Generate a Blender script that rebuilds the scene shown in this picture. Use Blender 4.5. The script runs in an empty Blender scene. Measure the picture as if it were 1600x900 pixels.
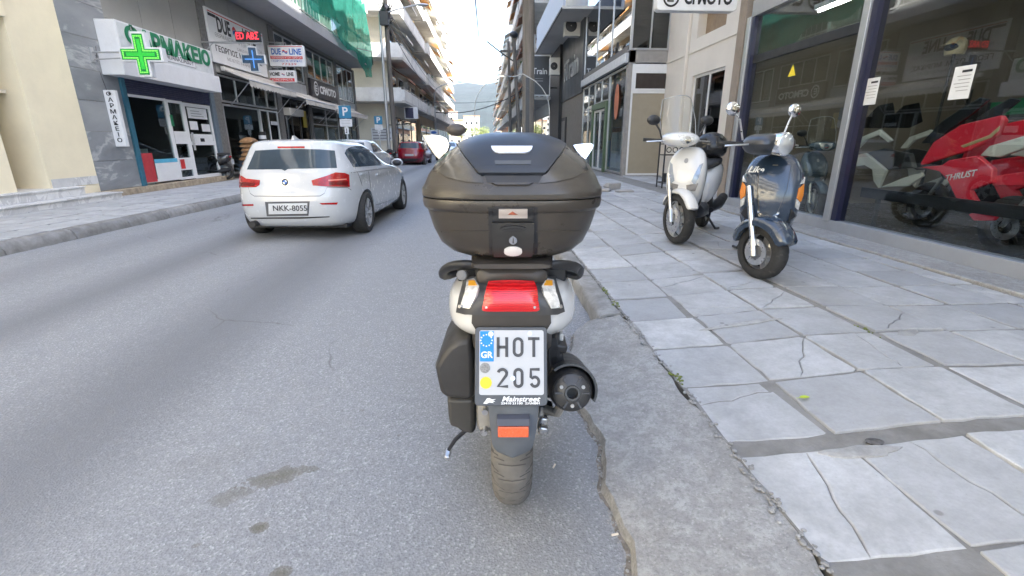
import bpy, bmesh, math, random
from math import sin, cos, pi, radians as R, sqrt, atan, tan, hypot
from mathutils import Vector as V, Matrix, Euler
from mathutils.bvhtree import BVHTree
from mathutils.geometry import delaunay_2d_cdt
random.seed(7)
S = bpy.context.scene
COL = S.collection

# ------------------------------------------------------------------ camera, world, sun, exposure
F = 740.0; CH = 1.33; PITCH = atan(228 / F); YAW = atan(43 / hypot(F, 228))
cd = bpy.data.cameras.new('camera'); cam = bpy.data.objects.new('camera', cd); COL.objects.link(cam)
cam.location = (0, 0, CH); cam.rotation_euler = Euler((pi / 2 - PITCH, 0, -YAW), 'XYZ')
cd.sensor_fit = 'HORIZONTAL'; cd.sensor_width = 36; cd.lens = 36 * F / 1600; cd.clip_start = .05; cd.clip_end = 9000
S.camera = cam
SUN_EL, SUN_AZ = R(43), R(112)          # azimuth clockwise from +Y; the sun stands behind the right-hand buildings
W = bpy.data.worlds.new('World'); S.world = W; W.use_nodes = True
wn = W.node_tree.nodes; sky = wn.new('ShaderNodeTexSky'); sky.sky_type = 'NISHITA'; sky.sun_disc = False
sky.sun_elevation = SUN_EL; sky.sun_rotation = SUN_AZ; sky.air_density = 1.0; sky.dust_density = 2.5; sky.ozone_density = 1.0
W.node_tree.links.new(sky.outputs[0], wn['Background'].inputs[0]); wn['Background'].inputs[1].default_value = .15
sl = bpy.data.lights.new('sun', 'SUN'); sl.energy = 4.2; sl.angle = R(.5); sl.color = (1, .95, .87)
so = bpy.data.objects.new('sun', sl); COL.objects.link(so)
sd = V((sin(SUN_AZ) * cos(SUN_EL), cos(SUN_AZ) * cos(SUN_EL), sin(SUN_EL)))
so.rotation_euler = sd.to_track_quat('Z', 'Y').to_euler(); so.location = (20, -20, 40)
vs = S.view_settings; vs.view_transform = 'Standard'; vs.look = 'None'; vs.gamma = 1; vs.exposure = 2.55; vs.use_curve_mapping = False
S.render.engine = 'CYCLES'
S.cycles.max_bounces = 10; S.cycles.transparent_max_bounces = 16; S.cycles.caustics_reflective = False; S.cycles.caustics_refractive = False
S.cycles.sample_clamp_indirect = 8

# ------------------------------------------------------------------ pixel -> place (pixels of the 1600 x 900 photograph)
_cp, _sp, _cy, _sy = cos(PITCH), sin(PITCH), cos(YAW), sin(YAW)
FW = V((_sy * _cp, _cy * _cp, -_sp)); RT = V((_cy, -_sy, 0)); UP = RT.cross(FW); CAM = V((0, 0, CH))
def ray(px, py): return FW * F + RT * (px - 800) + UP * (450 - py)
def gz(px, py, z=0.0): d = ray(px, py); return CAM + d * ((z - CH) / d.z)
def gx(px, py, x): d = ray(px, py); return CAM + d * (x / d.x)
def gy(px, py, y): d = ray(px, py); return CAM + d * (y / d.y)

# ------------------------------------------------------------------ materials
MATS = {}
class N:
    def __init__(s, name):
        s.m = bpy.data.materials.new(name); s.m.use_nodes = True; s.t = s.m.node_tree; s.n = s.t.nodes; s.b = s.n['Principled BSDF']; s._co = None
    def new(s, t, **k):
        x = s.n.new(t)
        for a, b in k.items(): setattr(x, a, b)
        return x
    def l(s, a, b): s.t.links.new(a, b)
    def co(s):
        if s._co is None:
            tc = s.new('ShaderNodeTexCoord'); oi = s.new('ShaderNodeObjectInfo')
            ad = s.new('ShaderNodeVectorMath', operation='MULTIPLY_ADD'); s.l(oi.outputs['Random'], ad.inputs[0]); ad.inputs[1].default_value = (37, 61, 23); s.l(tc.outputs['Object'], ad.inputs[2])
            s._co = ad.outputs[0]; s.oi = oi; s.tc = tc
        return s._co
    def noise(s, sc, det=4, rough=.55, co=None, stretch=None, dist=0):
        t = s.new('ShaderNodeTexNoise'); t.inputs['Scale'].default_value = sc; t.inputs['Detail'].default_value = det; t.inputs['Roughness'].default_value = rough; t.inputs['Distortion'].default_value = dist
        c = co or s.co()
        if stretch:
            mp = s.new('ShaderNodeMapping'); mp.inputs['Scale'].default_value = stretch; s.l(c, mp.inputs[0]); c = mp.outputs[0]
        s.l(c, t.inputs['Vector']); return t.outputs['Fac']
    def ramp(s, fac, stops):
        r = s.new('ShaderNodeValToRGB'); e = r.color_ramp.elements
        while len(e) < len(stops): e.new(.5)
        for i, (p, c) in enumerate(stops):
            e[i].position = p; e[i].color = (c, c, c, 1) if isinstance(c, (int, float)) else (*c, 1)
        s.l(fac, r.inputs[0]); return r.outputs[0]
    def mix(s, fac, a, b, mode='MIX'):
        x = s.new('ShaderNodeMix', data_type='RGBA', blend_type=mode)
        for sock, v in ((x.inputs[0], fac), (x.inputs[6], a), (x.inputs[7], b)):
            if isinstance(v, (int, float)): sock.default_value = v
            elif isinstance(v, tuple): sock.default_value = (*v, 1) if len(v) == 3 else v
            else: s.l(v, sock)
        return x.outputs[2]
    def bump(s, h, st=.3, dist=.01, prev=None):
        b = s.new('ShaderNodeBump'); b.inputs['Strength'].default_value = st; b.inputs['Distance'].default_value = dist; s.l(h, b.inputs['Height'])
        if prev is not None: s.l(prev, b.inputs['Normal'])
        s.l(b.outputs[0], s.b.inputs['Normal']); return b.outputs[0]
    def col(s, v): s.l(v, s.b.inputs['Base Color']) if not isinstance(v, tuple) else setattr(s.b.inputs['Base Color'], 'default_value', (*v, 1))
    def rough(s, v): s.l(v, s.b.inputs['Roughness']) if not isinstance(v, (int, float)) else setattr(s.b.inputs['Roughness'], 'default_value', v)
def mat(name, c, rough=.5, metal=0, var=.12, sc=6, bump=0, bsc=60, coat=0, dirt=0, emit=None, es=0, spec=None):
    """plain procedural material: colour with soft noise variation, optional dirt, relief, coat"""
    if name in MATS: return MATS[name]
    n = N(name); b = n.b
    f = n.noise(sc, 5, .6)
    lo = tuple(x * (1 - var) for x in c); hi = tuple(min(1, x * (1 + var)) for x in c)
    cc = n.ramp(f, [(.3, lo), (.7, hi)])
    if dirt:
        d = n.ramp(n.noise(sc * .45, 8, .7), [(.48, 0.0), (.72, 1.0)]); dd = n.new('ShaderNodeMath', operation='MULTIPLY'); n.l(d, dd.inputs[0]); dd.inputs[1].default_value = dirt
        cc = n.mix(dd.outputs[0], cc, (.16, .14, .12))
    n.col(cc)
    n.rough(n.ramp(n.noise(sc * 2.3, 4), [(.3, max(0, rough * .85)), (.7, min(1, rough * 1.15))]))
    b.inputs['Metallic'].default_value = metal
    if bump: n.bump(n.noise(bsc, 5, .65), bump, .004)
    if coat: b.inputs['Coat Weight'].default_value = coat; b.inputs['Coat Roughness'].default_value = .04
    if emit: b.inputs['Emission Color'].default_value = (*emit, 1); b.inputs['Emission Strength'].default_value = es
    if spec is not None: b.inputs['Specular IOR Level'].default_value = spec
    MATS[name] = n.m; return n.m
def glass(name, tint=(.8, .85, .85), refl=1.0, rough=0.0, base=.045):
    if name in MATS: return MATS[name]
    n = N(name); n.n.remove(n.b); out = n.n['Material Output']
    lw = n.new('ShaderNodeLayerWeight'); lw.inputs[0].default_value = .5
    p = n.new('ShaderNodeMath', operation='POWER'); n.l(lw.outputs['Facing'], p.inputs[0]); p.inputs[1].default_value = 4.6
    ma = n.new('ShaderNodeMath', operation='MULTIPLY_ADD', use_clamp=True); n.l(p.outputs[0], ma.inputs[0]); ma.inputs[1].default_value = refl * .9; ma.inputs[2].default_value = base
    tr = n.new('ShaderNodeBsdfTransparent'); tr.inputs[0].default_value = (*tint, 1)
    gl = n.new('ShaderNodeBsdfGlossy'); gl.inputs['Roughness'].default_value = rough; gl.inputs[0].default_value = (.95, .97, 1, 1)
    mx = n.new('ShaderNodeMixShader'); n.l(ma.outputs[0], mx.inputs[0]); n.l(tr.outputs[0], mx.inputs[1]); n.l(gl.outputs[0], mx.inputs[2]); n.l(mx.outputs[0], out.inputs[0])
    MATS[name] = n.m; return n.m
def put(name, n): MATS[name] = n.m; return n.m

# ------------------------------------------------------------------ mesh builder
class MB:
    def __init__(s): s.v = []; s.f = []; s.mi = []; s.M = None
    def _a(s, vs, fs, mi=0):
        k = len(s.v)
        s.v += [tuple(s.M @ V(p)) if s.M else tuple(p) for p in vs]
        s.f += [tuple(i + k for i in f) for f in fs]; s.mi += [mi] * len(fs); return s
    def box(s, x0, x1, y0, y1, z0, z1, mi=0):
        return s._a([(x0, y0, z0), (x1, y0, z0), (x1, y1, z0), (x0, y1, z0), (x0, y0, z1), (x1, y0, z1), (x1, y1, z1), (x0, y1, z1)],
                    [(0, 3, 2, 1), (4, 5, 6, 7), (0, 1, 5, 4), (1, 2, 6, 5), (2, 3, 7, 6), (3, 0, 4, 7)], mi)
    def cbox(s, c, d, mi=0): return s.box(c[0] - d[0] / 2, c[0] + d[0] / 2, c[1] - d[1] / 2, c[1] + d[1] / 2, c[2] - d[2] / 2, c[2] + d[2] / 2, mi)
    def loft(s, rings, cap=True, close=True, mi=0):
        n = len(rings[0]); vs = [p for r in rings for p in r]; fs = []
        for i in range(len(rings) - 1):
            for j in range(n if close else n - 1):
                a = i * n + j; b = i * n + (j + 1) % n; fs.append((a, b, b + n, a + n))
        if cap: fs.append(tuple(range(n - 1, -1, -1))); fs.append(tuple(range((len(rings) - 1) * n, len(rings) * n)))
        return s._a(vs, fs, mi)
    def tube(s, path, r, n=10, cap=True, mi=0):
        P = [V(p) for p in path]; rr = r if isinstance(r, (list, tuple)) else [r] * len(P); rings = []; prev = None
        for i, p in enumerate(P):
            t = (P[min(i + 1, len(P) - 1)] - P[max(i - 1, 0)]).normalized()
            if prev is None: a = t.orthogonal().normalized()
            else: a = (prev - t * prev.dot(t)); a = a.normalized() if a.length > 1e-6 else t.orthogonal().normalized()
            prev = a; b = t.cross(a)
            rings.append([p + (a * cos(2 * pi * k / n) + b * sin(2 * pi * k / n)) * rr[i] for k in range(n)])
        return s.loft(rings, cap, True, mi)
    def cyl(s, p0, p1, r, n=16, mi=0): return s.tube([p0, p1], r if isinstance(r, (list, tuple)) else [r, r], n, True, mi)
    def bar(s, p0, p1, w, h, mi=0, up=(0, 0, 1)):
        p0, p1 = V(p0), V(p1); t = (p1 - p0).normalized(); u = V(up); 
        if abs(t.dot(u)) > .98: u = V((0, 1, 0))
        a = t.cross(u).normalized(); b = a.cross(t); q = [(-1, -1), (1, -1), (1, 1), (-1, 1)]
        return s.loft([[p + a * (i * w / 2) + b * (j * h / 2) for i, j in q] for p in (p0, p1)], True, True, mi)
    def lathe(s, prof, c=(0, 0, 0), ax='z', n=24, mi=0, cap=False):
        rings = []
        for r, h in prof:
            ring = []
            for k in range(n):
                a = 2 * pi * k / n; x, y = r * cos(a), r * sin(a)
                q = {'z': (x, y, h), 'y': (x, h, -y), 'x': (h, x, y)}[ax]; ring.append((q[0] + c[0], q[1] + c[1], q[2] + c[2]))
            rings.append(ring)
        return s.loft(rings, cap, True, mi)
    def prism(s, pts, a0, a1, ax='y', mi=0):
        """2-D outline extruded along ax; pts are (u, v) = the two other axes in order"""
        def P(u, v, a): return {'x': (a, u, v), 'y': (u, a, v), 'z': (u, v, a)}[ax]
        return s.loft([[P(u, v, a0) for u, v in pts], [P(u, v, a1) for u, v in pts]], True, True, mi)
    def ball(s, c, r, nu=16, nv=10, mi=0):
        r = r if isinstance(r, (list, tuple)) else (r, r, r); rings = []
        for i in range(nv + 1):
            a = pi * i / nv - pi / 2; a = max(-pi / 2 + .02, min(pi / 2 - .02, a))
            rings.append([(c[0] + r[0] * cos(a) * cos(2 * pi * k / nu), c[1] + r[1] * cos(a) * sin(2 * pi * k / nu), c[2] + r[2] * sin(a)) for k in range(nu)])
        return s.loft(rings, True, True, mi)
    def torus(s, c, R0, r, ax='x', n=32, m=10, mi=0, rz=None):
        rings = []
        for i in range(n + 1):
            a = 2 * pi * i / n; ring = []
            for k in range(m):
                b = 2 * pi * k / m; q = R0 + r * cos(b); h = (rz or r) * sin(b)
                p = {'x': (h, q * cos(a), q * sin(a)), 'y': (q * cos(a), h, q * sin(a)), 'z': (q * cos(a), q * sin(a), h)}[ax]
                ring.append((p[0] + c[0], p[1] + c[1], p[2] + c[2]))
            rings.append(ring)
        return s.loft(rings, False, True, mi)
    def mesh(s, name, smooth=30):
        me = bpy.data.meshes.new(name); me.from_pydata(s.v, [], s.f); me.update()
        if any(s.mi): me.polygons.foreach_set('material_index', s.mi)
        bm = bmesh.new(); bm.from_mesh(me); bmesh.ops.recalc_face_normals(bm, faces=bm.faces)
        if smooth:
            lim = R(smooth)
            for f in bm.faces: f.smooth = True
            for e in bm.edges:
                if len(e.link_faces) == 2: e.smooth = e.calc_face_angle(0) < lim
        bm.to_mesh(me); bm.free(); return me
    def build(s, name, m, parent=None, smooth=30, bevel=0, seg=2, sub=0, weld=False):
        me = s.mesh(name, smooth)
        for x in (m if isinstance(m, (list, tuple)) else [m]): me.materials.append(x)
        return link(name, me, parent, bevel, seg, sub)
def link(name, me, parent=None, bevel=0, seg=2, sub=0):
    o = bpy.data.objects.new(name, me); COL.objects.link(o)
    if parent is not None: o.parent = parent
    if sub: md = o.modifiers.new('sub', 'SUBSURF'); md.levels = md.render_levels = sub
    if bevel:
        md = o.modifiers.new('bev', 'BEVEL'); md.width = bevel; md.segments = seg; md.limit_method = 'ANGLE'; md.angle_limit = R(35); md.use_clamp_overlap = True; md.harden_normals = False
    return o
def tag(o, label=None, cat=None, group=None, kind=None):
    if label: o['label'] = label
    if cat: o['category'] = cat
    if group: o['group'] = group
    if kind: o['kind'] = kind
    return o
def thing(name, label, cat, loc=(0, 0, 0), rz=0, group=None):
    o = bpy.data.objects.new(name, None); COL.objects.link(o); o.location = loc; o.rotation_euler = (0, 0, rz); o.empty_display_size = .1
    return tag(o, label, cat, group)
def clone(o, parent=None):
    c = o.copy(); COL.objects.link(c); c.parent = parent
    for ch in list(o.children): clone(ch, c)
    return c
def box(name, m, x0, x1, y0, y1, z0, z1, parent=None, bevel=0): return MB().box(x0, x1, y0, y1, z0, z1).build(name, m, parent, 0 if not bevel else 30, bevel)
def evalmesh(o):
    bpy.context.view_layer.update(); dg = bpy.context.evaluated_depsgraph_get(); return bpy.data.meshes.new_from_object(o.evaluated_get(dg))
def bake(o):
    me = evalmesh(o); o.modifiers.clear(); o.data = me; return o
def text(body, m, size, parent, loc, rot=(pi / 2, 0, 0), depth=.003, bold=0, align='CENTER', wide=1.0, shear=0, name='lettering', space=1.0, width=None):
    """lettering as a mesh; lies in its local XY plane, 'rot' turns it up. width fits it to that many metres"""
    c = bpy.data.curves.new('t', 'FONT'); c.body = body; c.size = size; c.extrude = depth; c.offset = bold; c.align_x = align; c.align_y = 'CENTER'; c.shear = shear; c.space_character = space; c.resolution_u = 3
    o = bpy.data.objects.new('t', c); COL.objects.link(o); me = evalmesh(o); bpy.data.objects.remove(o)
    if width and len(me.vertices):
        xs = [v.co.x for v in me.vertices]; wide = width / (max(xs) - min(xs))
    me.transform(Matrix.Diagonal((wide, 1, 1, 1))); me.name = name; me.materials.clear(); me.materials.append(m)
    q = link(name, me, parent); q.location = loc; q.rotation_euler = rot; return q
def bvh_of(objs):
    """BVH in world space of evaluated objects"""
    bpy.context.view_layer.update(); dg = bpy.context.evaluated_depsgraph_get(); vs, fs = [], []
    for o in objs:
        e = o.evaluated_get(dg); me = e.to_mesh(); k = len(vs); mw = o.matrix_world
        vs += [mw @ v.co for v in me.vertices]; fs += [tuple(i + k for i in p.vertices) for p in me.polygons]; e.to_mesh_clear()
    return BVHTree.FromPolygons(vs, fs)
def px_patch(name, m, poly, bvh, parent, off=.004, th=.012, step=6, smooth=40, mirror=False, bulge=0, rayf=None):
    """a panel with the given photo outline, laid on the surface it belongs to (bvh), standing 'off' proud of it"""
    pts = []
    for i, a in enumerate(poly):
        b = poly[(i + 1) % len(poly)]; L = hypot(b[0] - a[0], b[1] - a[1]); k = max(1, int(L / step))
        pts += [(a[0] + (b[0] - a[0]) * j / k, a[1] + (b[1] - a[1]) * j / k) for j in range(k)]
    nb = len(pts); vin = [V(p) for p in pts]
    def inside(x, y):
        c = False; j = nb - 1
        for i in range(nb):
            if (pts[i][1] > y) != (pts[j][1] > y) and x < (pts[j][0] - pts[i][0]) * (y - pts[i][1]) / (pts[j][1] - pts[i][1]) + pts[i][0]: c = not c
            j = i
        return c
    def dist(x, y): return min(hypot(p[0] - x, p[1] - y) for p in pts)
    x0, x1 = min(p[0] for p in pts), max(p[0] for p in pts); y0, y1 = min(p[1] for p in pts), max(p[1] for p in pts)
    gx_ = x0 + step / 2
    while gx_ < x1:
        gy_ = y0 + step / 2
        while gy_ < y1:
            if inside(gx_, gy_) and dist(gx_, gy_) > step * .45: vin.append(V((gx_, gy_)))
            gy_ += step
        gx_ += step
    r = delaunay_2d_cdt(vin, [(i, (i + 1) % nb) for i in range(nb)], [], 1, 1e-5)
    top, bot = [], []
    bb = [0] * len(r[0])
    inv = parent.matrix_world.inverted() if parent else Matrix()
    for p in r[0]:
        O, d = rayf(p.x, p.y) if rayf else (CAM, ray(p.x, p.y).normalized()); hit, no, _, _ = bvh.ray_cast(O, d)
        if hit is None:
            # just past the silhouette: nearest point of the surface along the ray
            best = None
            for t in [k * .02 for k in range(20, 1200)]:
                q = bvh.find_nearest(O + d * t, .2)
                if q[0] is not None and (best is None or q[3] < best[3]): best = q
            hit, no = (best[0], best[1]) if best else (O + d * 3, -d)
        if no.dot(d) > 0: no = -no
        k = off + (bulge * min(1, dist(p.x, p.y) / (step * 3)) if bulge else 0)
        top.append(inv @ (hit + no * k)); bot.append(inv @ (hit - no * th))
    n = len(top); fs = [tuple(f) for f in r[2]]
    ec = {}
    for f in fs:
        for i in range(len(f)):
            e = (f[i], f[(i + 1) % len(f)]); ec[e] = 1
    sk = [(a, b, b + n, a + n) for (a, b) in ec if (b, a) not in ec]
    mb = MB(); mb._a(top + bot, fs + [(b, a, d_, c_) for a, b, c_, d_ in sk])
    o = mb.build(name, m, parent, smooth)
    if mirror:
        mm = MB(); mm._a([(-v[0], v[1], v[2]) for v in mb.v], [tuple(reversed(f)) for f in mb.f]); return o, mm.build(name, m, parent, smooth)
    return o
def rrect(w, h, r, n=4, cx=0, cy=0):
    out = []
    for sx, sy, a0 in ((1, 1, 0), (-1, 1, 90), (-1, -1, 180), (1, -1, 270)):
        for k in range(n + 1):
            a = R(a0 + 90 * k / n); out.append((cx + sx * (w / 2 - r) + r * cos(a), cy + sy * (h / 2 - r) + r * sin(a)))
    return out
def sel(w, d, n=4, k=32, cx=0, cy=0):
    """super-ellipse outline"""
    o = []
    for i in range(k):
        a = 2 * pi * i / k; c, s_ = cos(a), sin(a)
        o.append((cx + w * (abs(c) ** (2 / n)) * (1 if c >= 0 else -1), cy + d * (abs(s_) ** (2 / n)) * (1 if s_ >= 0 else -1)))
    return o
def obox(name, m, c, d, parent=None, rot=(0, 0, 0), bevel=0):
    o = MB().cbox((0, 0, 0), d).build(name, m, parent, 30 if bevel else 0, bevel); o.location = c; o.rotation_euler = rot; return o

M_WHITE = mat('white_paint', (.78, .78, .76), .35, coat=.3, var=.03)
M_BLACKP = mat('black_plastic', (.022, .022, .024), .45, var=.25, sc=9, bump=.05, bsc=300)
M_DARK = mat('dark_metal', (.05, .05, .055), .4, .6)
M_STEEL = mat('brushed_steel', (.55, .55, .56), .3, .9, sc=20)
M_ALU = mat('aluminium_frame', (.5, .51, .52), .38, .7, var=.06, sc=3, dirt=.15)
M_RUBBER = mat('tyre_rubber', (.028, .027, .026), .75, var=.2, sc=14, bump=.15, bsc=90)
M_CHROME = mat('chrome', (.8, .8, .82), .08, 1, var=.02)
M_MIRROR = mat('mirror_glass', (.9, .92, .93), .02, 1, var=0)
M_LAMPGL = glass('lamp_glass', (.92, .94, .95), .8, .0, .1)
M_GLASS = glass('window_glass', (.72, .78, .78), 1.0, 0, .045)
M_WHITEPL = mat('white_plastic', (.72, .72, .7), .4, var=.05, sc=3, dirt=.1)
M_INK = mat('black_ink', (.02, .02, .022), .5, var=.05)
# ================================================================== ground, road, pavements, hill
def asphalt():
    n = N('asphalt'); tc = n.new('ShaderNodeTexCoord'); co = tc.outputs['Object']
    sep = n.new('ShaderNodeSeparateXYZ'); n.l(co, sep.inputs[0])
    big = n.noise(.55, 5, .6, co); fine = n.noise(95, 3, .7, co); mid = n.noise(9, 5, .65, co)
    vor = n.new('ShaderNodeTexVoronoi'); vor.inputs['Scale'].default_value = 120; n.l(co, vor.inputs['Vector'])
    base = n.ramp(fine, [(.28, (.15, .153, .16)), (.5, (.245, .249, .257)), (.75, (.36, .365, .375))])
    chip = n.ramp(vor.outputs['Color'], [(.0, 0.0), (.74, 0.0), (.86, .85)])
    base = n.mix(chip, base, (.42, .425, .43))
    base = n.mix(n.ramp(big, [(.35, 0.0), (.7, .45)]), base, (.29, .295, .305))
    base = n.mix(n.ramp(mid, [(.4, 0.0), (.75, .25)]), base, (.18, .183, .19))
    # wheel tracks polished along the lane
    wv = n.noise(.9, 3, .5, co, (1, .08, 1)); ad = n.new('ShaderNodeMath', operation='MULTIPLY_ADD'); n.l(wv, ad.inputs[0]); ad.inputs[1].default_value = .5; n.l(sep.outputs[0], ad.inputs[2])
    def band(c, w, k):
        s_ = n.new('ShaderNodeMath', operation='SUBTRACT'); n.l(ad.outputs[0], s_.inputs[0]); s_.inputs[1].default_value = c
        a = n.new('ShaderNodeMath', operation='ABSOLUTE'); n.l(s_.outputs[0], a.inputs[0])
        return n.ramp(a.outputs[0], [(0, k), (w * .35, k * .8), (w, 0.0)])
    for c, w, k in ((-1.75, .6, .8), (-3.35, .5, .75), (-4.7, .4, .35)):
        base = n.mix(band(c, w, k), base, (.15, .153, .162))
    # oil spills and drips that lie on the road
    def spot(x, y, rx, ry, rot, colr, k):
        mp = n.new('ShaderNodeMapping', vector_type='TEXTURE'); mp.inputs['Location'].default_value = (x, y, 0); mp.inputs['Rotation'].default_value = (0, 0, rot); mp.inputs['Scale'].default_value = (rx, ry, 1)
        n.l(co, mp.inputs[0]); ln = n.new('ShaderNodeVectorMath', operation='LENGTH'); n.l(mp.outputs[0], ln.inputs[0])
        a = n.new('ShaderNodeMath', operation='MULTIPLY_ADD'); n.l(n.noise(7, 5, .7, co), a.inputs[0]); a.inputs[1].default_value = 1.1; n.l(ln.outputs['Value'], a.inputs[2])
        return n.mix(n.ramp(a.outputs[0], [(.6, k), (1.0, k * .6), (1.6, 0.0)]), base, colr)
    for px, py, rx, ry, rot, k in ((435, 742, .3, .12, .35, .8), (365, 772, .18, .1, .3, .5), (403, 823, .075, .055, 0, .9), (440, 893, .08, .06, 0, .85), (624, 679, .03, .03, 0, .5), (565, 640, .035, .03, 0, .45), (306, 850, .03, .02, .3, .5), (890, 705, .03, .025, 0, .45), (625, 500, .03, .025, 0, .4), (330, 720, .4, .2, .4, .12)):
        g = gz(px, py); base = spot(g.x, g.y, rx, ry, rot, (.125, .112, .085), k)
    # hairline cracks
    cv = n.new('ShaderNodeTexVoronoi', feature='DISTANCE_TO_EDGE'); cv.inputs['Scale'].default_value = .8
    dm = n.new('ShaderNodeMix', data_type='VECTOR'); dm.inputs[0].default_value = .12; n.l(co, dm.inputs[4]); nt = n.new('ShaderNodeTexNoise'); nt.inputs['Scale'].default_value = 4; n.l(co, nt.inputs['Vector']); n.l(nt.outputs['Color'], dm.inputs[5]); n.l(dm.outputs[1], cv.inputs['Vector'])
    crk = n.ramp(cv.outputs['Distance'], [(0, 1.0), (.006, .0)])
    gate = n.ramp(n.noise(.9, 3, .5, co), [(.52, 0.0), (.6, .7)])
    cm = n.new('ShaderNodeMath', operation='MULTIPLY'); n.l(crk, cm.inputs[0]); n.l(gate, cm.inputs[1])
    base = n.mix(cm.outputs[0], base, (.09, .087, .082))
    n.col(base); n.rough(.82)
    h = n.mix(.5, fine, vor.outputs['Distance']); n.bump(h, .55, .006)
    return put('asphalt', n)
def stone(name, lo, hi, stain, bump=.2, sc=1.0, pit=.5):
    n = N(name); co = n.co(); 
    rnd = n.ramp(n.oi.outputs['Random'], [(0, lo), (1, hi)])
    f1 = n.noise(3.2 * sc, 8, .68); f2 = n.noise(60, 4, .7); f3 = n.noise(14 * sc, 6, .7)
    c = n.mix(n.ramp(f1, [(.38, 0.0), (.72, .85)]), rnd, stain); c = n.mix(n.ramp(n.noise(1.1 * sc, 6, .75), [(.5, 0.0), (.66, .5)]), c, tuple(x * .8 for x in stain))
    c = n.mix(n.ramp(f3, [(.45, 0.0), (.8, .4)]), c, tuple(x * .72 for x in lo))
    c = n.mix(n.ramp(f2, [(.35, .16), (.6, 0.0)]), c, (.2, .2, .19))
    v = n.new('ShaderNodeTexVoronoi'); v.inputs['Scale'].default_value = 26; n.l(co, v.inputs['Vector'])
    c = n.mix(n.ramp(v.outputs['Distance'], [(.0, pit), (.09, 0.0)]), c, (.15, .145, .14))
    g1 = n.new('ShaderNodeTexVoronoi'); g1.inputs['Scale'].default_value = 5.5; n.l(co, g1.inputs['Vector']); sx_ = n.new('ShaderNodeSeparateColor'); n.l(g1.outputs['Color'], sx_.inputs[0])
    gm = n.new('ShaderNodeMath', operation='MULTIPLY'); n.l(n.ramp(g1.outputs['Distance'], [(.0, .75), (.07, .6), (.1, 0.0)]), gm.inputs[0]); n.l(n.ramp(sx_.outputs[0], [(.62, 0.0), (.64, 1.0)]), gm.inputs[1]); c = n.mix(gm.outputs[0], c, (.16, .155, .15))
    n.col(c); n.rough(n.ramp(f1, [(.3, .62), (.7, .85)])); n.bump(n.mix(.4, f3, f2), bump, .005); return put(name, n)
M_ASPH = asphalt()
M_SLAB = stone('paving_stone', (.37, .375, .385), (.58, .58, .58), (.33, .327, .32))
M_SLABL = stone('paving_stone_pale', (.40, .41, .415), (.52, .52, .52), (.32, .32, .32))
M_MORT = stone('mortar_bed', (.25, .24, .225), (.27, .26, .245), (.16, .15, .135), .8, 2)
def concrete():
    n = N('rough_concrete'); tc = n.new('ShaderNodeTexCoord'); co = tc.outputs['Object']; f1 = n.noise(2.2, 8, .7, co); f2 = n.noise(70, 4, .75, co); f3 = n.noise(15, 6, .7, co)
    v = n.new('ShaderNodeTexVoronoi'); v.inputs['Scale'].default_value = 140; n.l(co, v.inputs['Vector'])
    c = n.ramp(f1, [(.3, (.27, .262, .25)), (.5, (.37, .362, .348)), (.7, (.43, .425, .415))]); c = n.mix(n.ramp(f3, [(.42, .55), (.6, 0.0)]), c, (.22, .212, .2)); c = n.mix(n.ramp(f2, [(.32, .6), (.52, 0.0)]), c, (.17, .165, .16))
    c = n.mix(n.ramp(v.outputs['Color'], [(.0, 0.0), (.8, 0.0), (.9, .4)]), c, (.5, .495, .48)); n.col(c); n.rough(.9); n.bump(n.mix(.45, f3, f2), 1.0, .008); return put('rough_concrete', n)
M_CONC = concrete()
M_KERB = stone('kerb_stone', (.24, .235, .225), (.34, .33, .315), (.15, .14, .125), .6, 2)
M_EARTH = mat('bare_ground', (.2, .19, .17), .9, sc=.2)

g = MB(); g._a([(-6000, -2000, -.35), (6000, -2000, -.35), (6000, 9000, -.35), (-6000, 9000, -.35)], [(0, 1, 2, 3)])
tag(g.build('ground', M_EARTH, None, 0), kind='structure')
r = MB(); ys = [-60, -8] + [i * .5 - 8 for i in range(1, 70)] + [30, 45, 70, 120, 260, 420]; xs = [-8.5, -6.4, -5, -4, -3, -2, -1.2, -.5, 0, .3, .45, .6, .8, 1.0, 1.3]
def roadz(x, y): return .022 * (1 - ((x + 2.6) / 3.6) ** 2) - .022 + .006 * sin(x * 2.1 + y * .9) * sin(y * .43) - (.012 if x > .3 else 0)
vv = [(x, y, roadz(x, y) if -8 < y < 30 else -.01) for y in ys for x in xs]; nx = len(xs)
r._a(vv, [(j * nx + i, j * nx + i + 1, (j + 1) * nx + i + 1, (j + 1) * nx + i) for j in range(len(ys) - 1) for i in range(nx - 1)])
road = tag(r.build('road', M_ASPH, None, 60), kind='structure')

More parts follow.
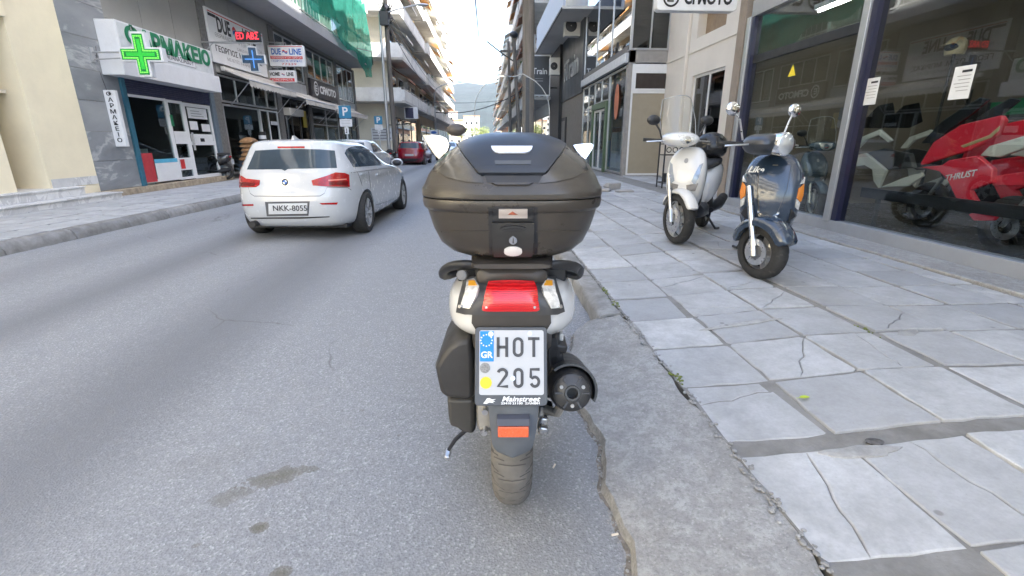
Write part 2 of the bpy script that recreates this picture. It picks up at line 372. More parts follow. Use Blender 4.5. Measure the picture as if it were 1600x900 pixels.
def outline(x0, x1, y0, y1, jit=.006, chip=.25, n=6):
    P = [(x0, y0), (x1, y0), (x1, y1), (x0, y1)]; out = []
    for i in range(4):
        a, b = P[i], P[(i + 1) % 4]; ch = random.uniform(.01, .032) if random.random() < chip else random.uniform(.003, .009)
        L = hypot(b[0] - a[0], b[1] - a[1]); t0 = ch / L
        for k in range(n):
            t = t0 + (1 - 2 * t0) * k / (n - 1)
            out.append((a[0] + (b[0] - a[0]) * t + random.uniform(-jit, jit), a[1] + (b[1] - a[1]) * t + random.uniform(-jit, jit)))
    return out
def plate(mb, pts, z0, z1, rnd=.008, tilt=(0, 0), piv=None):
    cx = sum(p[0] for p in pts) / len(pts); cy = sum(p[1] for p in pts) / len(pts)
    pv_ = piv or (cx, cy)
    def ring(k, z):
        o = []
        for x, y in pts:
            d = hypot(x - cx, y - cy) or 1; f = (d - k) / d; X, Y = cx + (x - cx) * f, cy + (y - cy) * f
            o.append((X, Y, z + (X - pv_[0]) * tilt[0] + (Y - pv_[1]) * tilt[1]))
        return o
    mb.loft([ring(-.002, z0), ring(0, z1 - rnd * .6), ring(rnd, z1)], True)
def split(pts, a, b, gap=.003, wob=.012):
    """cut an outline by a jagged line through a and b; returns the two pieces"""
    dx, dy = b[0] - a[0], b[1] - a[1]; L = hypot(dx, dy); dx /= L; dy /= L; nx_, ny_ = -dy, dx
    ph = random.uniform(0, 9)
    def wv(t): return wob * (sin(t * 23 + ph) * .6 + sin(t * 57 + ph * 2) * .4 + sin(t * 130 + ph) * .25)
    def side(p): return (p[0] - a[0]) * nx_ + (p[1] - a[1]) * ny_
    out = []
    for sg in (1, -1):
        Q = []; cuts_ = []
        for i in range(len(pts)):
            p, q = pts[i], pts[(i + 1) % len(pts)]; sp_, sq = side(p) * sg, side(q) * sg
            if sp_ >= 0: Q.append(p)
            if (sp_ >= 0) != (sq >= 0):
                t = sp_ / (sp_ - sq); c = (p[0] + (q[0] - p[0]) * t, p[1] + (q[1] - p[1]) * t); Q.append(c); cuts_.append(len(Q) - 1)
        if len(cuts_) != 2: return [pts]
        i0, i1 = cuts_
        if (i0 + 1) % len(Q) != i1 % len(Q): i0, i1 = i1, i0
        A, B = Q[i0], Q[i1]; tA = (A[0] - a[0]) * dx + (A[1] - a[1]) * dy; tB = (B[0] - a[0]) * dx + (B[1] - a[1]) * dy; mid = []
        for k in range(1, 8):
            t = tA + (tB - tA) * k / 8; w = wv(t) + gap * sg; mid.append((a[0] + dx * t + nx_ * w, a[1] + dy * t + ny_ * w))
        R_ = []
        for k in range(len(Q)):
            R_.append(Q[k])
            if k == i0: R_ += mid
        out.append(R_)
    return out

ZP = .1; ZS = .18
def zp(x):   # the pavement climbs from the kerb, then runs level to the shops
    t = max(0, min(1, (x - 1.03) / 1.3)); return ZP + (ZS - ZP) * t * t * (3 - 2 * t)
pav = MB().loft([[(1.02, y, -.3)] + [(x, y, zp(x) - .009) for x in (1.02, 1.3, 1.6, 1.9, 2.2, 2.5, 4.62)] + [(4.62, y, -.3)] for y in (-6.5, 36.4)]).box(4.62, 9.0, 9.0, 18.5, -.3, ZS - .01).box(1.02, 4.9, 36.41, 420, -.3, ZP).build('pavement_right', [M_MORT], None, 0); tag(pav, kind='structure')
cols = [(1.035, 1.488), (1.508, 1.967), (1.988, 2.4), (2.47, 2.935), (2.955, 3.41), (3.435, 3.9), (3.92, 4.13)]
crk = {(0, 1): [((1.2, 1.2), (1.32, 1.66))], (0, 2): [((1.03, 2.0), (1.5, 2.1))], (1, 3): [((1.6, 2.1), (1.95, 2.6))], (2, 3): [((2.2, 2.1), (2.3, 2.6))], (3, 4): [((2.7, 2.8), (3.1, 3.1))], (1, 5): [((1.6, 3.3), (2.0, 3.2))], (4, 3): [((3.3, 2.1), (3.5, 2.7))], (2, 6): [((2.1, 3.7), (2.5, 3.9))], (0, 9): [((1.1, 5.2), (1.45, 5.4))], (1, 1): []}
for ci, (a, b) in enumerate(cols):
    j = 0; y = .62 + (.0, 0, .02, -.03, .05, .0, .1)[ci]
    while y < 16.8:
        h = .462 + random.uniform(-.008, .008); y1 = y + h
        if 1.52 < y1 < 1.72: y1 = 1.60
        if not (ci == 0 and j == 0):
            pts = outline(a + random.uniform(-.01, .006), b + random.uniform(-.006, .01), y, y1, .007 if y > 4 else .006, .5, 6 if y < 6 else 4)
            mb = MB(); zm_ = zp((a + b) / 2); zt = zm_ + random.uniform(-.004, .005); tl = ((zp(b) - zp(a)) / (b - a) + random.uniform(-.005, .005), random.uniform(-.006, .006))
            cuts = list(crk.get((ci, j), []))
            if not cuts and random.random() < .2:
                m0 = ((a + b) / 2 + random.uniform(-.1, .1), (y + y1) / 2 + random.uniform(-.1, .1)); an = random.uniform(0, pi); cuts = [(m0, (m0[0] + cos(an), m0[1] + sin(an)))]
                if random.random() < .3: an += random.uniform(.7, 1.6); cuts.append((m0, (m0[0] + cos(an), m0[1] + sin(an))))
            pcs = [pts]
            for q in cuts: pcs = [z for pc in pcs for z in split(pc, *q)]
            pcs = [z for z in pcs if len(z) > 3]
            for pc in pcs: plate(mb, pc, zt - .03, zt + random.uniform(-.002, .002) * (len(pcs) > 1), .006, tl, ((a + b) / 2, (y + y1) / 2))
            mb.build('paving_slab', M_SLAB, pav, 25)
        y = y1 + (.1 if abs(y1 - 1.6) < .01 else random.uniform(.012, .028)); j += 1
for x0, x1 in ((4.85, 5.35), (5.4, 5.9)):
    y = 9.2
    while y < 16.5: mb = MB(); plate(mb, outline(x0, x1, y, y + .48), ZS - .03, ZS); mb.build('paving_slab', M_SLAB, pav, 25); y += .51
M_PATCH = stone('cement_patch', (.34, .335, .32), (.46, .455, .44), (.26, .25, .24), .8, 3)
for px, py, rx, ry, rz, lb in ((1345, 705, .16, .035, -.05, 'narrow cement repair along the wide joint'), (1160, 505, .28, .028, .1, 'thin cement smear along a cross joint'), (1420, 520, .1, .04, .4, 'rough cement repair where four slabs meet'), (1120, 425, .25, .03, .1, 'thin cement smear near the parked scooters')):
    c_ = gz(px, py, .1); c_ = gz(px, py, zp(c_.x)); pts = [(rx * (1 + .12 * sin(3 * a_ + px) + random.uniform(-.1, .1)) * cos(a_), ry * (1 + .1 * sin(5 * a_ + py) + random.uniform(-.12, .12)) * sin(a_)) for a_ in [2 * pi * k / 26 for k in range(26)]]
    mb = MB(); sl_p = (zp(c_.x + .05) - zp(c_.x - .05)) / .1; cr_, sr_ = cos(rz), sin(rz); pts = [(x * cr_ - y * sr_, x * sr_ + y * cr_) for x, y in pts]
    mb.loft([[(x * k_, y * k_, z_ + x * k_ * sl_p) for x, y in pts] for k_, z_ in ((1, -.006), (.98, .0004), (.8, .0022))]); o = mb.build('cement_patch', M_PATCH, pav, 40); o.location = c_
# concrete apron ramped down to the road, broken edge
ap = MB(); ny = 90; cs = [0, .03, .08, .2, .4, .6, .8, .92, 1.0]; y0, y1 = -3.0, 3.42
def edge(y): return .485 + .035 * sin(y * 3.1 + 1) * sin(y * 1.3) + .02 * sin(y * 11) + .008 * sin(y * 31) + max(0, y - 1.9) ** 2 * .05 + max(0, y - 3.1) * .6
def inner(y): return 1.02 + .02 * sin(y * 5) + .012 * sin(y * 17)
vv = []
for i in range(ny + 1):
    y = y0 + (y1 - y0) * i / ny
    yy = min(y, 3.4); e, w = edge(yy), inner(yy)
    for k, c in enumerate(cs):
        x = e + (w - e) * c; z = (-.03 if k == 0 else .012 + .078 * (c ** .8)) + .004 * sin(x * 23 + y * 7) * sin(y * 13) + random.uniform(-.0015, .0015)
        if i == ny: z = -.06
        vv.append((x, y, z))
K = len(cs); ap._a(vv, [(i * K + k, i * K + k + 1, (i + 1) * K + k + 1, (i + 1) * K + k) for i in range(ny) for k in range(K - 1)])
tag(ap.build('concrete_apron', M_CONC, None, 50), kind='structure')
# broken mortar crust, dirt and moss in the seam between apron and road / slabs
cr = MB()
for i in range(420):
    y = random.uniform(.8, 3.3); x = edge(y) + random.gauss(-.008, .012); s_ = random.uniform(.002, .007)
    cr.ball((x, y, roadz(x, y) + s_ * .25), (s_, s_ * random.uniform(.7, 1.4), s_ * .55), 6, 4)
for i in range(500):
    y = random.uniform(.8, 8); x = 1.03 + random.gauss(-.012, .014); s_ = random.uniform(.003, .012)
    cr.ball((x, y, ZP - .004), (s_, s_ * random.uniform(.7, 1.4), s_ * .5), 6, 4)
tag(cr.build('gravel_crumbs', M_CONC, None, 30), 'loose concrete crumbs along the broken apron seam', 'gravel', kind='stuff')
dt = MB(); rows_ = [[], []]
for i in range(160):
    y = .6 + 2.75 * i / 159; e_ = edge(y); w_ = .004 + .012 * abs(sin(y * 4.3)) + random.uniform(0, .006)
    rows_[0].append((e_ + .012, y, roadz(e_, y) + .004)); rows_[1].append((e_ - w_, y + random.uniform(-.005, .005), roadz(e_ - w_, y) + .0015))
dt.loft(rows_, False, False); tag(dt.build('dirt', mat('gutter_dirt', (.2, .175, .145), .95, var=.5, sc=40, bump=.5, bsc=80), None, 40), 'brown dirt gathered along the broken apron edge', 'dirt', kind='stuff')
# right kerb: worn stones beyond the apron
kerb = MB().box(.9, 1.03, 3.3, 40, -.3, ZP - .02).build('kerb_right', M_MORT, None, 0); tag(kerb, kind='structure')
y = 3.3
while y < 26:
    L = random.uniform(.85, 1.1); mb = MB(); prof = [(.83, -.2), (.835, .055), (.86, ZP - .012), (.9, ZP - .002), (1.0, ZP), (1.015, ZP - .03), (1.015, -.2)]
    rings = []
    for k in range(9):
        t = y + L * k / 8; rings.append([(px_ + random.uniform(-.008, .008), t, pz + random.uniform(-.007, .004)) for px_, pz in prof])
    mb.loft(rings); mb.build('kerb_stone', M_KERB, kerb, 50); y += L + .012
# left kerb and pavement
def lk(y): return -6.28 + .045 * y if y < 14 else -5.65
pl = MB(); ysl = [-12, 0, 4, 8, 12, 14, 35, 39, 420]
pl.loft([[(lk(y) - .14, y, -.3), (lk(y) - .14, y, .12), (-9.6, y, .125), (-9.6, y, -.3)] for y in ysl[:7]])
pl.loft([[(lk(y), y, -.3), (lk(y), y, .12), (-9.6, y, .125), (-9.6, y, -.3)] for y in ysl[7:]])
pavl = tag(pl.build('pavement_left', M_MORT, None, 0), kind='structure')
kl = tag(MB().loft([[(lk(y) - .13, y, -.3), (lk(y) - .03, y, -.3), (lk(y) - .03, y, .1), (lk(y) - .13, y, .1)] for y in ysl[:7]]).build('kerb_left', M_MORT, None, 0), kind='structure')
y = 2.0
while y < 34:
    L = random.uniform(.92, 1.08); rings = []
    pr = [(.03, -.2), (.02, .02), (0, .07), (-.03, .118), (-.08, .135), (-.15, .138), (-.16, -.2)]
    for k in range(9):
        t = y + L * k / 8; rings.append([(lk(t) + px_ + random.uniform(-.012, .012), t, pz + random.uniform(-.008, .006)) for px_, pz in pr])
    MB().loft(rings).build('kerb_stone', M_KERB, kl, 50); y += L + .015
x = 0; c = 0
while c < 5:
    y = 4.0 + c * .1
    while y < 24:
        xa = lk(y) - .19 - c * .5; mb = MB()
        plate(mb, outline(xa - .475, xa, y, y + .475, .005, .3, 3), .1, .135 + random.uniform(-.003, .003), .006, (0, random.uniform(-.006, .006))); mb.build('paving_slab', M_SLABL, pavl, 25); y += .5
    c += 1
# litter
lf = thing('fallen_leaf', 'small yellow-green leaf lying on a pale paving slab', 'leaf', gz(1257, 621, zp(1.65) + .006))
mb = MB(); mb._a([(-.028, 0, 0), (-.012, .012, .003), (.01, .013, .005), (.03, .002, .002), (.012, -.011, .004), (-.01, -.012, .003), (0, 0, .0)], [(0, 6, 1), (1, 6, 2), (2, 6, 3), (3, 6, 4), (4, 6, 5), (5, 6, 0)]); mb.build('blade', mat('leaf_green', (.42, .52, .04), .5), lf)
MB().tube([(-.028, 0, 0), (-.038, -.004, 0), (-.045, -.004, .002)], .001, 5).build('stem', mat('leaf_green', (.42, .52, .04), .5), lf)
p = gz(1366, 692, zp(1.65) - .008)
o = MB().lathe([(.0, .001), (.018, .003), (.026, -.003), (.03, .004), (.02, .0065), (.0, .002)], (0, 0, 0), 'z', 12).build('bottle_cap', mat('scrap_grey', (.1, .095, .09), .8, var=.5, sc=60)); o.location = p + V((0, 0, .004)); o.scale = (1.3, .8, 1); tag(o, 'crushed dark scrap lying in the mortar strip between slabs', 'litter')
for px, py, rz, lb in ((866, 728, 1.1, 'white cigarette butt on the asphalt beside the concrete apron'), (961, 835, .2, 'pale cigarette butt against the broken apron edge')):
    q = thing('cigarette_butt', lb, 'litter', gz(px, py, .008), rz); MB().cyl((-.012, 0, 0), (.012, 0, 0), .004, 8).build('filter', mat('filter_paper', (.7, .62, .5), .8), q)
# rubble by the far shop
bm_ = mat('broken_tile', (.38, .36, .34), .85, bump=.5, bsc=40)
for i, (px, py, sx, sy, sz, rz, lb) in enumerate(((957, 296, .32, .22, .16, .3, 'broken concrete block upright among rubble on the pavement'), (943, 299, .3, .2, .08, -.4, 'flat broken chunk left of the upright rubble block'), (975, 300, .4, .18, .06, .15, 'long flat broken slab piece right of the upright rubble block'))):
    p = gz(px, py, ZS); mb = MB(); rings = [[(a * sx / 2 * k + random.uniform(-.03, .03), b * sy / 2 * k + random.uniform(-.03, .03), z * sz) for a, b in ((-1, -1), (0, -1.1), (1, -1), (1.05, 0), (1, 1), (0, 1.05), (-1, 1))] for z, k in ((-.05, 1), (.5, 1.04), (1, .9))]
    o = mb.loft(rings).build('rubble_block', bm_, None, 20); o.location = p; o.rotation_euler = (0, 0, rz); tag(o, lb, 'rubble')
# moss in the slab joints
mo = MB()
for x, y, k in ((1.03, 3.9, 26), (1.02, 3.55, 26), (1.03, 2.3, 22), (2.43, 2.7, 10)):
    for i in range(k):
        s_ = random.uniform(.004, .01); mo.ball((x + random.gauss(0, .012), y + random.gauss(0, .05), zp(x) - .004), (s_, s_, s_ * .8), 6, 4)
tag(mo.build('moss', mat('moss_green', (.16, .19, .05), .95, var=.4, sc=60), None), 'tufts of moss growing in the paving joints', 'moss', kind='stuff')
# hill
hm = MB(); ny, nx = 24, 70; vv = []
from mathutils import noise as mnoise
for j in range(ny + 1):
    for i in range(nx + 1):
        x = -2400 + 4800 * i / nx; y = 900 + 2000 * j / ny; t = j / ny
        ridge = 215 + 60 * sin(x * .0016 + 1.0) + 40 * mnoise.noise((x * .003, 2.2, 0))
        z = ridge * (sin(min(1, t * 1.15) * pi / 2) ** 1.3) + 26 * mnoise.noise((x * .006, y * .006, 1)) * t + 12 * mnoise.noise((x * .02, y * .02, 5)) * t
        vv.append((x, y, z - 2))
hm._a(vv, [(j * (nx + 1) + i, j * (nx + 1) + i + 1, (j + 1) * (nx + 1) + i + 1, (j + 1) * (nx + 1) + i) for j in range(ny) for i in range(nx)])
tag(hm.build('hill', mat('hill_scrub', (.012, .02, .02), .95, var=.5, sc=.02), None, 80), kind='structure')
# ================================================================== left-hand buildings (facades face +x)
XL = -8.6
TL = (pi / 2, 0, pi / 2); TC = (pi / 2, 0, 0); TR = (pi / 2, 0, -pi / 2)   # lettering facing +x, facing the camera, facing -x
def marble():
    n = N('grey_marble'); f = n.noise(.75, 9, .6, None, (1, .55, 1.6), .5); g_ = n.noise(2.2, 7, .6, None, (1, .5, 1.5), .3)
    c = n.ramp(f, [(.3, (.17, .185, .2)), (.47, (.25, .265, .28)), (.5, (.42, .43, .44)), (.54, (.24, .255, .27)), (.75, (.31, .325, .335))])
    c = n.mix(n.ramp(g_, [(.5, 0.0), (.8, .35)]), c, (.36, .365, .37)); n.col(c); n.rough(.32); return put('grey_marble', n)
def wmarble():
    n = N('white_marble'); f = n.noise(2.2, 8, .6, dist=1.2); n.col(n.ramp(f, [(.3, (.56, .56, .55)), (.5, (.66, .66, .65)), (.53, (.48, .48, .48)), (.7, (.62, .62, .61))])); n.rough(.4); return put('white_marble', n)
M_MARB, M_WMARB = marble(), wmarble()
M_YEL = mat('yellow_render', (.8, .72, .53), .8, var=.06, sc=1.2, bump=.15, bsc=40, dirt=.12)
M_CREAM = mat('cream_render', (.7, .64, .52), .85, var=.08, sc=.8, dirt=.2)
M_GRAN = mat('dark_granite', (.16, .155, .15), .5, var=.3, sc=18)
M_PANEL = mat('facade_panel_grey', (.3, .3, .28), .6, var=.06, sc=1)
M_CONCW = mat('balcony_concrete', (.56, .55, .52), .85, var=.12, sc=1.5, dirt=.35)
M_PLAST = mat('white_render', (.66, .65, .62), .85, var=.06, sc=.7, dirt=.2)
M_SIGNW = mat('sign_white', (.72, .73, .74), .4, var=.03, dirt=.08)
M_NAVY = mat('navy_shutter', (.03, .032, .075), .5)
M_TEAL = mat('teal_frame', (.03, .13, .19), .5)
M_GREEN = mat('sign_green', (.02, .2, .09), .45); M_RED = mat('sign_red', (.55, .03, .03), .45); M_BLUE = mat('sign_blue', (.02, .12, .42), .45)
M_GREY = mat('sign_grey_text', (.3, .3, .31), .5)
M_INT = mat('shop_interior', (.16, .15, .14), .9, sc=.7); M_INTL = mat('shop_shelf', (.35, .33, .3), .7, sc=4, var=.5)
M_CLOTH = mat('awning_cloth', (.5, .48, .44), .9, var=.1, sc=2, dirt=.35)
M_UPVC = mat('white_upvc', (.72, .73, .74), .35, var=.03)
M_DKGLASS = glass('dark_window_glass', (.28, .3, .31), 1.0, 0, .09)

# ---- yellow entrance building
yb = thing('yellow_building', 'pale yellow rendered building with recessed entrance beside grey marble', 'building', (XL, 4, 0))
yb_ = lambda: MB()
def Lb(name, m, x0, x1, y0, y1, z0, z1, root, bev=0): return box(name, m, x0 - XL, x1 - XL, y0 - root.location.y, y1 - root.location.y, z0, z1, root, bev)
Lb('pillar', M_YEL, -9.9, XL, 10.05, 11.27, .1, 9, yb); Lb('pillar', M_YEL, -9.9, XL, 6.2, 9.35, .3, 9, yb)
Lb('wall', M_YEL, -11, -9.95, 4, 11.27, .1, 9, yb); Lb('lintel', M_YEL, -9.9, XL + .06, 4, 10.05, 3.48, 9.0, yb); Lb('wall_end', M_YEL, -9.9, XL, -20, 6.2, .1, 9, yb)
Lb('upper_storey', M_YEL, -16, XL + .3, -20, 11.27, 9, 19, yb)
for k in range(5):
    for z in (4.4, 10.2, 13.4, 16.4):
        w0 = Lb('window', M_UPVC, XL + .06 if z < 9 else XL + .3, XL + .1 if z < 9 else XL + .34, -18 + k * 6, -15.6 + k * 6, z, z + 1.9, yb); MB().box(0, .01, .12, 2.28, .12, 1.78).build('pane', M_DKGLASS, w0, 0).location = ((.1 if z < 9 else .34), -22 + k * 6, z)
for z in (9.4, 12.7, 15.7): Lb('balcony', M_CONCW, XL + .3, XL + 1.5, -20, 11.2, z, z + .15, yb); Lb('parapet', M_PLAST, XL + 1.4, XL + 1.5, -20, 11.2, z + .151, z + 1.0, yb)
d = Lb('entrance_door', M_UPVC, -9.95, -9.88, 9.36, 10.04, .45, 1.9, yb); MB().box(0, .02, .1, .6, .7, 1.7).build('pane', M_DKGLASS, d).location = (-9.88 - XL, 5.36, 0)
s1 = MB().box(-9.9 - XL, .48, 3.2, 7.22, 0, .24).box(-9.9 - XL, .5, 3.2, 7.24, .24, .27).build('step', M_WMARB, yb, 0, .006); MB().box(-9.9 - XL, .2, 3.2, 6.6, .27, .42).box(-9.9 - XL, .22, 3.2, 6.62, .42, .45).build('step', M_WMARB, yb, 0, .006)
for y0, y1 in ((6.6, 7.2), (2.2, 4.34)): MB().box(0.0, .012, y0 - .5, y1 + .06, .45, .62).build('skirting', M_WMARB, yb, 0)
box('lamp_panel', mat('soffit_panel', (.6, .57, .5), .6), -1.3, -.3, 5.36, 6.04, 2.2, 2.26, yb)

# ---- grey building with the shops
gb = thing('grey_shop_building', 'grey marble and granite building with pharmacy, awnings and long balcony slab', 'building', (XL, 11.28, 0))
Y0 = 11.28
MB().box(-6, -.12, 0, 23.5, 5.85, 18).build('upper_wall', M_PANEL, gb, 0)
MB().box(-7, -3.2, 0, 23.5, -.1, 5.85).build('back_wall', M_INT, gb, 0)
MB().box(-3.2, -.1, 0.0, 23.5, -.1, .17).build('shop_floor', M_INT, gb, 0)
MB().box(-3.2, -.1, 0.0, 23.5, 5.7, 5.85).build('ceiling', M_INT, gb, 0)
for y in (1.3, 5.5, 10.55, 14.2, 19.2, 23.2): MB().box(-3.2, -.12, y, y + .2, .17, 5.7).build('partition', M_INT, gb, 0)
# marble pilaster tiles
zz = [.28, .92, 1.56, 2.2, 2.84, 3.5, 4.2, 4.95, 5.7, 6.5, 7.3, 8.2]
for i in range(len(zz) - 1): MB().box(-.1, 0, .0, 1.33, zz[i] + .004, zz[i + 1] - .004).build('marble_tile', M_MARB, gb, 0, .003)
MB().box(-.12, -.01, .0, 1.33, .05, 8.2).build('pilaster_core', M_MORT, gb, 0)
MB().box(-.1, .1, -.2, 5.6, .05, .27).build('plinth', mat('worn_plinth', (.4, .33, .24), .9, sc=8, var=.3, dirt=.4), gb, 0, .01)
for y0, y1 in ((5.35, 5.85), (10.4, 10.85), (14.1, 14.5), (19.0, 19.5), (23.1, 23.5)): MB().box(-.12, .02, y0, y1, .05, 5.85).build('pillar', M_GRAN, gb, 0, .004)
for y0, y1, z0, z1 in ((1.33, 5.35, 4.05, 5.85), (5.85, 10.4, 3.5, 5.85)):
    MB().box(-.14, -.05, y0, y1, z0, z1).build('fascia_backing', M_PANEL, gb, 0)
    k = 3; w = (y1 - y0) / k
    for i in range(k): MB().box(-.05, -.02, y0 + i * w + .008, y0 + (i + 1) * w - .008, z0, z1).build('facade_panel', M_PANEL, gb, 0, .003)
for y0, y1, z0, z1 in ((10.85, 14.1, 3.2, 3.95), (14.5, 19, 3.1, 4.35), (19.5, 23.1, 3.0, 3.75)): MB().box(-.12, -.01, y0, y1, z0, z1).build('fascia', mat('fascia_marble', (.3, .32, .34), .4, sc=2), gb, 0)
def shopwin(y0, y1, z0, z1, bars, m=M_UPVC, g_=M_GLASS, fr=.06, tr=None, x=-.02, nm='shop_window'):
    """frame with mullions, one pane per light"""
    mb = MB().box(x - .06, x, y0, y1, z0, z0 + fr).box(x - .06, x, y0, y1, z1 - fr, z1)
    ys = [y0 + fr / 2] + [y0 + (y1 - y0) * b for b in bars] + [y1 - fr / 2]
    for y in ys: mb.box(x - .058, x + .002, y - fr / 2, y + fr / 2, z0 + .001, z1 - .001)
    if tr: mb.box(x - .056, x + .004, y0 + .002, y1 - .002, tr - fr / 2, tr + fr / 2)
    o = mb.build(nm, m, gb, 0, .004)
    zs = [(z0 + fr, z1 - fr)] if not tr else [(z0 + fr, tr - fr / 2), (tr + fr / 2, z1 - fr)]
    for a, b in zip(ys[:-1], ys[1:]):
        for u, v in zs: MB().box(x - .034, x - .026, a + fr / 2, b - fr / 2, u, v).build('pane', g_, o, 0)
    return o
# pharmacy front
MB().box(-.02, .05, 1.33, 1.47, .27, 2.9).build('roller_guide', M_TEAL, gb, 0, .004)
MB().box(-.1, .03, 5.2, 5.42, .1, 2.9).build('roller_guide', mat('slate_frame', (.12, .16, .2), .5), gb, 0, .004)
rs = MB()
for i in range(9): rs.cyl((-.04, 1.48, 2.47 + i * .048), (-.04, 5.2, 2.47 + i * .048), .027, 8)
rs.build('roller_shutter', M_NAVY, gb, 40)
pw = shopwin(1.48, 3.0, .32, 2.46, [], fr=.07); pd = shopwin(3.0, 3.72, .3, 2.44, [], fr=.07, nm='side_light')
dr = shopwin(3.72, 5.15, .28, 2.42, [], fr=.1, tr=1.3, nm='shop_door')
MB().box(.0, .05, 3.84, 3.88, 1.1, 1.6).build('handle', M_STEEL, dr, 0, .005)
for nm, m, a in (('window_decal', M_SIGNW, (2.02, 2.98, .36, .86)), ('window_decal', mat('decal_blue', (.1, .4, .58), .5), (2.02, 2.98, .8, .9)), ('window_decal', mat('decal_red', (.45, .04, .05), .5), (1.52, 1.98, .34, 1.06)), ('window_decal', M_SIGNW, (3.08, 3.65, 1.28, 1.62)), ('window_decal', M_SIGNW, (3.08, 3.65, .56, .9)), ('notice', M_SIGNW, (3.85, 5.02, 1.24, 1.56)), ('notice', M_SIGNW, (3.9, 4.9, 2.0, 2.3)), ('notice', M_SIGNW, (3.9, 4.3, 1.68, 1.92)), ('notice', M_SIGNW, (4.5, 4.95, 1.64, 1.86)), ('window_decal', M_GREEN, (3.04, 3.16, 1.75, 2.05))):
    MB().box(-.022 + (.004 if m is not M_SIGNW else 0), -.017 + (.004 if m is not M_SIGNW else 0), *a).build(nm, m, pw if a[0] < 3 else (pd if a[0] < 3.7 else dr), 0)
MB().box(-.016, -.012, 4.3, 4.52, 1.34, 1.44).build('letter_slot', M_INK, dr, 0)
for k in range(3): MB().box(-.016, -.013, 4.05, 4.7 - k * .1, 2.06 + k * .07, 2.08 + k * .07).build('printed_line', M_GREY, dr, 0)
MB().box(-.017, -.013, 3.1, 3.3, .6, .86).build('poster_figure', M_RED, pd, 0)
# pharmacy interior
for i in range(4):
    sh = MB().box(-3.1, -2.75, 1.6, 5.2, .5 + i * .5, .53 + i * .5)
    sh.build('shelf', M_INTL, gb, 0)
    for k in range(9): MB().box(-3.0, -2.8, 1.7 + k * .38, 1.95 + k * .38, .53 + i * .5, .53 + i * .5 + random.uniform(.15, .35)).build('shelf_box', random.choice([M_INTL, M_SIGNW, M_GREEN, M_BLUE]), gb, 0)
MB().box(-1.4, -.9, 1.9, 3.2, .17, 1.15).build('counter', M_SIGNW, gb, 0)
# second shop: transom windows, door, interior
shopwin(5.95, 8.6, 1.0 - .72, 2.55, [], M_ALU); shopwin(5.95, 10.35, 2.6, 3.45, [.25, .55, .8], M_ALU); d2 = shopwin(8.65, 10.3, .25, 2.55, [.45], M_UPVC, nm='shop_door')
MB().box(-.015, -.01, 9.5, 10.15, 2.0, 2.14).build('notice', M_SIGNW, d2, 0)
# third and fourth shops
shopwin(10.9, 14.05, .2, 3.15, [.3, .62], M_DARK, M_DKGLASS); shopwin(14.55, 18.95, .2, 3.05, [.5], M_ALU, M_GLASS, tr=2.2); shopwin(19.55, 23.05, .2, 2.95, [.33, .66], M_DARK, M_GLASS)
MB().box(.0, .03, 13.1, 13.5, 2.0, 2.75).build('yellow_notice', mat('notice_yellow', (.5, .38, .05), .5), gb, 0)
MB().box(-.1, .25, 10.95, 12.6, 2.45, 2.75).build('air_curtain', M_PLAST, gb, 0, .01)
for y0 in (10.9, 14.6, 19.6): MB().box(-3.1, -2.0, y0 + .3, y0 + 3.0, .17, 1.4).build('display_counter', mat('brown_counter', (.12, .09, .07), .6), gb, 0)
# first-floor windows
for y0, y1, z0, z1 in ((10.95, 14.0, 4.0, 5.7), (14.6, 18.9, 4.4, 5.7), (19.6, 23.0, 3.8, 5.7)): shopwin(y0, y1, z0, z1, [.33, .66] if y0 != 14.6 else [.25, .5, .75], M_ALU if y0 < 19 else M_UPVC, M_GLASS, nm='first_floor_window')
for y0, y1 in ((19.7, 20.9), (21.3, 22.4)): MB().box(-.35, -.32, y0, y1, 3.85, 5.6).build('curtain', mat('curtain_white', (.6, .6, .57), .9), gb, 0)
# balcony slab with railing and net
bl = MB().box(-.12, 1.2, 1.0, 23.5, 6.0, 6.16).box(1.1, 1.24, 1.0, 23.5, 5.98, 6.42).build('balcony_slab', mat('balcony_grey', (.33, .34, .36), .7, var=.08, sc=.9, dirt=.2), gb, 0, .01)
rl = MB().box(1.13, 1.2, 1.0, 23.4, 6.5, 6.56).box(1.14, 1.19, 1.0, 23.4, 7.35, 7.41)
for i in range(56): rl.box(1.155, 1.175, 1.1 + i * .4, 1.12 + i * .4, 6.42, 7.36)
rl.build('railing', M_PLAST, bl, 0)
for i in range(5):
    w = MB().box(-.1, -.04, 2.2 + i * 4.3, 4.6 + i * 4.3, 6.3, 8.6).build('balcony_door', M_UPVC, gb, 0); MB().box(-.045, -.03, 2.35 + i * 4.3, 4.45 + i * 4.3, 6.45, 8.45).build('pane', M_DKGLASS, w, 0)
for k in (9.2, 12.3, 15.4): MB().box(-.12, 1.2, .5, 23.5, k, k + .18).box(1.1, 1.22, .5, 23.5, k, k + .9).build('balcony', M_CONCW, gb, 0)
nn = N('net_green'); nn.n.remove(nn.b); df = nn.new('ShaderNodeBsdfDiffuse'); df.inputs[0].default_value = (.04, .2, .16, 1); tl_ = nn.new('ShaderNodeBsdfTranslucent'); tl_.inputs[0].default_value = (.05, .4, .3, 1); tp = nn.new('ShaderNodeBsdfTransparent'); tp.inputs[0].default_value = (.55, .85, .75, 1)
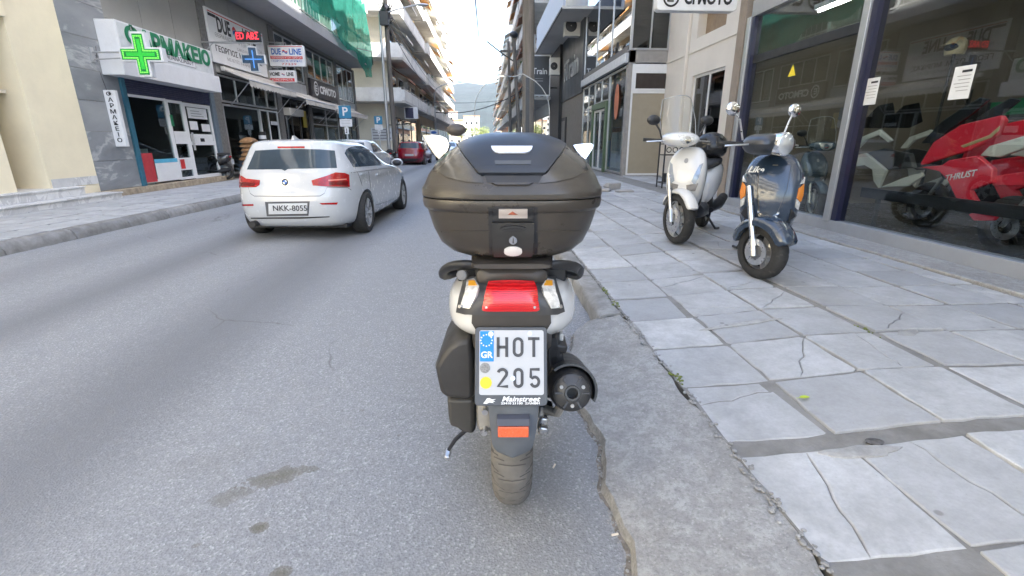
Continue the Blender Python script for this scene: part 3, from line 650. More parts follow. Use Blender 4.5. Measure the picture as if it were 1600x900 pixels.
m1 = nn.new('ShaderNodeMixShader'); m1.inputs[0].default_value = .45; nn.l(df.outputs[0], m1.inputs[1]); nn.l(tl_.outputs[0], m1.inputs[2]); m2 = nn.new('ShaderNodeMixShader'); nn.l(nn.ramp(nn.noise(3, 4, .6), [(.35, .18), (.7, .5)]), m2.inputs[0]); nn.l(m1.outputs[0], m2.inputs[1]); nn.l(tp.outputs[0], m2.inputs[2]); nn.l(m2.outputs[0], nn.n['Material Output'].inputs[0]); M_NET = put('net_green', nn)
nt = thing('safety_net', 'sheer green building net hanging over the balcony railing', 'net', (-7.3, 25, 6))
rows = []; 
for j in range(15):
    t = j / 14; row = []
    for i in range(41):
        u = i / 40; yy = 22.2 + u * 11.8 + .12 * sin(t * 5 + u * 3); zz_ = 9.6 - t * (2.6 + 1.9 * u ** 1.3 + .25 * sin(u * 17))
        row.append((-7.3 + .07 * sin(u * 38 + t * 2.2) + .05 * sin(u * 17 - t * 5) + .16 * t * t - (.14 * u if t > .8 else 0) + 7.3, yy - 25, zz_ - 6))
    rows.append(row)
mb = MB(); mb.loft(rows, False, False); mb.build('net_sheet', M_NET, nt, 80)
MB().tube([(0, -2.8, 3.62), (0.02, 4, 3.57), (0, 9.0, 3.62)], .015, 6).build('tie_rope', M_GREEN, nt)
MB().tube([(.2, 5.0, .4), (.45, 7.5, .65), (.2, 8.9, .1)], .02, 6).build('tie_rope', M_DARK, nt)

# ---- awnings
def awning(y0, y1, z, xo, lb, drop=.32):
    t = thing('awning', lb, 'awning', (XL, y0, z)); L = y1 - y0
    c = MB(); n_ = max(8, int(L / .11)); 
    c.loft([[(.05, L * i / n_, .02), (xo * .5, L * i / n_, -drop * .5 - .02 * sin(i * .6) ** 2), (xo, L * i / n_, -drop)] for i in range(n_ + 1)], False, False)
    c.build('cloth', M_CLOTH, t, 60)
    v = MB(); sc_ = int(L / .22); pts = []
    for i in range(sc_ * 6 + 1):
        u = i / (sc_ * 6); pts.append((L * u, -.17 - .05 * abs(sin(u * sc_ * pi))))
    v.loft([[(xo + .01, y, -drop), (xo + .02 + .01 * sin(y * 9), y, z_ - drop)] for y, z_ in pts], False, False)
    v.build('valance', M_CLOTH, t, 60)
    MB().cyl((xo, 0, -drop), (xo, L, -drop), .025, 8).build('front_bar', M_ALU, t)
    for y in (.12, L - .12): MB().tube([(.05, y, -1.15), (xo * .55, y, -.72), (xo, y, -drop)], .014, 6).build('arm', M_ALU, t)
    MB().box(0.0, .12, 0, L, -.05, .08).build('cassette', M_PLAST, t, 0, .01)
    return t
awning(17.45, 21.55, 3.62, .85, 'beige scalloped awning over the shop with stacked sacks')
awning(22.3, 26.6, 3.42, .95, 'beige scalloped awning below the round logo of the black sign')
awning(26.75, 33.6, 3.32, .95, 'long beige awning running to the corner past the black sign', .36)

# ---- pharmacy sign box
ps = thing('pharmacy_sign', 'white box sign with green Greek lettering over the pharmacy door', 'sign', (XL, 12.3, 2.8))
a = gx(187, 31, -8.1); b = gx(332, 80, -8.1); c = gx(182, 114, -8.1); d = gx(340, 141, -8.1); e = gx(182, 80, -8.1); f_ = gx(333, 115, -8.1)
ya, yb2 = a.y - 12.3 - .1, b.y - 12.3; zt = a.z - 2.8; zm = e.z - 2.8; zb = c.z - 2.8
MB().box(.0, .44, ya, yb2, zm, zt).build('upper_box', M_SIGNW, ps, 0, .01); MB().box(.0, .5, ya - .1, yb2 + .15, zb, zm - .01).build('lower_box', M_SIGNW, ps, 0, .01)
MB().box(.441, .446, ya + .05, yb2 - .05, zm + .04, zt - .04).build('sign_face', mat('sign_pale', (.6, .63, .63), .35), ps, 0)
text('ΦΑΡΜΑΚΕΙΟ', M_GREEN, .52, ps, (.455, (ya + yb2) / 2 + .05, (zm + zt) / 2 + .07), TL, .006, .022, width=(yb2 - ya) * .9)
MB().box(.446, .449, yb2 - 2.35, yb2 - .95, zm + .07, zm + .31).build('name_frame', M_GREY, ps, 0); MB().box(.449, .452, yb2 - 2.33, yb2 - .97, zm + .09, zm + .29).build('name_plate', M_SIGNW, ps, 0)
text('ΑΘΑΝΑΣΙΑΔΟΥ', M_INK, .17, ps, (.455, yb2 - 1.65, zm + .19), TL, .001, width=1.2)
# green cross
cy_ = 11.95; pc = gy(224, 86, cy_); px_m = gy(258, 86, cy_).x - gy(190, 86, cy_).x
gc = thing('pharmacy_cross', 'lit green pharmacy cross sign on a bracket beside the box sign', 'sign', (pc.x, cy_, pc.z))
def cross(w, t): return [(-t, -w), (t, -w), (t, -t), (w, -t), (w, t), (t, t), (t, w), (-t, w), (-t, t), (-w, t), (-w, -t), (-t, -t)]
w = px_m / 2 * .98; t_ = w * .32
MB().prism(cross(w, t_), -.08, .08, 'y').build('housing', M_SIGNW, gc, 0, .008)
MB().prism(cross(w * .9, t_ * .74), -.092, -.085, 'y').build('panel', mat('cross_green', (.01, .2, .05), .4, emit=(.0, .3, .05), es=.03), gc, 0)
led = MB(); q = cross(w * .8, t_ * .5)
for i in range(12):
    p0, p1 = q[i], q[(i + 1) % 12]; L = hypot(p1[0] - p0[0], p1[1] - p0[1]); k = max(2, int(L / .03))
    for j in range(k): u = j / k; led.cbox((p0[0] + (p1[0] - p0[0]) * u, -.096, p0[1] + (p1[1] - p0[1]) * u), (.02, .006, .02))
led.build('led_row', mat('led_green', (.1, .8, .1), .4, emit=(.25, 1, .08), es=.32), gc, 0)
led = MB(); q = cross(w * .66, t_ * .26); led.prism(q, -.0955, -.093, 'y'); led.build('led_core', mat('led_core', (.02, .5, .05), .4, emit=(.05, .6, .05), es=.05), gc, 0)
MB().tube([(XL - pc.x, 0, .05), (-w + .02, 0, .05)], .02, 8).tube([(XL - pc.x, 0, -.1), (-w + .02, 0, -.06)], .015, 8).cbox((XL - pc.x + .02, 0, 0), (.04, .1, .3)).build('bracket', M_ALU, gc)
# small vertical sign
vy = gx(163, 141, XL).y; p0 = gy(163, 141, vy); p1 = gy(181, 143, vy); p2 = gy(182, 229, vy)
vsn = thing('vertical_sign', 'narrow white vertical sign with stacked black Greek letters on marble', 'sign', (XL, vy, p2.z))
ww = p1.x - p0.x; hh = p0.z - p2.z; MB().box(0.0, ww, -.05, .05, 0, hh).build('board', M_SIGNW, vsn, 0, .006)
for i, ch in enumerate('ΦΑΡΜΑΚΕΙΟ'): text(ch, M_INK, .125, vsn, (ww / 2, -.053, hh - .085 - i * (hh - .12) / 9 * 1.02), TC, .002, .002, wide=1.3)
MB().tube([(.05, 0, hh), (-.02, 0, hh + .5), (.05, -.02, hh + .9)], .006, 5).build('cable', M_DARK, vsn)
# wall sign DUE LINE
dl = thing('wall_sign', 'large white wall sign with dark red-waved two-word lettering beside pharmacy', 'sign', (XL, 16.95, 3.77)); LY, LZ = 3.95, 1.56
MB().box(.0, .08, 0, LY, 0, LZ).build('board', M_SIGNW, dl, 0, .006); MB().box(.08, .084, .1, LY - .05, LZ - .1, LZ - .07).build('red_line', M_RED, dl, 0)
MB().box(.08, .084, .1, .55, LZ - .22, LZ - .13).build('black_dash', M_INK, dl, 0)
text('DUE', M_INK, .62, dl, (.084, .98, LZ - .4), TL, .002, .02, width=.85); text('LINE', M_INK, .62, dl, (.084, 2.75, LZ - .4), TL, .002, .02, width=.95)
def wave(parent, y, z, s, nrm, k):
    for c_, dz, m in ((0, .5, M_RED), (1, -.35, M_BLUE)):
        top = [(s * (-1 + 2 * i / 10), dz * s * .55 + .34 * s * sin(pi * 2 * i / 10) + .2 * s) for i in range(11)]; low = [(u, v - .42 * s) for u, v in reversed(top)]
        pts = [(u, v) for u, v in top + low]
        if k == 'x': mb = MB().prism([(y + u, z + v) for u, v in pts], nrm, nrm + .004, 'x')
        else: mb = MB().prism([(y + u, z + v) for u, v in pts], nrm - .004, nrm, 'y')
        mb.build('wave_emblem', m, parent, 0)
wave(dl, 1.8, LZ - .42, .24, .081, 'x')
text('ΘΕΡΜΑΝΣΗ  -  ΨΥΞΗ  -  ΥΔΡΕΥΣΗ', M_GREY, .17, dl, (.084, 2.0, LZ - .72), TL, .001, width=3.3)
text('CARLO POLETTI', M_GREY, .13, dl, (.084, 2.3, LZ - .92), TL, .001, width=1.2)
text('ΓΕΩΡΓΙΟΣ Μ. ΜΠΡΙΚΑΣ', M_INK, .24, dl, (.084, 1.9, LZ - 1.13), TL, .001, .004, width=3.3); text('ΜΕΛΕΤΕΣ ΕΦΑΡΜΟΓΕΣ Τ.Ε.', M_GREY, .14, dl, (.084, 2.1, LZ - 1.36), TL, .001, width=2.4)
# red LED scroller and unlit blue cross on one bracket
ly = gx(318, 66, XL).y - .1; q0 = gy(318, 66, ly); q1 = gy(408, 66, ly); lz = q0.z
lb_ = thing('led_scroller', 'red lit scrolling sign on a horizontal bracket in front of the wall sign', 'sign', (XL, ly, lz)); xr = q1.x - XL
MB().tube([(0, 0, 0), (xr, 0, 0)], .03, 8).tube([(0, 0, -.3), (.35, 0, 0)], .015, 6).build('bracket', M_ALU, lb_)
u0 = gy(369, 60, ly).x - XL; MB().box(u0, xr, -.06, .06, .03, .3).build('housing', M_INK, lb_, 0, .006)
text('ED ABΣ', mat('led_red', (.8, .05, .05), .4, emit=(1, .03, .06), es=.35), .27, lb_, ((u0 + xr) / 2, -.063, .17), TC, .002, .004, width=(xr - u0) * .92)
c0 = gy(397, 93, ly); bc = thing('blue_cross_sign', 'unlit blue-grey pharmacy cross hanging below the red scroller', 'sign', (c0.x, ly, c0.z)); w = .36
MB().prism(cross(w, w * .36), -.05, .05, 'y').build('housing', M_SIGNW, bc, 0, .006); MB().prism(cross(w * .92, w * .32), -.058, -.052, 'y').build('panel', mat('cross_slate', (.05, .09, .14), .3), bc, 0); MB().prism(cross(w * .7, w * .05), -.062, -.059, 'y').build('led_core', mat('led_blue', (.1, .3, .7), .4, emit=(.1, .35, 1), es=.08), bc, 0)
MB().cyl((0, 0, w), (0, 0, lz - c0.z), .02, 6).build('hanger', M_ALU, bc)
# projecting signs
def proj(name, lb, a, b, y, th=.18):
    p0 = gy(*a, y); p1 = gy(*b, y); t = thing(name, lb, 'sign', (p0.x, y, p1.z)); W_, H_ = p1.x - p0.x, p0.z - p1.z
    MB().prism(rrect(W_, H_, .03, 3, W_ / 2, H_ / 2), -th / 2, th / 2, 'y').build('board', M_SIGNW, t, 30, .006)
    MB().tube([(W_ * .5, 0, H_), (W_ * .5, 0, H_ + .1), (XL - p0.x, 0, H_ + .12)], .02, 6).build('bracket', M_ALU, t); return t, W_, H_, -th / 2 - .004
t, w, h, n_ = proj('projecting_sign', 'white projecting sign with blue two-word name, red wave and red strip', (419, 71), (478, 104), 21.4)
MB().box(.04, w - .04, n_ + .001, n_ + .004, h * .93, h * .96).build('red_line', M_RED, t, 0)
text('DUE', M_BLUE, h * .4, t, (w * .22, n_, h * .68), TC, .002, .008, width=w * .27); text('LINE', M_BLUE, h * .4, t, (w * .76, n_, h * .68), TC, .002, .008, width=w * .34); wave(t, w * .47, h * .68, w * .07, n_ + .003, 'y')
MB().box(.06, w - .06, n_, n_ + .004, h * .34, h * .48).build('red_strip', M_RED, t, 0); text('ΘΕΡΜΑΝΣΗ-ΨΥΞΗ-ΥΔΡΕΥΣΗ', M_SIGNW, h * .14, t, (w * .5, n_ - .002, h * .41), TC, .001, width=w * .85)
text('ΓΕΩΡΓΙΟΣ Μ. ΜΠΡΙΚΑΣ', M_BLUE, h * .15, t, (w * .5, n_, h * .24), TC, .001, width=w * .86); text('77339', M_RED, h * .14, t, (w * .55, n_, h * .09), TC, .001, width=w * .42)
t, w, h, n_ = proj('projecting_sign', 'smaller white projecting sign with black name above a red strip', (421, 110), (464, 129), 21.4)
text('HOME', M_INK, h * .42, t, (w * .22, n_, h * .66), TC, .002, .006, width=w * .38); text('LINE', M_INK, h * .42, t, (w * .8, n_, h * .66), TC, .002, .006, width=w * .26); wave(t, w * .54, h * .64, w * .055, n_ + .003, 'y')
MB().box(.03, w - .05, n_, n_ + .004, h * .06, h * .34).build('red_strip', M_RED, t, 0); text('ΚΟΙΝΟΧΡΗΣΤΑ', M_SIGNW, h * .22, t, (w * .48, n_ - .002, h * .2), TC, .001, width=w * .8)
# black sign
cf = thing('black_logo_sign', 'black rectangular wall sign with white ring logo and lettering', 'sign', (XL, 25.6, 3.48)); MB().box(.0, .16, 0, 4.3, 0, .85).build('board', mat('sign_black', (.015, .013, .018), .35), cf, 0, .008)
def logo(parent, c, r, rot, m):
    mb = MB().torus((0, 0, 0), r, r * .13, 'z', 24, 6, rz=.006)
    mb.box(-r * .5, r * .35, r * .3, r * .5, -.004, .006).box(-r * .55, -r * .35, -r * .45, r * .5, -.004, .006).box(-r * .5, r * .45, -r * .1, r * .1, -.004, .006).box(-r * .5, r * .35, -r * .5, -r * .3, -.004, .006)
    o = mb.build('ring_logo', m, parent, 30); o.location = c; o.rotation_euler = rot
logo(cf, (.165, .75, .44), .3, TL, M_SIGNW); text('CFMOTO', M_SIGNW, .5, cf, (.165, 2.65, .42), TL, .003, .02, width=2.75)
# stack of sacks, striped roll
M_SACK = mat('brown_sack', (.36, .2, .09), .6, var=.35, sc=7, bump=.2, bsc=25)
def sack(loc, rz, lb, sc=1):
    rings = []
    for k in range(9):
        u = -1 + 2 * k / 8; wv_ = .5 * (1 - .12 * abs(u) ** 4); th = .085 * (1 - .8 * u * u) + .012
        rings.append([(c_ * .22 * (1 - .1 * abs(u) ** 3) + .01 * sin(k * 3), u * .36, th + s_ * th) for c_, s_ in [(cos(2 * pi * j / 14) * 1.0, sin(2 * pi * j / 14)) for j in range(14)]])
    o = MB().loft(rings).build('sack', M_SACK, None, 50); o.location = loc; o.rotation_euler = (0, 0, rz); o.scale = (sc,) * 3
    return tag(o, lb, 'sack', 'brown sacks stacked by the shop window')
for k, w_ in enumerate(('bottom', 'second', 'third', 'fourth', 'fifth', 'sixth', 'seventh', 'eighth', 'topmost')): sack((-8.28 + random.uniform(-.03, .03), 17.75 + .03 * k + random.uniform(-.04, .04), .14 + k * .145), random.uniform(-.15, .15), 'plump brown sack by the shop window, ' + w_ + (' of its stack' if k in (0, 8) else ' from the bottom of its stack'), 1.0)
st = thing('striped_roll', 'black and white striped roll standing outside the shop window', 'roll', (-8.3, 19.1, .14))
for k in range(12): MB().cyl((0, 0, k * .13), (0, 0, k * .13 + .13), .13 + (.006 if k % 2 else 0), 16).build('stripe', M_INK if k % 2 else M_SIGNW, st)
# ================================================================== right-hand buildings (facades face -x)
XR = 4.6
def WB(root): mb = MB(); mb.M = Matrix.Translation(-root.location); return mb
M_BLUEF = mat('blue_frame_film', (.012, .014, .045), .4); M_BRST = stone('brown_stone_cladding', (.28, .23, .19), (.3, .25, .2), (.2, .17, .14), .4)
M_SILL = mat('sill_metal', (.3, .32, .36), .45, .0, var=.05, dirt=.1); M_SHOPIN = mat('showroom_wall', (.2, .17, .14), .85, sc=.8, var=.12); M_SHOPFL = mat('showroom_floor', (.07, .065, .06), .25)
M_SHOPGL = glass('showroom_glass', (.8, .84, .84), .75, 0, .06)
sb = thing('showroom_building', 'motorcycle showroom with tall glass front, aluminium mullions and grey sill', 'building', (XR, 0, 0))
WB(sb).box(4.15, 4.62, -6.5, 9.0, -.2, .205).build('threshold', M_CONC, sb, 0, .012)
WB(sb).box(4.55, 4.72, -6.5, 9.0, .205, .345).build('sill_panel', M_SILL, sb, 0, .004)
WB(sb).box(4.72, 11.9, -6.5, 9.0, -.1, .2).build('showroom_floor', M_SHOPFL, sb, 0)
WB(sb).box(11.2, 11.4, -6.5, 9.0, .2, 5.0).build('back_wall', M_SHOPIN, sb, 0); WB(sb).box(4.8, 11.2, 8.85, 9.0, .2, 5.0).build('end_wall', M_SHOPIN, sb, 0); WB(sb).box(4.8, 11.2, -6.5, -6.3, .2, 5).build('end_wall', M_SHOPIN, sb, 0)
WB(sb).box(4.6, 11.4, -6.5, 9.0, 5.0, 21).build('upper_floors', M_PLAST, sb, 0)
WB(sb).box(4.56, 4.74, -6.5, 8.8, 3.35, 3.6).build('head_beam', M_ALU, sb, 0, .005); WB(sb).box(4.58, 4.72, -6.5, 8.8, 4.2, 5.0).build('fascia', mat('showroom_fascia', (.5, .5, .5), .5), sb, 0)
WB(sb).box(4.52, 4.95, 8.92, 9.16, .1, 5.4).build('stone_pilaster', M_BRST, sb, 0, .01)
ymul = [8.82, 6.08, 2.9, -.3, -3.5, -6.3]
for i, y in enumerate(ymul):
    m_ = WB(sb).box(4.53, 4.7, y - .055, y + .055, .33, 3.36).build('mullion', M_ALU, sb, 0, .006)
    WB(sb).box(4.56, 4.69, y - .15, y - .056, .345, 3.35).build('blue_film', M_BLUEF, m_, 0)
WB(sb).box(4.9, 5.0, 6.52, 6.62, .2, 3.35).build('inner_post', M_ALU, sb, 0, .006); WB(sb).box(4.62, 4.69, 6.14, 8.7, 2.62, 2.74).build('transom', M_DARK, sb, 0, .004)
for a, b in zip(ymul[1:], ymul[:-1]):
    WB(sb).box(4.622, 4.63, a + .056, b - .15, .345, 3.35).build('glass_pane', M_SHOPGL, sb, 0)
    WB(sb).box(4.622, 4.63, a + .056, b - .15, 3.6, 4.2).build('glass_pane', M_SHOPGL, sb, 0)
WB(sb).box(4.8, 4.84, -4, 5.9, .66, .78).build('inner_rail', M_DARK, sb, 0)
for y in (5.6, 3.2, .5, -2): WB(sb).box(4.8, 4.84, y, y + .04, .2, .66).build('rail_post', M_DARK, sb, 0)
# notices and sticker on the glass
def notice(px, py, w, h, lb, tilt=0):
    p = gx(px, py, 4.618); t = thing('paper_notice', lb, 'notice', p); o = MB().box(-.003, 0, -w / 2, w / 2, -h / 2, h / 2).build('sheet', M_SIGNW, t, 0)
    for k in range(6): MB().box(-.0045, -.0032, -w * .38, w * (.38 if k else .1) - (k % 3) * .02, h * .3 - k * h * .11, h * .3 - k * h * .11 + (.022 if k == 0 else .006)).build('printed_line', M_INK if k == 0 else M_GREY, t, 0)
    return t
notice(1503, 129, .21, .3, 'white printed sheet taped to the glass above the red motorcycle'); notice(1361, 143, .21, .3, 'white printed sheet taped beside the blue-lined mullion')
p = gx(1238, 111, 4.617); t = thing('warning_sticker', 'yellow triangular sticker on the showroom glass', 'sticker', p); MB().prism([(-.09, -.07), (.09, -.07), (0, .09)], -.003, 0, 'x').build('triangle', mat('sticker_yellow', (.75, .6, .02), .5), t, 0)
# white projecting sign with logo over the pavement
y_ = 9.35; a = gy(1023, 18, y_); b = gy(1147, 18, y_); t = thing('round_corner_sign', 'white rounded projecting sign with black logo above the pavement', 'sign', (a.x, y_, a.z)); w = b.x - a.x; h = .52
MB().prism(rrect(w, h, .07, 4, w / 2, h / 2), -.09, .09, 'y').build('board', M_SIGNW, t, 30, .01); text('CFMOTO', M_INK, .3, t, (w * .63, -.096, h * .38), TC, .002, .01, width=w * .6); logo(t, (w * .17, -.096, h * .38), .13, TC, M_INK)
MB().tube([(w, 0, h * .55), (4.62 - a.x, 0, h * .55)], .03, 8).build('bracket', M_ALU, t)
# lit fluorescent tubes under the showroom ceiling; near-glass ones placed to brighten the bikes
M_TUBE = mat('lit_tube', (.9, .9, .9), .4, emit=(1, .96, .88), es=7)
for k, (xx, yy) in enumerate(((5.15, 7.2), (5.0, 4.4), (5.0, 2.2), (8.8, 5.6), (8.8, 2.6))):
    t = thing('ceiling_tube_light', ('lit strip light set near the glass to brighten the grey-blue scooter', 'lit strip light set near the glass to brighten the red motorcycle', 'lit strip light set near the glass past the red motorcycle to brighten it', 'lit strip light deeper inside, over the display rack', 'lit strip light deeper inside, over the cabinet')[k], 'lamp', (xx, yy, 3.25), 0, 'strip lights in the showroom')
    MB().box(-.06, .06, -.75, .75, .02, .09).build('fixture', M_SIGNW, t, 0); MB().cyl((0, -.72, 0), (0, .72, 0), .02, 10).build('tube', M_TUBE, t); MB().cyl((0, .5, .09), (0, .5, 1.75), .006, 5).cyl((0, -.5, .09), (0, -.5, 1.75), .006, 5).build('hanger', M_DARK, t)
# shelf with helmet and boxes inside
M_KHAKI = mat('helmet_beige', (.45, .38, .24), .3, coat=.5)
hp = V((7.3, 0, 0)); hp = gx(1494, 72, 7.0)
hl = thing('open_face_helmet', 'beige open-face helmet with dark visor on a showroom stand', 'helmet', (hp.x, hp.y, hp.z - .12), -.4)
MB().lathe([(.115, -.06), (.13, 0), (.135, .06), (.12, .12), (.08, .165), (.03, .185), (.002, .188)], (0, 0, .06), 'z', 24).build('shell', M_KHAKI, hl, 60); MB().ball((-.06, -.05, .1), (.1, .09, .06)).build('visor', M_BLACKP, hl); MB().box(-.17, -.02, -.1, .06, .135, .15).build('peak', M_KHAKI, hl, 0, .005)
MB().cyl((0, 0, -.02 - hl.location.z + .2), (0, 0, .08), .02, 10).cyl((0, 0, .21 - hl.location.z), (0, 0, .23 - hl.location.z), .16, 16).build('stand', M_DARK, hl)
cb = thing('wall_cabinet', 'beige cabinet with square doors along the showroom back wall', 'cabinet', (8.6, 3.6, .2)); MB().box(0, .6, -2.6, 1.4, 0, 1.9).build('carcass', M_SHOPIN, cb, 0)
for k in range(4):
    for j in range(3): MB().box(-.02, .0, -2.55 + k * .99, -1.62 + k * .99, .05 + j * .62, .62 + j * .62).build('door', mat('cabinet_door', (.3, .26, .2), .6), cb, 0, .004)
rk = thing('dark_display_rack', 'dark display rack with stacked gear behind the showroom bikes', 'rack', (8.4, 6.0, .2)); MB().box(0, .5, 0, 2.4, 0, .05).box(0, .5, 0, 2.4, .75, .8).box(0, .5, 0, 2.4, 1.5, 1.55).box(0, .04, 0, .04, 0, 2).box(0, .04, 2.36, 2.4, 0, 2).build('frame', M_DARK, rk, 0)
for k in range(9): MB().ball((.22, .15 + k * .26, .93 + (k % 2) * .01), (.12, .12, .13)).build('helmet_on_rack', random.choice([M_BLACKP, M_WHITE, M_DARK, M_KHAKI]), rk)
for k in range(7): MB().box(.06, .45, .08 + k * .33, .36 + k * .33, 1.55, 1.55 + random.uniform(.18, .34)).build('gear_box', random.choice([M_BLACKP, M_WHITEPL, M_INTL, M_GREEN]), rk, 0)

# ---- recessed white building
wb = thing('white_recessed_building', 'plain off-white building set back beside the showroom', 'building', (6.2, 9.16, 0))
M_OFFW = mat('offwhite_wall', (.68, .64, .58), .8, var=.05, sc=.8, dirt=.08)
WB(wb).box(6.2, 12, 9.16, 12.95, .05, 5.2).box(6.2, 12, 14.95, 17.2, .05, 5.2).box(6.2, 12, 12.95, 14.95, .05, .9).box(6.2, 12, 12.95, 14.95, 3.2, 4.2).box(6.2, 12, 12.95, 13.2, 4.2, 5.2).box(6.2, 12, 13.2, 14.95, 5.0, 5.2).box(6.2, 12, 9.16, 17.2, 5.2, 20).box(6.9, 7.0, 12.95, 14.95, .9, 5.0).build('wall', M_OFFW, wb, 0)
WB(wb).box(6.17, 6.2, 9.16, 17.2, 3.85, 3.9).build('string_course', M_OFFW, wb, 0); 
wf = WB(wb).box(6.26, 6.32, 12.95, 14.95, .9, .97).box(6.26, 6.32, 12.95, 14.95, 3.13, 3.2).box(6.26, 6.32, 12.95, 13.02, .97, 3.13).box(6.26, 6.32, 14.88, 14.95, .97, 3.13).box(6.26, 6.32, 13.9, 13.97, .97, 3.13).build('window', M_UPVC, wb, 0); WB(wb).box(6.285, 6.292, 13.02, 13.9, .97, 3.13).build('pane', M_DKGLASS, wf, 0); WB(wb).box(6.285, 6.292, 13.97, 14.88, .97, 3.13).build('pane', M_DKGLASS, wf, 0)
WB(wb).box(6.45, 6.5, 13.2, 14.95, 4.2, 5.0).build('upper_shutter', mat('brown_shutter', (.25, .18, .12), .6), wb, 0)
WB(wb).box(6.1, 6.2, 15.4, 15.55, .1, 5.2).build('drain_pipe', M_OFFW, wb, 0, .02)
# ---- corner shop: panel facing the camera, glass front to the street
cs_ = thing('glass_corner_shop', 'grey corner shop with beige door panel, vent window and green framed entrance', 'building', (4.9, 17.2, 0)); YC = 17.2
M_GREYP = mat('grey_pillar_paint', (.3, .285, .27), .6); M_BEIGE = mat('beige_panel', (.33, .29, .22), .55, var=.04)
def zc(py): return gy(1000, py, YC).z
WB(cs_).box(4.9, 5.12, YC, YC + .3, .1, zc(76)).box(4.9, 6.2, YC, YC + .2, zc(98), zc(78)).build('pillar', M_GREYP, cs_, 0, .01)
WB(cs_).box(4.9, 6.6, YC - .35, YC, .0, .2).build('step', M_CONC, cs_, 0, .02)
x0, x1 = gy(982, 200, YC).x, gy(1041, 200, YC).x
fr = WB(cs_).box(x0, x0 + .06, YC - .03, YC + .05, .2, zc(100)).box(x1 - .06, x1, YC - .03, YC + .05, .2, zc(100)).box(x0 + .06, x1 - .06, YC - .03, YC + .05, .2, .26).box(x0 + .06, x1 - .06, YC - .03, YC + .05, zc(146), zc(141)).box(x0 + .06, x1 - .06, YC - .03, YC + .05, zc(112), zc(100)).build('panel_frame', M_UPVC, cs_, 0, .004)
WB(cs_).box(x0 + .06, x1 - .06, YC - .01, YC + .03, .26, zc(146)).build('beige_panel', M_BEIGE, fr, 0)
vw = WB(cs_).box(x0 + .06, x0 + .13, YC - .045, YC + .03, zc(141), zc(112)).box(x1 - .13, x1 - .06, YC - .045, YC + .03, zc(141), zc(112)).box(x0 + .13, x1 - .13, YC - .045, YC + .03, zc(141), zc(138.5)).box(x0 + .13, x1 - .13, YC - .045, YC + .03, zc(114.5), zc(112)).build('vent_window', M_UPVC, cs_, 0, .004); WB(cs_).box(x0 + .13, x1 - .13, YC - .02, YC - .01, zc(138.5), zc(114.5)).build('pane', mat('smoked_pane', (.045, .035, .032), .2), vw, 0)
uf = WB(cs_).box(4.9, 6.2, YC - .02, YC + .06, zc(78), zc(75)).box(4.9, 4.97, YC - .02, YC + .06, zc(75), 9).box(5.55, 5.6, YC - .02, YC + .06, zc(75), 9).box(6.15, 6.2, YC - .02, YC + .06, zc(75), 9).build('upper_window', M_ALU, cs_, 0); WB(cs_).box(4.97, 5.55, YC + .01, YC + .02, zc(75), 9).build('pane', glass('green_tint_glass', (.2, .24, .2), .8, .0, .09), uf, 0); WB(cs_).box(5.6, 6.15, YC + .01, YC + .02, zc(75), 9).build('pane', MATS['green_tint_glass'], uf, 0)
bl_ = WB(cs_)
for k in range(40): bl_.box(5.0, 6.15, YC + .1, YC + .13, 4.7 + k * .11, 4.78 + k * .11)
bl_.build('blind', mat('blind_green', (.12, .13, .1), .7), cs_, 0)
WB(cs_).box(6.3, 12, YC + .2, 25, .05, 20).box(4.9, 6.3, YC, 25, 9, 20).box(4.9, 6.3, YC + .3, 25, 4.25, 4.45).build('wall', M_INT, cs_, 0)
WB(cs_).box(4.9, 6.3, YC + .25, 25, -.1, .17).build('shop_floor', M_CONC, cs_, 0)
WB(cs_).box(4.78, 4.95, YC + .1, 25, 3.9, 4.2).build('fascia', mat('pale_fascia', (.55, .56, .57), .4), cs_, 0, .01)
def rwin(root, y0, y1, z0, z1, bars, m, g_, x=4.92, fr=.07, nm='shop_window'):
    mb = WB(root).box(x, x + .06, y0, y1, z0, z0 + fr).box(x, x + .06, y0, y1, z1 - fr, z1); ys = [y0 + fr / 2] + [y0 + (y1 - y0) * b for b in bars] + [y1 - fr / 2]
    for y in ys: mb.box(x - .002, x + .058, y - fr / 2, y + fr / 2, z0 + .001, z1 - .001)
    o = mb.build(nm, m, root, 0)
    for a, b in zip(ys[:-1], ys[1:]): WB(root).box(x + .026, x + .034, a + fr / 2, b - fr / 2, z0 + fr, z1 - fr).build('pane', g_, o, 0)
    return o
M_REFL = glass('mirror_tint_glass', (.25, .27, .27), .8, 0, .32)
rwin(cs_, YC + .25, 19.8, .2, 3.85, [], M_ALU, M_GLASS); rwin(cs_, 22.4, 25, .2, 3.85, [.5], M_ALU, M_GLASS); rwin(cs_, 19.8, 22.4, 2.9, 3.85, [.5], M_ALU, M_GLASS); rwin(cs_, YC + .1, 25, 4.25, 8.9, [.33, .66], M_ALU, M_REFL, nm='upper_window')
M_GRNF = mat('green_door_frame', (.09, .14, .08), .5)
gd = WB(cs_).box(4.82, 4.95, 19.8, 20.0, .15, 2.9).box(4.82, 4.95, 22.2, 22.4, .15, 2.9).box(4.82, 4.95, 20.0, 22.2, 2.66, 2.9).build('green_door_frame', M_GRNF, cs_, 0, .006)
for a in (20.0, 21.1): dl_ = rwin(cs_, a, a + 1.1, .18, 2.64, [], M_UPVC, M_GLASS, 4.9, .08, 'entrance_door')
text('2', M_INK, .45, cs_, (-.01, 2.6 + .9, 1.2), TR, .002, .01)
p = gx(1000, 150, 4.9); WB(cs_).prism([(18.55 + .3 * cos(a) * (1 if 1 else 1), 2.75 + .62 * sin(a)) for a in [2 * pi * k / 20 for k in range(20)]], 4.905, 4.912, 'x').build('orange_decal', mat('decal_orange', (.5, .16, .08), .5), cs_, 0)
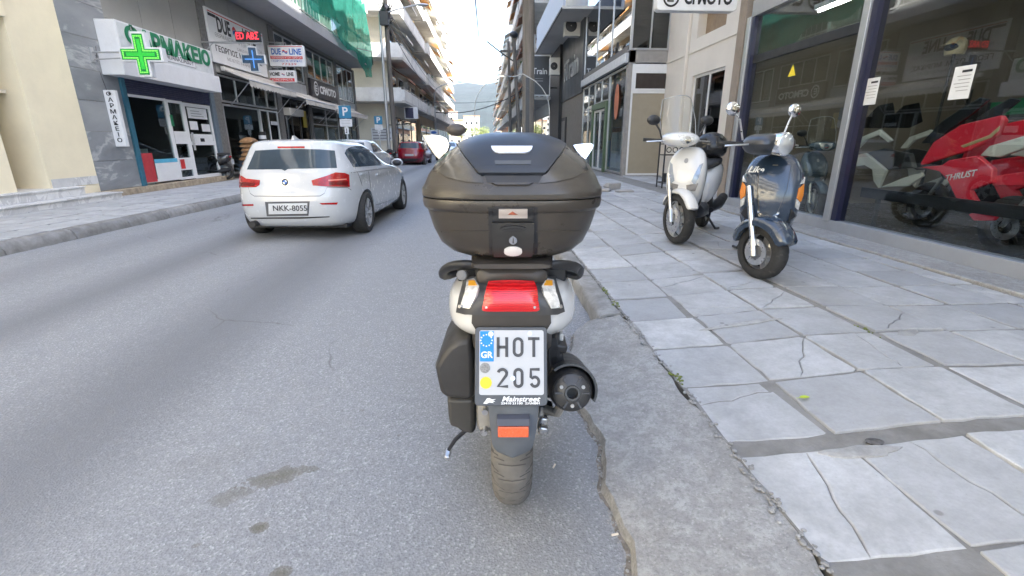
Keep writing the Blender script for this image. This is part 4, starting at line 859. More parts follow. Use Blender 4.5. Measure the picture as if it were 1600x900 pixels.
for k in range(5): WB(cs_).box(5.9, 6.25, 18 + k * 1.3, 18.9 + k * 1.3, .2, random.uniform(1.2, 2.2)).build('shelf_goods', random.choice([M_INTL, M_SHOPIN, M_BLUE, M_SIGNW]), cs_, 0)
# ---- black gym building
bb = thing('black_gym_building', 'black and charcoal building with grey name lettering and overhanging white storey', 'building', (4.9, 25, 0))
M_CHAR = mat('charcoal_panel', (.055, .06, .068), .4, var=.06, sc=.6); M_BLK = mat('matt_black_wall', (.018, .018, .02), .55); M_TAUPE = mat('taupe_wall', (.2, .175, .15), .7); M_BLUEW = mat('bluewhite_render', (.55, .6, .7), .7, var=.03)
WB(bb).box(4.9, 12, 25.02, 36.4, .05, 3.7).build('ground_wall', M_TAUPE, bb, 0); WB(bb).box(4.84, 12, 25.02, 31.6, 3.7, 7.0).build('name_panel', M_CHAR, bb, 0); WB(bb).box(4.7, 4.9, 31.6, 36.4, .05, 7.0).build('black_pier', M_BLK, bb, 0); WB(bb).box(4.9, 12, 31.6, 36.4, 3.7, 7.0).build('upper_wall', M_BLK, bb, 0)
WB(bb).box(3.55, 12, 23.6, 34.6, 7.0, 7.12).box(4.9, 12, 25.02, 36.4, 7.12, 20).build('upper_floors', M_PLAST, bb, 0); WB(bb).box(3.55, 3.7, 23.6, 34.6, 7.12, 8.5).build('parapet', M_BLUEW, bb, 0); WB(bb).box(3.7, 4.9, 34.5, 34.6, 7.12, 8.5).build('parapet', M_BLUEW, bb, 0)
WB(bb).box(3.5, 3.55, 23.6, 34.6, 6.95, 7.05).build('black_trim', M_BLK, bb, 0)
for k in range(3): WB(bb).box(3.55, 4.9, 25, 33.4, 10.2 + 3.1 * k, 10.4 + 3.1 * k).box(3.55, 3.65, 25, 33.4, 10.4 + 3.1 * k, 11.3 + 3.1 * k).build('balcony', M_BLUEW, bb, 0)
text('iTrain', mat('letter_grey', (.35, .36, .37), .4), 1.5, bb, (-.08, 3.2, 5.2), TR, .03, .02, width=4.2)
dd_ = WB(bb).box(4.84, 4.9, 29.6, 31.2, .15, 2.75).build('side_door', M_BLK, bb, 0); WB(bb).box(4.815, 4.838, 29.8, 31.0, .2, 2.55).build('door_leaf', mat('door_dark_grey', (.09, .09, .09), .4), dd_, 0)
def ac(root, x0, x1, y0, y1, z0, z1, face='y'):
    o = WB(root).box(x0, x1, y0, y1, z0, z1).build('air_conditioner', M_PLAST, root, 0, .02)
    cx_, cz_ = (x0 + x1) / 2, (z0 + z1) / 2; r_ = min(x1 - x0, z1 - z0) * .36
    WB(root).lathe([(r_, -.012), (r_ * .9, -.02), (.02, -.01)], (cx_ - (x1 - x0) * .1, y0, cz_), 'y', 16).build('fan_grille', M_DARK, o); return o
a0 = gy(866, 104, 31.0); ac(bb, a0.x - .25, a0.x + .35, 31.0, 31.5, a0.z - .45, a0.z + .5); a0 = gy(892, 40, 26); ac(bb, a0.x - .3, a0.x + .5, 26, 26.5, a0.z - .45, a0.z + .45)
# hanging banner sign
y_ = 32.6; a = gy(822, 86, y_); b = gy(859, 150, y_); t = thing('gym_banner_sign', 'tall charcoal projecting sign with small white lettering and pale border', 'sign', (a.x, y_, b.z)); w, h = b.x - a.x, a.z - b.z
MB().box(0, w, -.1, .1, 0, h).build('border', M_SIGNW, t, 0); MB().box(.07, w - .07, -.115, -.1, .07, h - .07).build('panel', M_CHAR, t, 0); text('i.Train', M_SIGNW, .5, t, (w / 2, -.12, h * .6), TC, .003, .008, width=w * .72); MB().box(w * .38, w * .7, -.118, -.115, h * .42, h * .43).build('underline', M_GREY, t, 0); MB().box(w * .3, w * .7, -.118, -.115, h * .36, h * .375).build('printed_line', M_GREY, t, 0)
MB().tube([(w, 0, h * .8), (4.75 - a.x, 0, h * .8)], .04, 6).tube([(w, 0, h * .2), (4.75 - a.x, 0, h * .2)], .04, 6).build('bracket', M_DARK, t)
# iron plant stand behind the white scooter
fs = thing('iron_plant_stand', 'black wrought-iron stand with scrolls beside the white scooter', 'stand', gz(1047, 293, ZS))
d_ = fs.location
h = 1.15; mb = MB()
for x in (-.3, .55):
    for y in (-.2, .2): mb.box(x - .015, x + .015, y - .015, y + .015, 0, h)
for z in (.12, h - .33, h - .06): mb.box(-.3, .55, -.21, -.19, z, z + .025).box(-.3, .55, .19, .21, z, z + .025).box(-.31, -.29, -.2, .2, z, z + .025).box(.54, .56, -.2, .2, z, z + .025)
mb.build('frame', M_BLACKP, fs, 0)
for k in range(5): MB().torus((-.2 + k * .165, -.2, h - .19), .06, .012, 'y', 16, 6).build('scroll', M_BLACKP, fs)
MB().box(-.36, .6, -.24, .24, h, h + .03).build('top_board', M_BLACKP, fs, 0, .006); MB().lathe([(.0, 0), (.1, 0), (.14, .2), (.15, .22), (.13, .22), (.1, .1)], (-.1, 0, .145), 'z', 16).build('pot', M_BLACKP, fs)
# ================================================================== far apartment houses, poles, wires, street signs
M_SHUT = mat('roller_blind', (.4, .36, .3), .7); M_TERR = mat('terracotta_render', (.5, .27, .17), .85, sc=.6); M_SAND = mat('sand_render', (.58, .47, .33), .85, sc=.6); M_WPAR = mat('white_parapet', (.75, .74, .71), .8, dirt=.25, sc=1.2)
M_AWB = mat('awning_brown', (.32, .15, .09), .9); M_AWO = mat('awning_orange', (.6, .3, .1), .9); M_AWW = mat('awning_white', (.6, .58, .52), .9); M_BRICKY = mat('dull_shopfront', (.12, .11, .1), .6)
def apartment(name, lb, side, xf, y0, y1, floors, h0, hf, wm, pm, dep=1.3, rail=False, aw=(), rnd=1, depth=10, ends=True):
    """side -1: left of the street, facade faces +x; +1: right of it"""
    random.seed(rnd); t = thing(name, lb, 'building', (xf, y0, 0)); L = y1 - y0; s = side
    def bx(nm, m, u0, u1, a, b, z0, z1, par=t):  # u: metres out of the facade towards the street
        q = sorted((-s * u0, -s * u1)); return MB().box(q[0], q[1], a, b, z0, z1).build(nm, m, par, 0)
    H = h0 + floors * hf
    bx('wall', wm, -depth, 0, 0, L, 0, H)
    bx('roof', M_CONCW, -depth - .2, .3, -.2, L + .2, H, H + .3)
    k = max(1, int(L / 4)); w = L / k
    for i in range(k):
        sw = bx('shop_window', M_DARK, .0, .05, i * w + .3, (i + 1) * w - .3, .2, h0 - 1.0); bx('pane', M_DKGLASS, .05, .06, i * w + .4, (i + 1) * w - .4, .3, h0 - 1.1, sw)
    for f in range(floors):
        z = h0 + f * hf; lo, hi = (-.0, L) if f or not ends else (-.0, L)
        sl_ = bx('balcony', M_CONCW, -.0, dep, -.9 if ends else .1, L - .1, z - .1, z + .08)
        if rail:
            q = MB(); xs_ = -s * (dep - .06); q.box(xs_ - .02, xs_ + .02, -.9 if ends else .1, L - .1, z + .98, z + 1.03)
            n_ = int(L / .16)
            for i in range(n_): yy = (-.9 if ends else .1) + (L + .7) * i / n_; q.box(xs_ - .01, xs_ + .01, yy, yy + .02, z + .08, z + .98)
            if ends: 
                for i in range(8): u = -s * dep * i / 8; q.box(u - .01, u + .01, -.88, -.86, z + .08, z + .98)
            q.build('railing', pm, sl_, 0)
        else:
            bx('parapet', pm, dep - .1, dep, -.9 if ends else .1, L - .1, z + .081, z + .85, sl_); bx('rail_bar', M_ALU, dep - .07, dep - .03, -.9 if ends else .1, L - .1, z + .95, z + 1.0, sl_)
            if ends: bx('parapet_end', pm, 0, dep - .1, -.9, -.8, z + .081, z + .85, sl_)
        nb = max(1, int(L / 3.4)); bw = L / nb
        for i in range(nb):
            a = i * bw + .5; b = (i + 1) * bw - .6
            wd = bx('balcony_door', random.choice([M_UPVC, M_SHUT]), 0, .05, a, b, z + .1, z + 2.3); bx('pane', M_DKGLASS, .05, .06, a + .1, b - .1, z + random.choice([.2, .2, 1.2]), z + 2.2, wd)
            if random.random() < .3: ab = bx('air_conditioner', M_PLAST, .05, .38, b + .05, b + .8, z + 1.7, z + 2.25)
            if aw and random.random() < .55:
                m_ = random.choice(aw); q = MB(); q._a([(-s * .1, a - .4, z + 2.6), (-s * .1, b + .4, z + 2.6), (-s * (dep + .25), b + .4, z + 1.75), (-s * (dep + .25), a - .4, z + 1.75), (-s * (dep + .26), a - .4, z + 1.55), (-s * (dep + .26), b + .4, z + 1.55)], [(0, 1, 2, 3), (3, 2, 5, 4)]); q.build('awning', m_, t, 0)
            if random.random() < .22:
                q = MB()
                for c_ in range(14): q.ball((-s * (dep - .3 + random.gauss(0, .12)), a + random.gauss(0, .25), z + .7 + random.uniform(0, .6)), random.uniform(.06, .16), 6, 4)
                q.build('potted_plant', mat('balcony_plant', (.06, .12, .03), .8, var=.5, sc=8), t, 20)
        if ends and rnd == 3:  # side balcony over the cross street
            sb_ = MB().box(-9, -.0, -1.6, 0, z - .1, z + .08).build('side_balcony', M_CONCW, t, 0); MB().box(-9, 1.2, -1.7, -1.6, z - .05, z + .9).build('parapet', pm, sb_, 0)
        elif ends:  # windows in the end wall that looks at the camera
            for i in range(2):
                u = 1.6 + i * 3.4; e_ = MB().box(min(s * u, s * (u + 1.3)), max(s * u, s * (u + 1.3)), -.05, 0, z + .9, z + 2.3).build('end_window', M_UPVC, t, 0); MB().box(min(s * (u + .1), s * (u + 1.2)), max(s * (u + .1), s * (u + 1.2)), -.06, -.05, z + 1.0, z + 2.2).build('pane', M_DKGLASS, e_, 0)
    for i in range(3):  # roof clutter
        yy = random.uniform(.2, .9) * L; bx('roof_tank', M_ALU, -1.5, -.8, yy, yy + 1, H + .3, H + 1.3)
        q = MB().cyl((s * .8, yy, H + .3), (s * .8, yy, H + 2.4), .025, 5)
        for j in range(5): q.cyl((s * .8 - .4, yy, H + 1.5 + .16 * j), (s * .8 + .4, yy, H + 1.5 + .16 * j), .012, 4)
        q.build('antenna', M_ALU, t)
    return t
LA = [('cream corner apartment house with white balcony parapets beyond the side street', -7.3, 40, 55, 4, 4.3, 3.0, M_CREAM, M_WPAR, 1.3, False, (M_AWW, M_AWB), 3),
      ('sand apartment house with brown awnings behind the cream corner house', -7.0, 55.3, 70, 5, 4.2, 3.0, M_SAND, M_CONCW, 1.3, False, (M_AWB, M_AWO, M_AWW), 5),
      ('pale apartment house with railed balconies third beyond the side street', -6.9, 70.3, 88, 5, 4.2, 3.0, M_PLAST, M_WPAR, 1.2, True, (M_AWW,), 8),
      ('cream apartment block with orange awnings fourth beyond the side street', -6.9, 88.3, 98, 4, 4.2, 3.0, M_CREAM, M_WPAR, 1.2, False, (M_AWO, M_AWB), 11)]
for i, (lb, x, a, b, fl, h0, hf, wm, pm, dp, rl_, aw, sd_) in enumerate(LA): tag(apartment('apartment_building', lb, -1, x, a, b, fl, h0, hf, wm, pm, dp, rl_, aw, sd_), group='apartment houses along the street')
RA = [('pale apartment house with brown balcony front just past the gym banner', 4.9, 36.5, 52, 6, 4.3, 3.0, M_PLAST, M_WPAR, 1.4, True, (M_AWB, M_AWW), 21),
      ('sand apartment house with many awnings behind the wooden pole', 4.7, 52.3, 70, 5, 4.2, 3.0, M_SAND, M_CONCW, 1.3, False, (M_AWO, M_AWB, M_AWW), 23),
      ('cream apartment house with white railings further past the gym', 4.5, 70.3, 95, 4, 4.2, 3.0, M_CREAM, M_WPAR, 1.3, True, (M_AWW,), 27),
      ('brick-orange apartment block standing forward near the far pair of poles', 4.4, 98, 128, 4, 4.2, 3.0, M_TERR, M_SAND, 1.2, False, (M_AWO,), 29),
      ('sandy apartment block farthest down the street opposite the hill', 4.6, 140, 190, 3, 4.2, 3.0, M_SAND, M_TERR, 1.2, False, (M_AWO, M_AWW), 31)]
for i, (lb, x, a, b, fl, h0, hf, wm, pm, dp, rl_, aw, sd_) in enumerate(RA): tag(apartment('apartment_building', lb, 1, x, a, b, fl, h0, hf, wm, pm, dp, rl_, aw, sd_), group='apartment houses along the street')
random.seed(40)
# low houses and trees closing the end of the street
for i, (x, y, w, h, m_, lb) in enumerate(((-15, 235, 10, 11, M_SAND, 'low sandy house closing the view at the end of the street'), (-6.5, 260, 8, 14, M_PLAST, 'white block at the street end under the hill'), (-21, 275, 12, 17, M_PLAST, 'tall pale block behind the low sandy house'))):
    t = thing('distant_house', lb, 'building', (x, y, 0)); MB().box(-w / 2, w / 2, 0, 8, 0, h).build('wall', m_, t, 0); MB().box(-w / 2 - .3, w / 2 + .3, -.3, 8.3, h, h + .4).build('roof', M_TERR, t, 0)
    for f in range(int(h / 3)):
        for k in range(3): q = MB().box(-w / 2 + .8 + k * w / 3, -w / 2 + 2 + k * w / 3, -.06, 0, f * 3 + 1, f * 3 + 2.4).build('window', M_UPVC, t, 0); MB().box(-w / 2 + .9 + k * w / 3, -w / 2 + 1.9 + k * w / 3, -.08, -.06, f * 3 + 1.1, f * 3 + 2.3).build('pane', M_DKGLASS, q, 0)
M_LEAF = mat('tree_foliage', (.14, .17, .04), .7, var=.5, sc=3); M_BARK = mat('tree_bark', (.12, .09, .06), .9)
for x, y, h, lb in ((-7.6, 165, 7, 'yellow-green street tree far down the left pavement'), (-4.2, 225, 9, 'pale street tree in front of the low end houses'), (-.2, 215, 8, 'green street tree at the end of the road')):
    t = thing('street_tree', lb, 'tree', (x, y, 0)); tr = MB().tube([(0, 0, 0), (.1, 0, h * .3), (-.05, .1, h * .6)], [.2, .15, .06], 7)
    for k in range(5): a = k * 1.26; tr.tube([(0, 0, h * .35), (cos(a) * h * .2, sin(a) * h * .2, h * .7)], [.08, .02], 5)
    tr.build('trunk', M_BARK, t); lv = MB()
    for k in range(900):
        c = V((random.gauss(0, 1), random.gauss(0, 1), random.gauss(0, .8))); c = c.normalized() * (random.random() ** .4) * h * .32 + V((0, 0, h * .68)); c += V((random.gauss(0, .2),) * 3)
        u = V((random.gauss(0, 1), random.gauss(0, 1), random.gauss(0, 1))).normalized(); v_ = u.orthogonal().normalized(); s_ = random.uniform(.12, .28); lv._a([c + u * s_, c + v_ * s_ * .6, c - u * s_, c - v_ * s_ * .6], [(0, 1, 2, 3)])
    lv.build('crown', M_LEAF, t, 0)
# ---- poles
def wood():
    n = N('weathered_wood'); f = n.noise(9, 6, .7, None, (1, 1, .06)); n.col(n.ramp(f, [(.25, (.05, .043, .038)), (.5, (.14, .125, .11)), (.75, (.24, .22, .2))])); n.rough(.9); n.bump(f, .6, .01); return put('weathered_wood', n)
M_WOOD = wood()
def pole(name, lb, x, y, h, r0, r1, tilt=0, arms=()):
    t = thing(name, lb, 'pole', (x, y, 0)); MB().tube([(tilt * k / 8 + .01 * sin(k), 0, -.2 + (h + .2) * k / 8) for k in range(9)], [r0 + (r1 - r0) * k / 8 for k in range(9)], 14).build('shaft', M_WOOD, t, 60); return t
up = pole('utility_pole', 'thick weathered wooden pole on the kerb ahead of the white scooter', .93, 10.7, 9.2, .135, .105); MB().box(-.8, .8, -.06, .06, 8.3, 8.45).build('cross_arm', M_WOOD, up, 0); MB().box(-.06, .02, -.145, -.12, 1.2, 2.6).build('cable_cover', M_DARK, up, 0)
q = gx(604, 40, -5.45); lp = pole('utility_pole', 'dark wooden pole with cable tangle beside the second parking sign', -5.45, q.y, 9.0, .15, .12, .0)
pr = q.y
tg = MB(); random.seed(5)
for k in range(22):
    a, b = random.uniform(0, 6.28), random.uniform(0, 6.28); tg.tube([(.15 * cos(a), .15 * sin(a), 8.2 + random.uniform(-.3, .6)), (.4 * cos(a + .6), .4 * sin(a + .6), 8.3 + random.uniform(-.5, .5)), (.14 * cos(b), .14 * sin(b), 8.0 + random.uniform(-.6, .6))], .02, 5)
tg.ball((0, 0, 8.4), (.28, .28, .35), 8, 6); tg.build('cable_tangle', M_DARK, lp)
MB().box(-.3, .2, -.4, -.2, 7.6, 8.3).build('junction_box', M_DARK, lp, 0, .02)
sl_t = thing('street_lamp', 'galvanised lamp post next to the dark wooden pole with long arm', 'lamp', (-5.75, pr - .3, 0))
MB().tube([(0, 0, 0), (0, 0, 4), (0, 0, 8.2)], [.11, .09, .06], 12).build('post', M_ALU, sl_t); MB().tube([(0, 0, 8.1), (.9, 0, 8.4), (2.1, 0, 8.65)], .035, 8).build('arm', M_ALU, sl_t); MB().ball((2.4, 0, 8.66), (.38, .12, .07), 14, 8).build('lamp_head', M_ALU, sl_t); MB().ball((2.42, 0, 8.62), (.28, .1, .06), 14, 8).build('lens', M_LAMPGL, sl_t)
q = gx(678, 135, -5.2); l2 = thing('street_lamp', 'slim curved street lamp further along the left pavement', 'lamp', (-5.2, q.y, 0)); hh = q.z
MB().tube([(0, 0, 0), (0, 0, hh - .8), (.25, 0, hh - .2), (1.2, 0, hh + .25), (2.4, 0, hh + .45)], [.09, .07, .06, .05, .04], 8).build('post', M_ALU, l2); MB().ball((2.7, 0, hh + .45), (.4, .14, .08), 10, 6).build('lamp_head', M_ALU, l2)
for (px, top, y, lb, tl2) in ((908 - 45, 107, 0, '', 0),): pass
q = gx(851, 165, 2.6); p2 = pole('utility_pole', 'thin wooden pole farther down the right kerb with side branch', 1.9, 25.0, 6.2, .11, .08, -.45)
MB().tube([(-.35, 0, 5.0), (-1.0, 0, 5.4), (-1.7, 0, 5.9)], .03, 6).ball((-.42, 0, 6.2), (.2, .2, .16), 8, 6).build('lamp_arm', M_DARK, p2)
p3 = pole('utility_pole', 'distant leaning pole with insulators at the edge of the sky', 1.75, 32, 7.2, .1, .08, -.2); MB().box(-.7, .4, -.04, .04, 6.6, 6.72).build('cross_arm', M_WOOD, p3, 0)
for k in range(4): MB().cyl((-.65 + k * .32, 0, 6.72), (-.65 + k * .32, 0, 6.95), .04, 6).build('insulator', M_PLAST, p3)
# ---- overhead wires
def wire(lb, a, b, sag, r=.012):
    a, b = V(a), V(b); o = MB().tube([a.lerp(b, k / 16) - V((0, 0, sag * (1 - (2 * k / 16 - 1) ** 2))) for k in range(17)], r, 5).build('overhead_wire', M_DARK); return tag(o, lb, 'wire')
wire('long overhead wire running up the middle of the pale sky', gy(740, -30, 14), gy(752, 95, 75), .15, .022)
wire('sagging cable across the street low in front of the hill', gy(652, 170, 60), gy(822, 137, 60), 1.4, .05)
wire('upper thin cable crossing the street before the hill', gy(642, 157, 50), gy(850, 146, 50), .5, .02)
wire('cable from the dark wooden pole sloping along the left houses', (-5.45, pr, 8.3), (-5.6, 70, 7.6), .6, .02); wire('second lower cable sloping along the left houses', (-5.45, pr, 7.9), (-5.6, 70, 6.9), 1.0, .025)
wire('third cable above the others along the left houses', (-5.45, pr, 8.7), (-5.7, 70, 8.6), .5, .02)
o = wire('thick black cable looping from the pole to the corner house', gy(604, 195, 36), gy(650, 190, 42), .1, .04)
# ---- parking signs
def pkg(px, py, y, s, lb, xk):
    p = gy(px, py, y); t = thing('parking_sign', lb, 'sign', (p.x, y, 0)); z = p.z
    MB().cyl((0, .03, 0), (0, .03, z + s * .6), .03, 10).build('post', M_ALU, t); MB().prism(rrect(s, s, .03, 3, 0, z), -.012, 0, 'y').build('plate', mat('parking_blue', (.02, .19, .34), .4), t, 0)
    text('P', M_SIGNW, s * .95, t, (0, -.015, z), TC, .001, .008); MB().box(-s / 2, s / 2, -.01, 0, z - s * 1.15, z - s * .56).build('info_plate', M_SIGNW, t, 0)
    for k in range(4): MB().box(-s * .38, s * .38, -.012, -.01, z - s * .68 - k * s * .12, z - s * .65 - k * s * .12).build('printed_line', M_GREY, t, 0)
    MB().box(-s * .17, s * .17, -.01, .0, z - s * 1.75, z - s * 1.2).build('arrow_plate', M_SIGNW, t, 0); MB().box(-s * .03, s * .03, -.012, -.01, z - s * 1.62, z - s * 1.3).box(-s * .1, s * .03, -.012, -.01, z - s * 1.66, z - s * 1.6).build('arrow', M_INK, t, 0)
pkg(539, 175, 19.6, .46, 'blue parking sign in front of the awning past the black sign', 1); pkg(591, 188, 26.0, .4, 'blue parking sign beside the galvanised lamp post', 1)
p = gy(579, 209, 36); t = thing('notice_board', 'white lettered board on the cream side wall by the lamp post', 'sign', (p.x, 39.9, p.z)); MB().box(-.8, .8, -.05, 0, -.45, .5).build('board', M_SIGNW, t, 0)
for k in range(4): MB().box(-.7, .7 - (k % 2) * .3, -.06, -.05, -.35 + k * .22, -.22 + k * .22).build('printed_line', M_GREY, t, 0)
q = gx(650, 190, -6.1); t = thing('shop_light_box', 'dark blue and white light box sign projecting from the corner house', 'sign', (-6.3, 41.5, 3.6)); MB().box(-.2, .9, 0, .25, -.45, .45).build('box', M_SIGNW, t, 0, .01); MB().box(-.1, .55, -.01, 0, -.4, .4).build('panel', M_NAVY, t, 0)
q = gy(678, 207, 52); t = thing('oval_logo_sign', 'small pale blue sign with dark blue oval down the street', 'sign', (q.x, 52, q.z)); MB().box(-.42, .42, -.1, .1, -.25, .25).build('board', M_SIGNW, t, 0); MB().lathe([(.001, -.11), (.22, -.11), (.22, -.1)], (0, 0, 0), 'y', 20).build('oval', M_BLUE, t).scale = (1.3, 1, .6); MB().cyl((0, 0, -q.z), (0, 0, -.25), .05, 8).build('post', M_ALU, t)
# ================================================================== the scooter in front of the camera
CDS = hypot(1.6 * tan(YAW), 1.6)
def lp(px, py, yl):
    dx, dy, dz = px - 800, F * _cp + (450 - py) * _sp, -F * _sp + (450 - py) * _cp; t = (yl + CDS) / dy; return V((dx * t, yl, CH + dz * t))
sc = thing('scooter_with_top_case', 'white scooter with black top case and number plate parked at the kerb', 'scooter', (1.6 * tan(YAW), 1.6, 0), -YAW)
def casemat():
    n = N('case_satin_black'); f = n.noise(4, 6, .65); sc1 = n.noise(30, 3, .6, None, (.2, 1, 3.5)); sc2 = n.noise(45, 3, .6, None, (2.5, 1, .35))
    c = n.ramp(f, [(.3, (.04, .034, .028)), (.7, (.06, .052, .044))]); c = n.mix(n.ramp(sc1, [(.66, 0.0), (.72, .35)]), c, (.1, .09, .08)); c = n.mix(n.ramp(sc2, [(.69, 0.0), (.74, .25)]), c, (.09, .085, .08))
    n.col(c); n.rough(n.ramp(n.noise(7, 6, .7), [(.3, .24), (.55, .32), (.75, .46)])); n.bump(n.noise(260, 3, .6), .12, .002); return put('case_satin_black', n)
M_CASE = casemat()
M_CASEG = mat('case_gloss_panel', (.05, .046, .04), .2, var=.45, sc=7, bump=.03, bsc=120, dirt=.12, coat=.2); M_CASEP = mat('case_blue_black', (.018, .021, .028), .36, var=.12, sc=6)
M_PEARL = mat('pearl_white_paint', (.66, .655, .64), .22, var=.02, coat=.8); M_RACK = mat('rack_brown_black', (.045, .04, .036), .5, var=.2, dirt=.15)
def ngrey(): return mat('mudguard_grey', (.085, .095, .11), .55, var=.15, sc=10, dirt=.15)
M_GROOVE = mat('groove_rubber', (.06, .056, .052), .9)
# tyres with cut tread
def tyre_mesh(rr, rw, rrad, tread=0, n=150, m=20, ax='x'):
    """rr outer radius, rw half width, rrad sidewall height"""
    mb = MB(); rings = []; fl = []
    for i in range(n + 1):
        a = 2 * pi * i / n; ring = []
        for k in range(m):
            b = 2 * pi * k / m + .001; deep = 0; cb, sb_ = cos(b), sin(b); q = rr - rrad + rrad * (abs(cb) ** .8) * (1 if cb > 0 else -1) if cb > -.2 else rr - rrad - .012 - .1 * rrad
            h = rw * (abs(sb_) ** .9) * (1 if sb_ > 0 else -1)
            if tread and cb > .25:
                u = h / rw; ph = (a * tread / (2 * pi) + abs(u) * 1.1) % 1
                if ph < .13 and abs(u) > .2: q -= .004; deep = 1
                if abs(u) < .05: q -= .003
            ring.append((h, q * cos(a), q * sin(a))); fl.append(deep)
        rings.append(ring)
    mb.loft(rings, False); mb.mi = [1 if sum(fl[i] for i in f) >= 2 else 0 for f in mb.f]; return mb
def wheel(parent, c, rr, rw, rrad, spokes, m_rim, name='wheel', tread=28, disc=False):
    w = bpy.data.objects.new(name, None); COL.objects.link(w); w.parent = parent; w.location = c; w.empty_display_size = .05
    tyre_mesh(rr, rw, rrad, tread, 420 if name == 'rear_wheel' and tread == 30 else 150).build('tyre', [M_RUBBER, M_GROOVE], w, 35)
    ri = rr - rrad - .005; mb = MB().lathe([(ri + .012, -rw * .72), (ri - .012, -rw * .68), (ri - .02, -rw * .3), (ri - .02, rw * .3), (ri - .012, rw * .68), (ri + .012, rw * .72)], (0, 0, 0), 'x', 40)
    mb.lathe([(.002, -rw * .62), (.045, -rw * .6), (.05, -rw * .3), (.05, rw * .3), (.045, rw * .6), (.002, rw * .62)], (0, 0, 0), 'x', 20)
    for k in range(spokes):
        a = 2 * pi * k / spokes; b_ = a + .22
        for sg in (0, 1): mb.bar((0, .04 * cos(a), .04 * sin(a)), (0, (ri - .015) * cos(b_ if sg else a - .05), (ri - .015) * sin(b_ if sg else a - .05)), .03, .016, up=(1, 0, 0))
    mb.build('rim', m_rim, w, 35)
    if disc: MB().lathe([(.07, .0), (ri * .62, .0), (ri * .62, .006), (.07, .006)], (-rw - .006, 0, 0), 'x', 28).build('brake_disc', M_STEEL, w)
    return w
M_TYREB = mat('dusty_tyre', (.14, .13, .118), .85, var=.2, sc=12, bump=.1, bsc=120)
rw_ = wheel(sc, (0, 0, .3), .3, .073, .088, 5, M_DARK, 'rear_wheel', 30); [c_.data.materials.__setitem__(0, M_TYREB) for c_ in rw_.children if c_.name.startswith('tyre')]
fwl = wheel(sc, (0, 1.42, .3), .3, .058, .08, 5, M_STEEL, 'front_wheel', 30, True)

# ---- top case: shells by stacked outlines, then panels laid on them
tcs = bpy.data.objects.new('top_case', None); COL.objects.link(tcs); tcs.parent = sc; tcs['label'] = 'large satin black top case with silver badge'
def stack(prof, cap=True, k=64): return MB().loft([[(x, y, z) for x, y in sel(a, b, e, k)] for z, a, b, e in prof], cap)
low = stack([(.98, .13, .11, 3), (.984, .175, .15, 3), (.998, .207, .178, 3), (1.025, .236, .198, 3.1), (1.07, .256, .212, 3.2), (1.115, .268, .22, 3.3), (1.132, .272, .223, 3.3), (1.136, .279, .228, 3.3), (1.142, .2835, .2315, 3.3), (1.16, .286, .234, 3.3), (1.168, .2845, .233, 3.3), (1.168, .27, .22, 3.3)])
lo_o = low.build('lower_shell', M_CASE, tcs, 24)
lid = stack([(1.172, .27, .22, 3.3), (1.172, .2845, .233, 3.3), (1.177, .2865, .2345, 3.3), (1.196, .286, .233, 3.2), (1.2, .281, .229, 3.2), (1.206, .278, .226, 3.1), (1.232, .267, .215, 3.0), (1.262, .246, .198, 2.9), (1.29, .216, .174, 2.8), (1.316, .174, .141, 2.6), (1.336, .125, .1, 2.4), (1.347, .07, .06, 2.2), (1.35, .01, .01, 2)])
lid_o = lid.build('lid', M_CASE, tcs, 24)
bv = bvh_of([lo_o, lid_o])
# raised centre panel running from the badge over the top of the lid
PZ = [(1.242, .26, .209, 2.97), (1.252, .257, .207, 2.95), (1.262, .246, .198, 2.9), (1.276, .232, .187, 2.85), (1.29, .216, .174, 2.8), (1.303, .196, .159, 2.7), (1.316, .174, .141, 2.6), (1.327, .151, .122, 2.5), (1.336, .125, .1, 2.4), (1.343, .095, .078, 2.3), (1.348, .06, .05, 2.2)]
prow = []
for sg_ in (-1, 1):
    for z_, a_, b_, e_ in (PZ if sg_ < 0 else PZ[:3:-1]):
        xw = min(.094 + (z_ - 1.242) * .95, a_ * .985); r_ = []
        for i in range(25):
            x_ = xw * (-1 + i / 12); y_ = b_ * max(0, 1 - (abs(x_) / a_) ** e_) ** (1 / e_); up_ = (z_ - 1.2) / .15
            r_.append((x_ * (1 + .012 * up_ / max(.05, a_) * .5), sg_ * (y_ + .011 * (1 - up_ * .6)), z_ + .003 + .008 * up_))
        prow.append(r_)
under = [[(x * .99, y * .95, z - .02) for x, y, z in r_] for r_ in prow]
pm_ = MB(); pm_.loft(prow, False, False); pm_.loft([prow[0], under[0]], False, False); pm_.loft([[r_[0] for r_ in prow], [r_[0] for r_ in under]], False, False); pm_.loft([[r_[-1] for r_ in prow], [r_[-1] for r_ in under]], False, False)
lpn = pm_.build('lid_panel', M_CASEP, tcs, 40); bvp = bvh_of([lpn, lid_o])
px_patch('side_panel', M_CASEG, [(716, 224), (700, 233), (686, 249), (678, 266), (700, 278), (728, 284.5), (756, 286.5), (746, 262), (731, 238)], bv, tcs, .0035, .004, 5); px_patch('side_panel', M_CASEG, [(880, 224), (897, 233), (910, 249), (918, 266), (897, 278), (869, 284.5), (843, 286.5), (853, 264), (866, 240)], bv, tcs, .0035, .004, 5)
px_patch('lid_recess_shade', M_INK, [(754, 269), (849, 269), (841, 286), (762, 286)], bv, tcs, .002, .004, 4)  # black patch painting in the shade of the recess
px_patch('recess_lip', M_CASE, [(768, 286.5), (832, 286.5), (826, 290), (776, 290)], bv, tcs, .01, .004, 4)
px_patch('rear_band', M_CASE, [(668, 293), (672, 290), (720, 289), (800, 288), (880, 289), (927, 290), (931, 293), (931, 303), (800, 305), (667, 303)], bv, tcs, .0025, .004, 7)
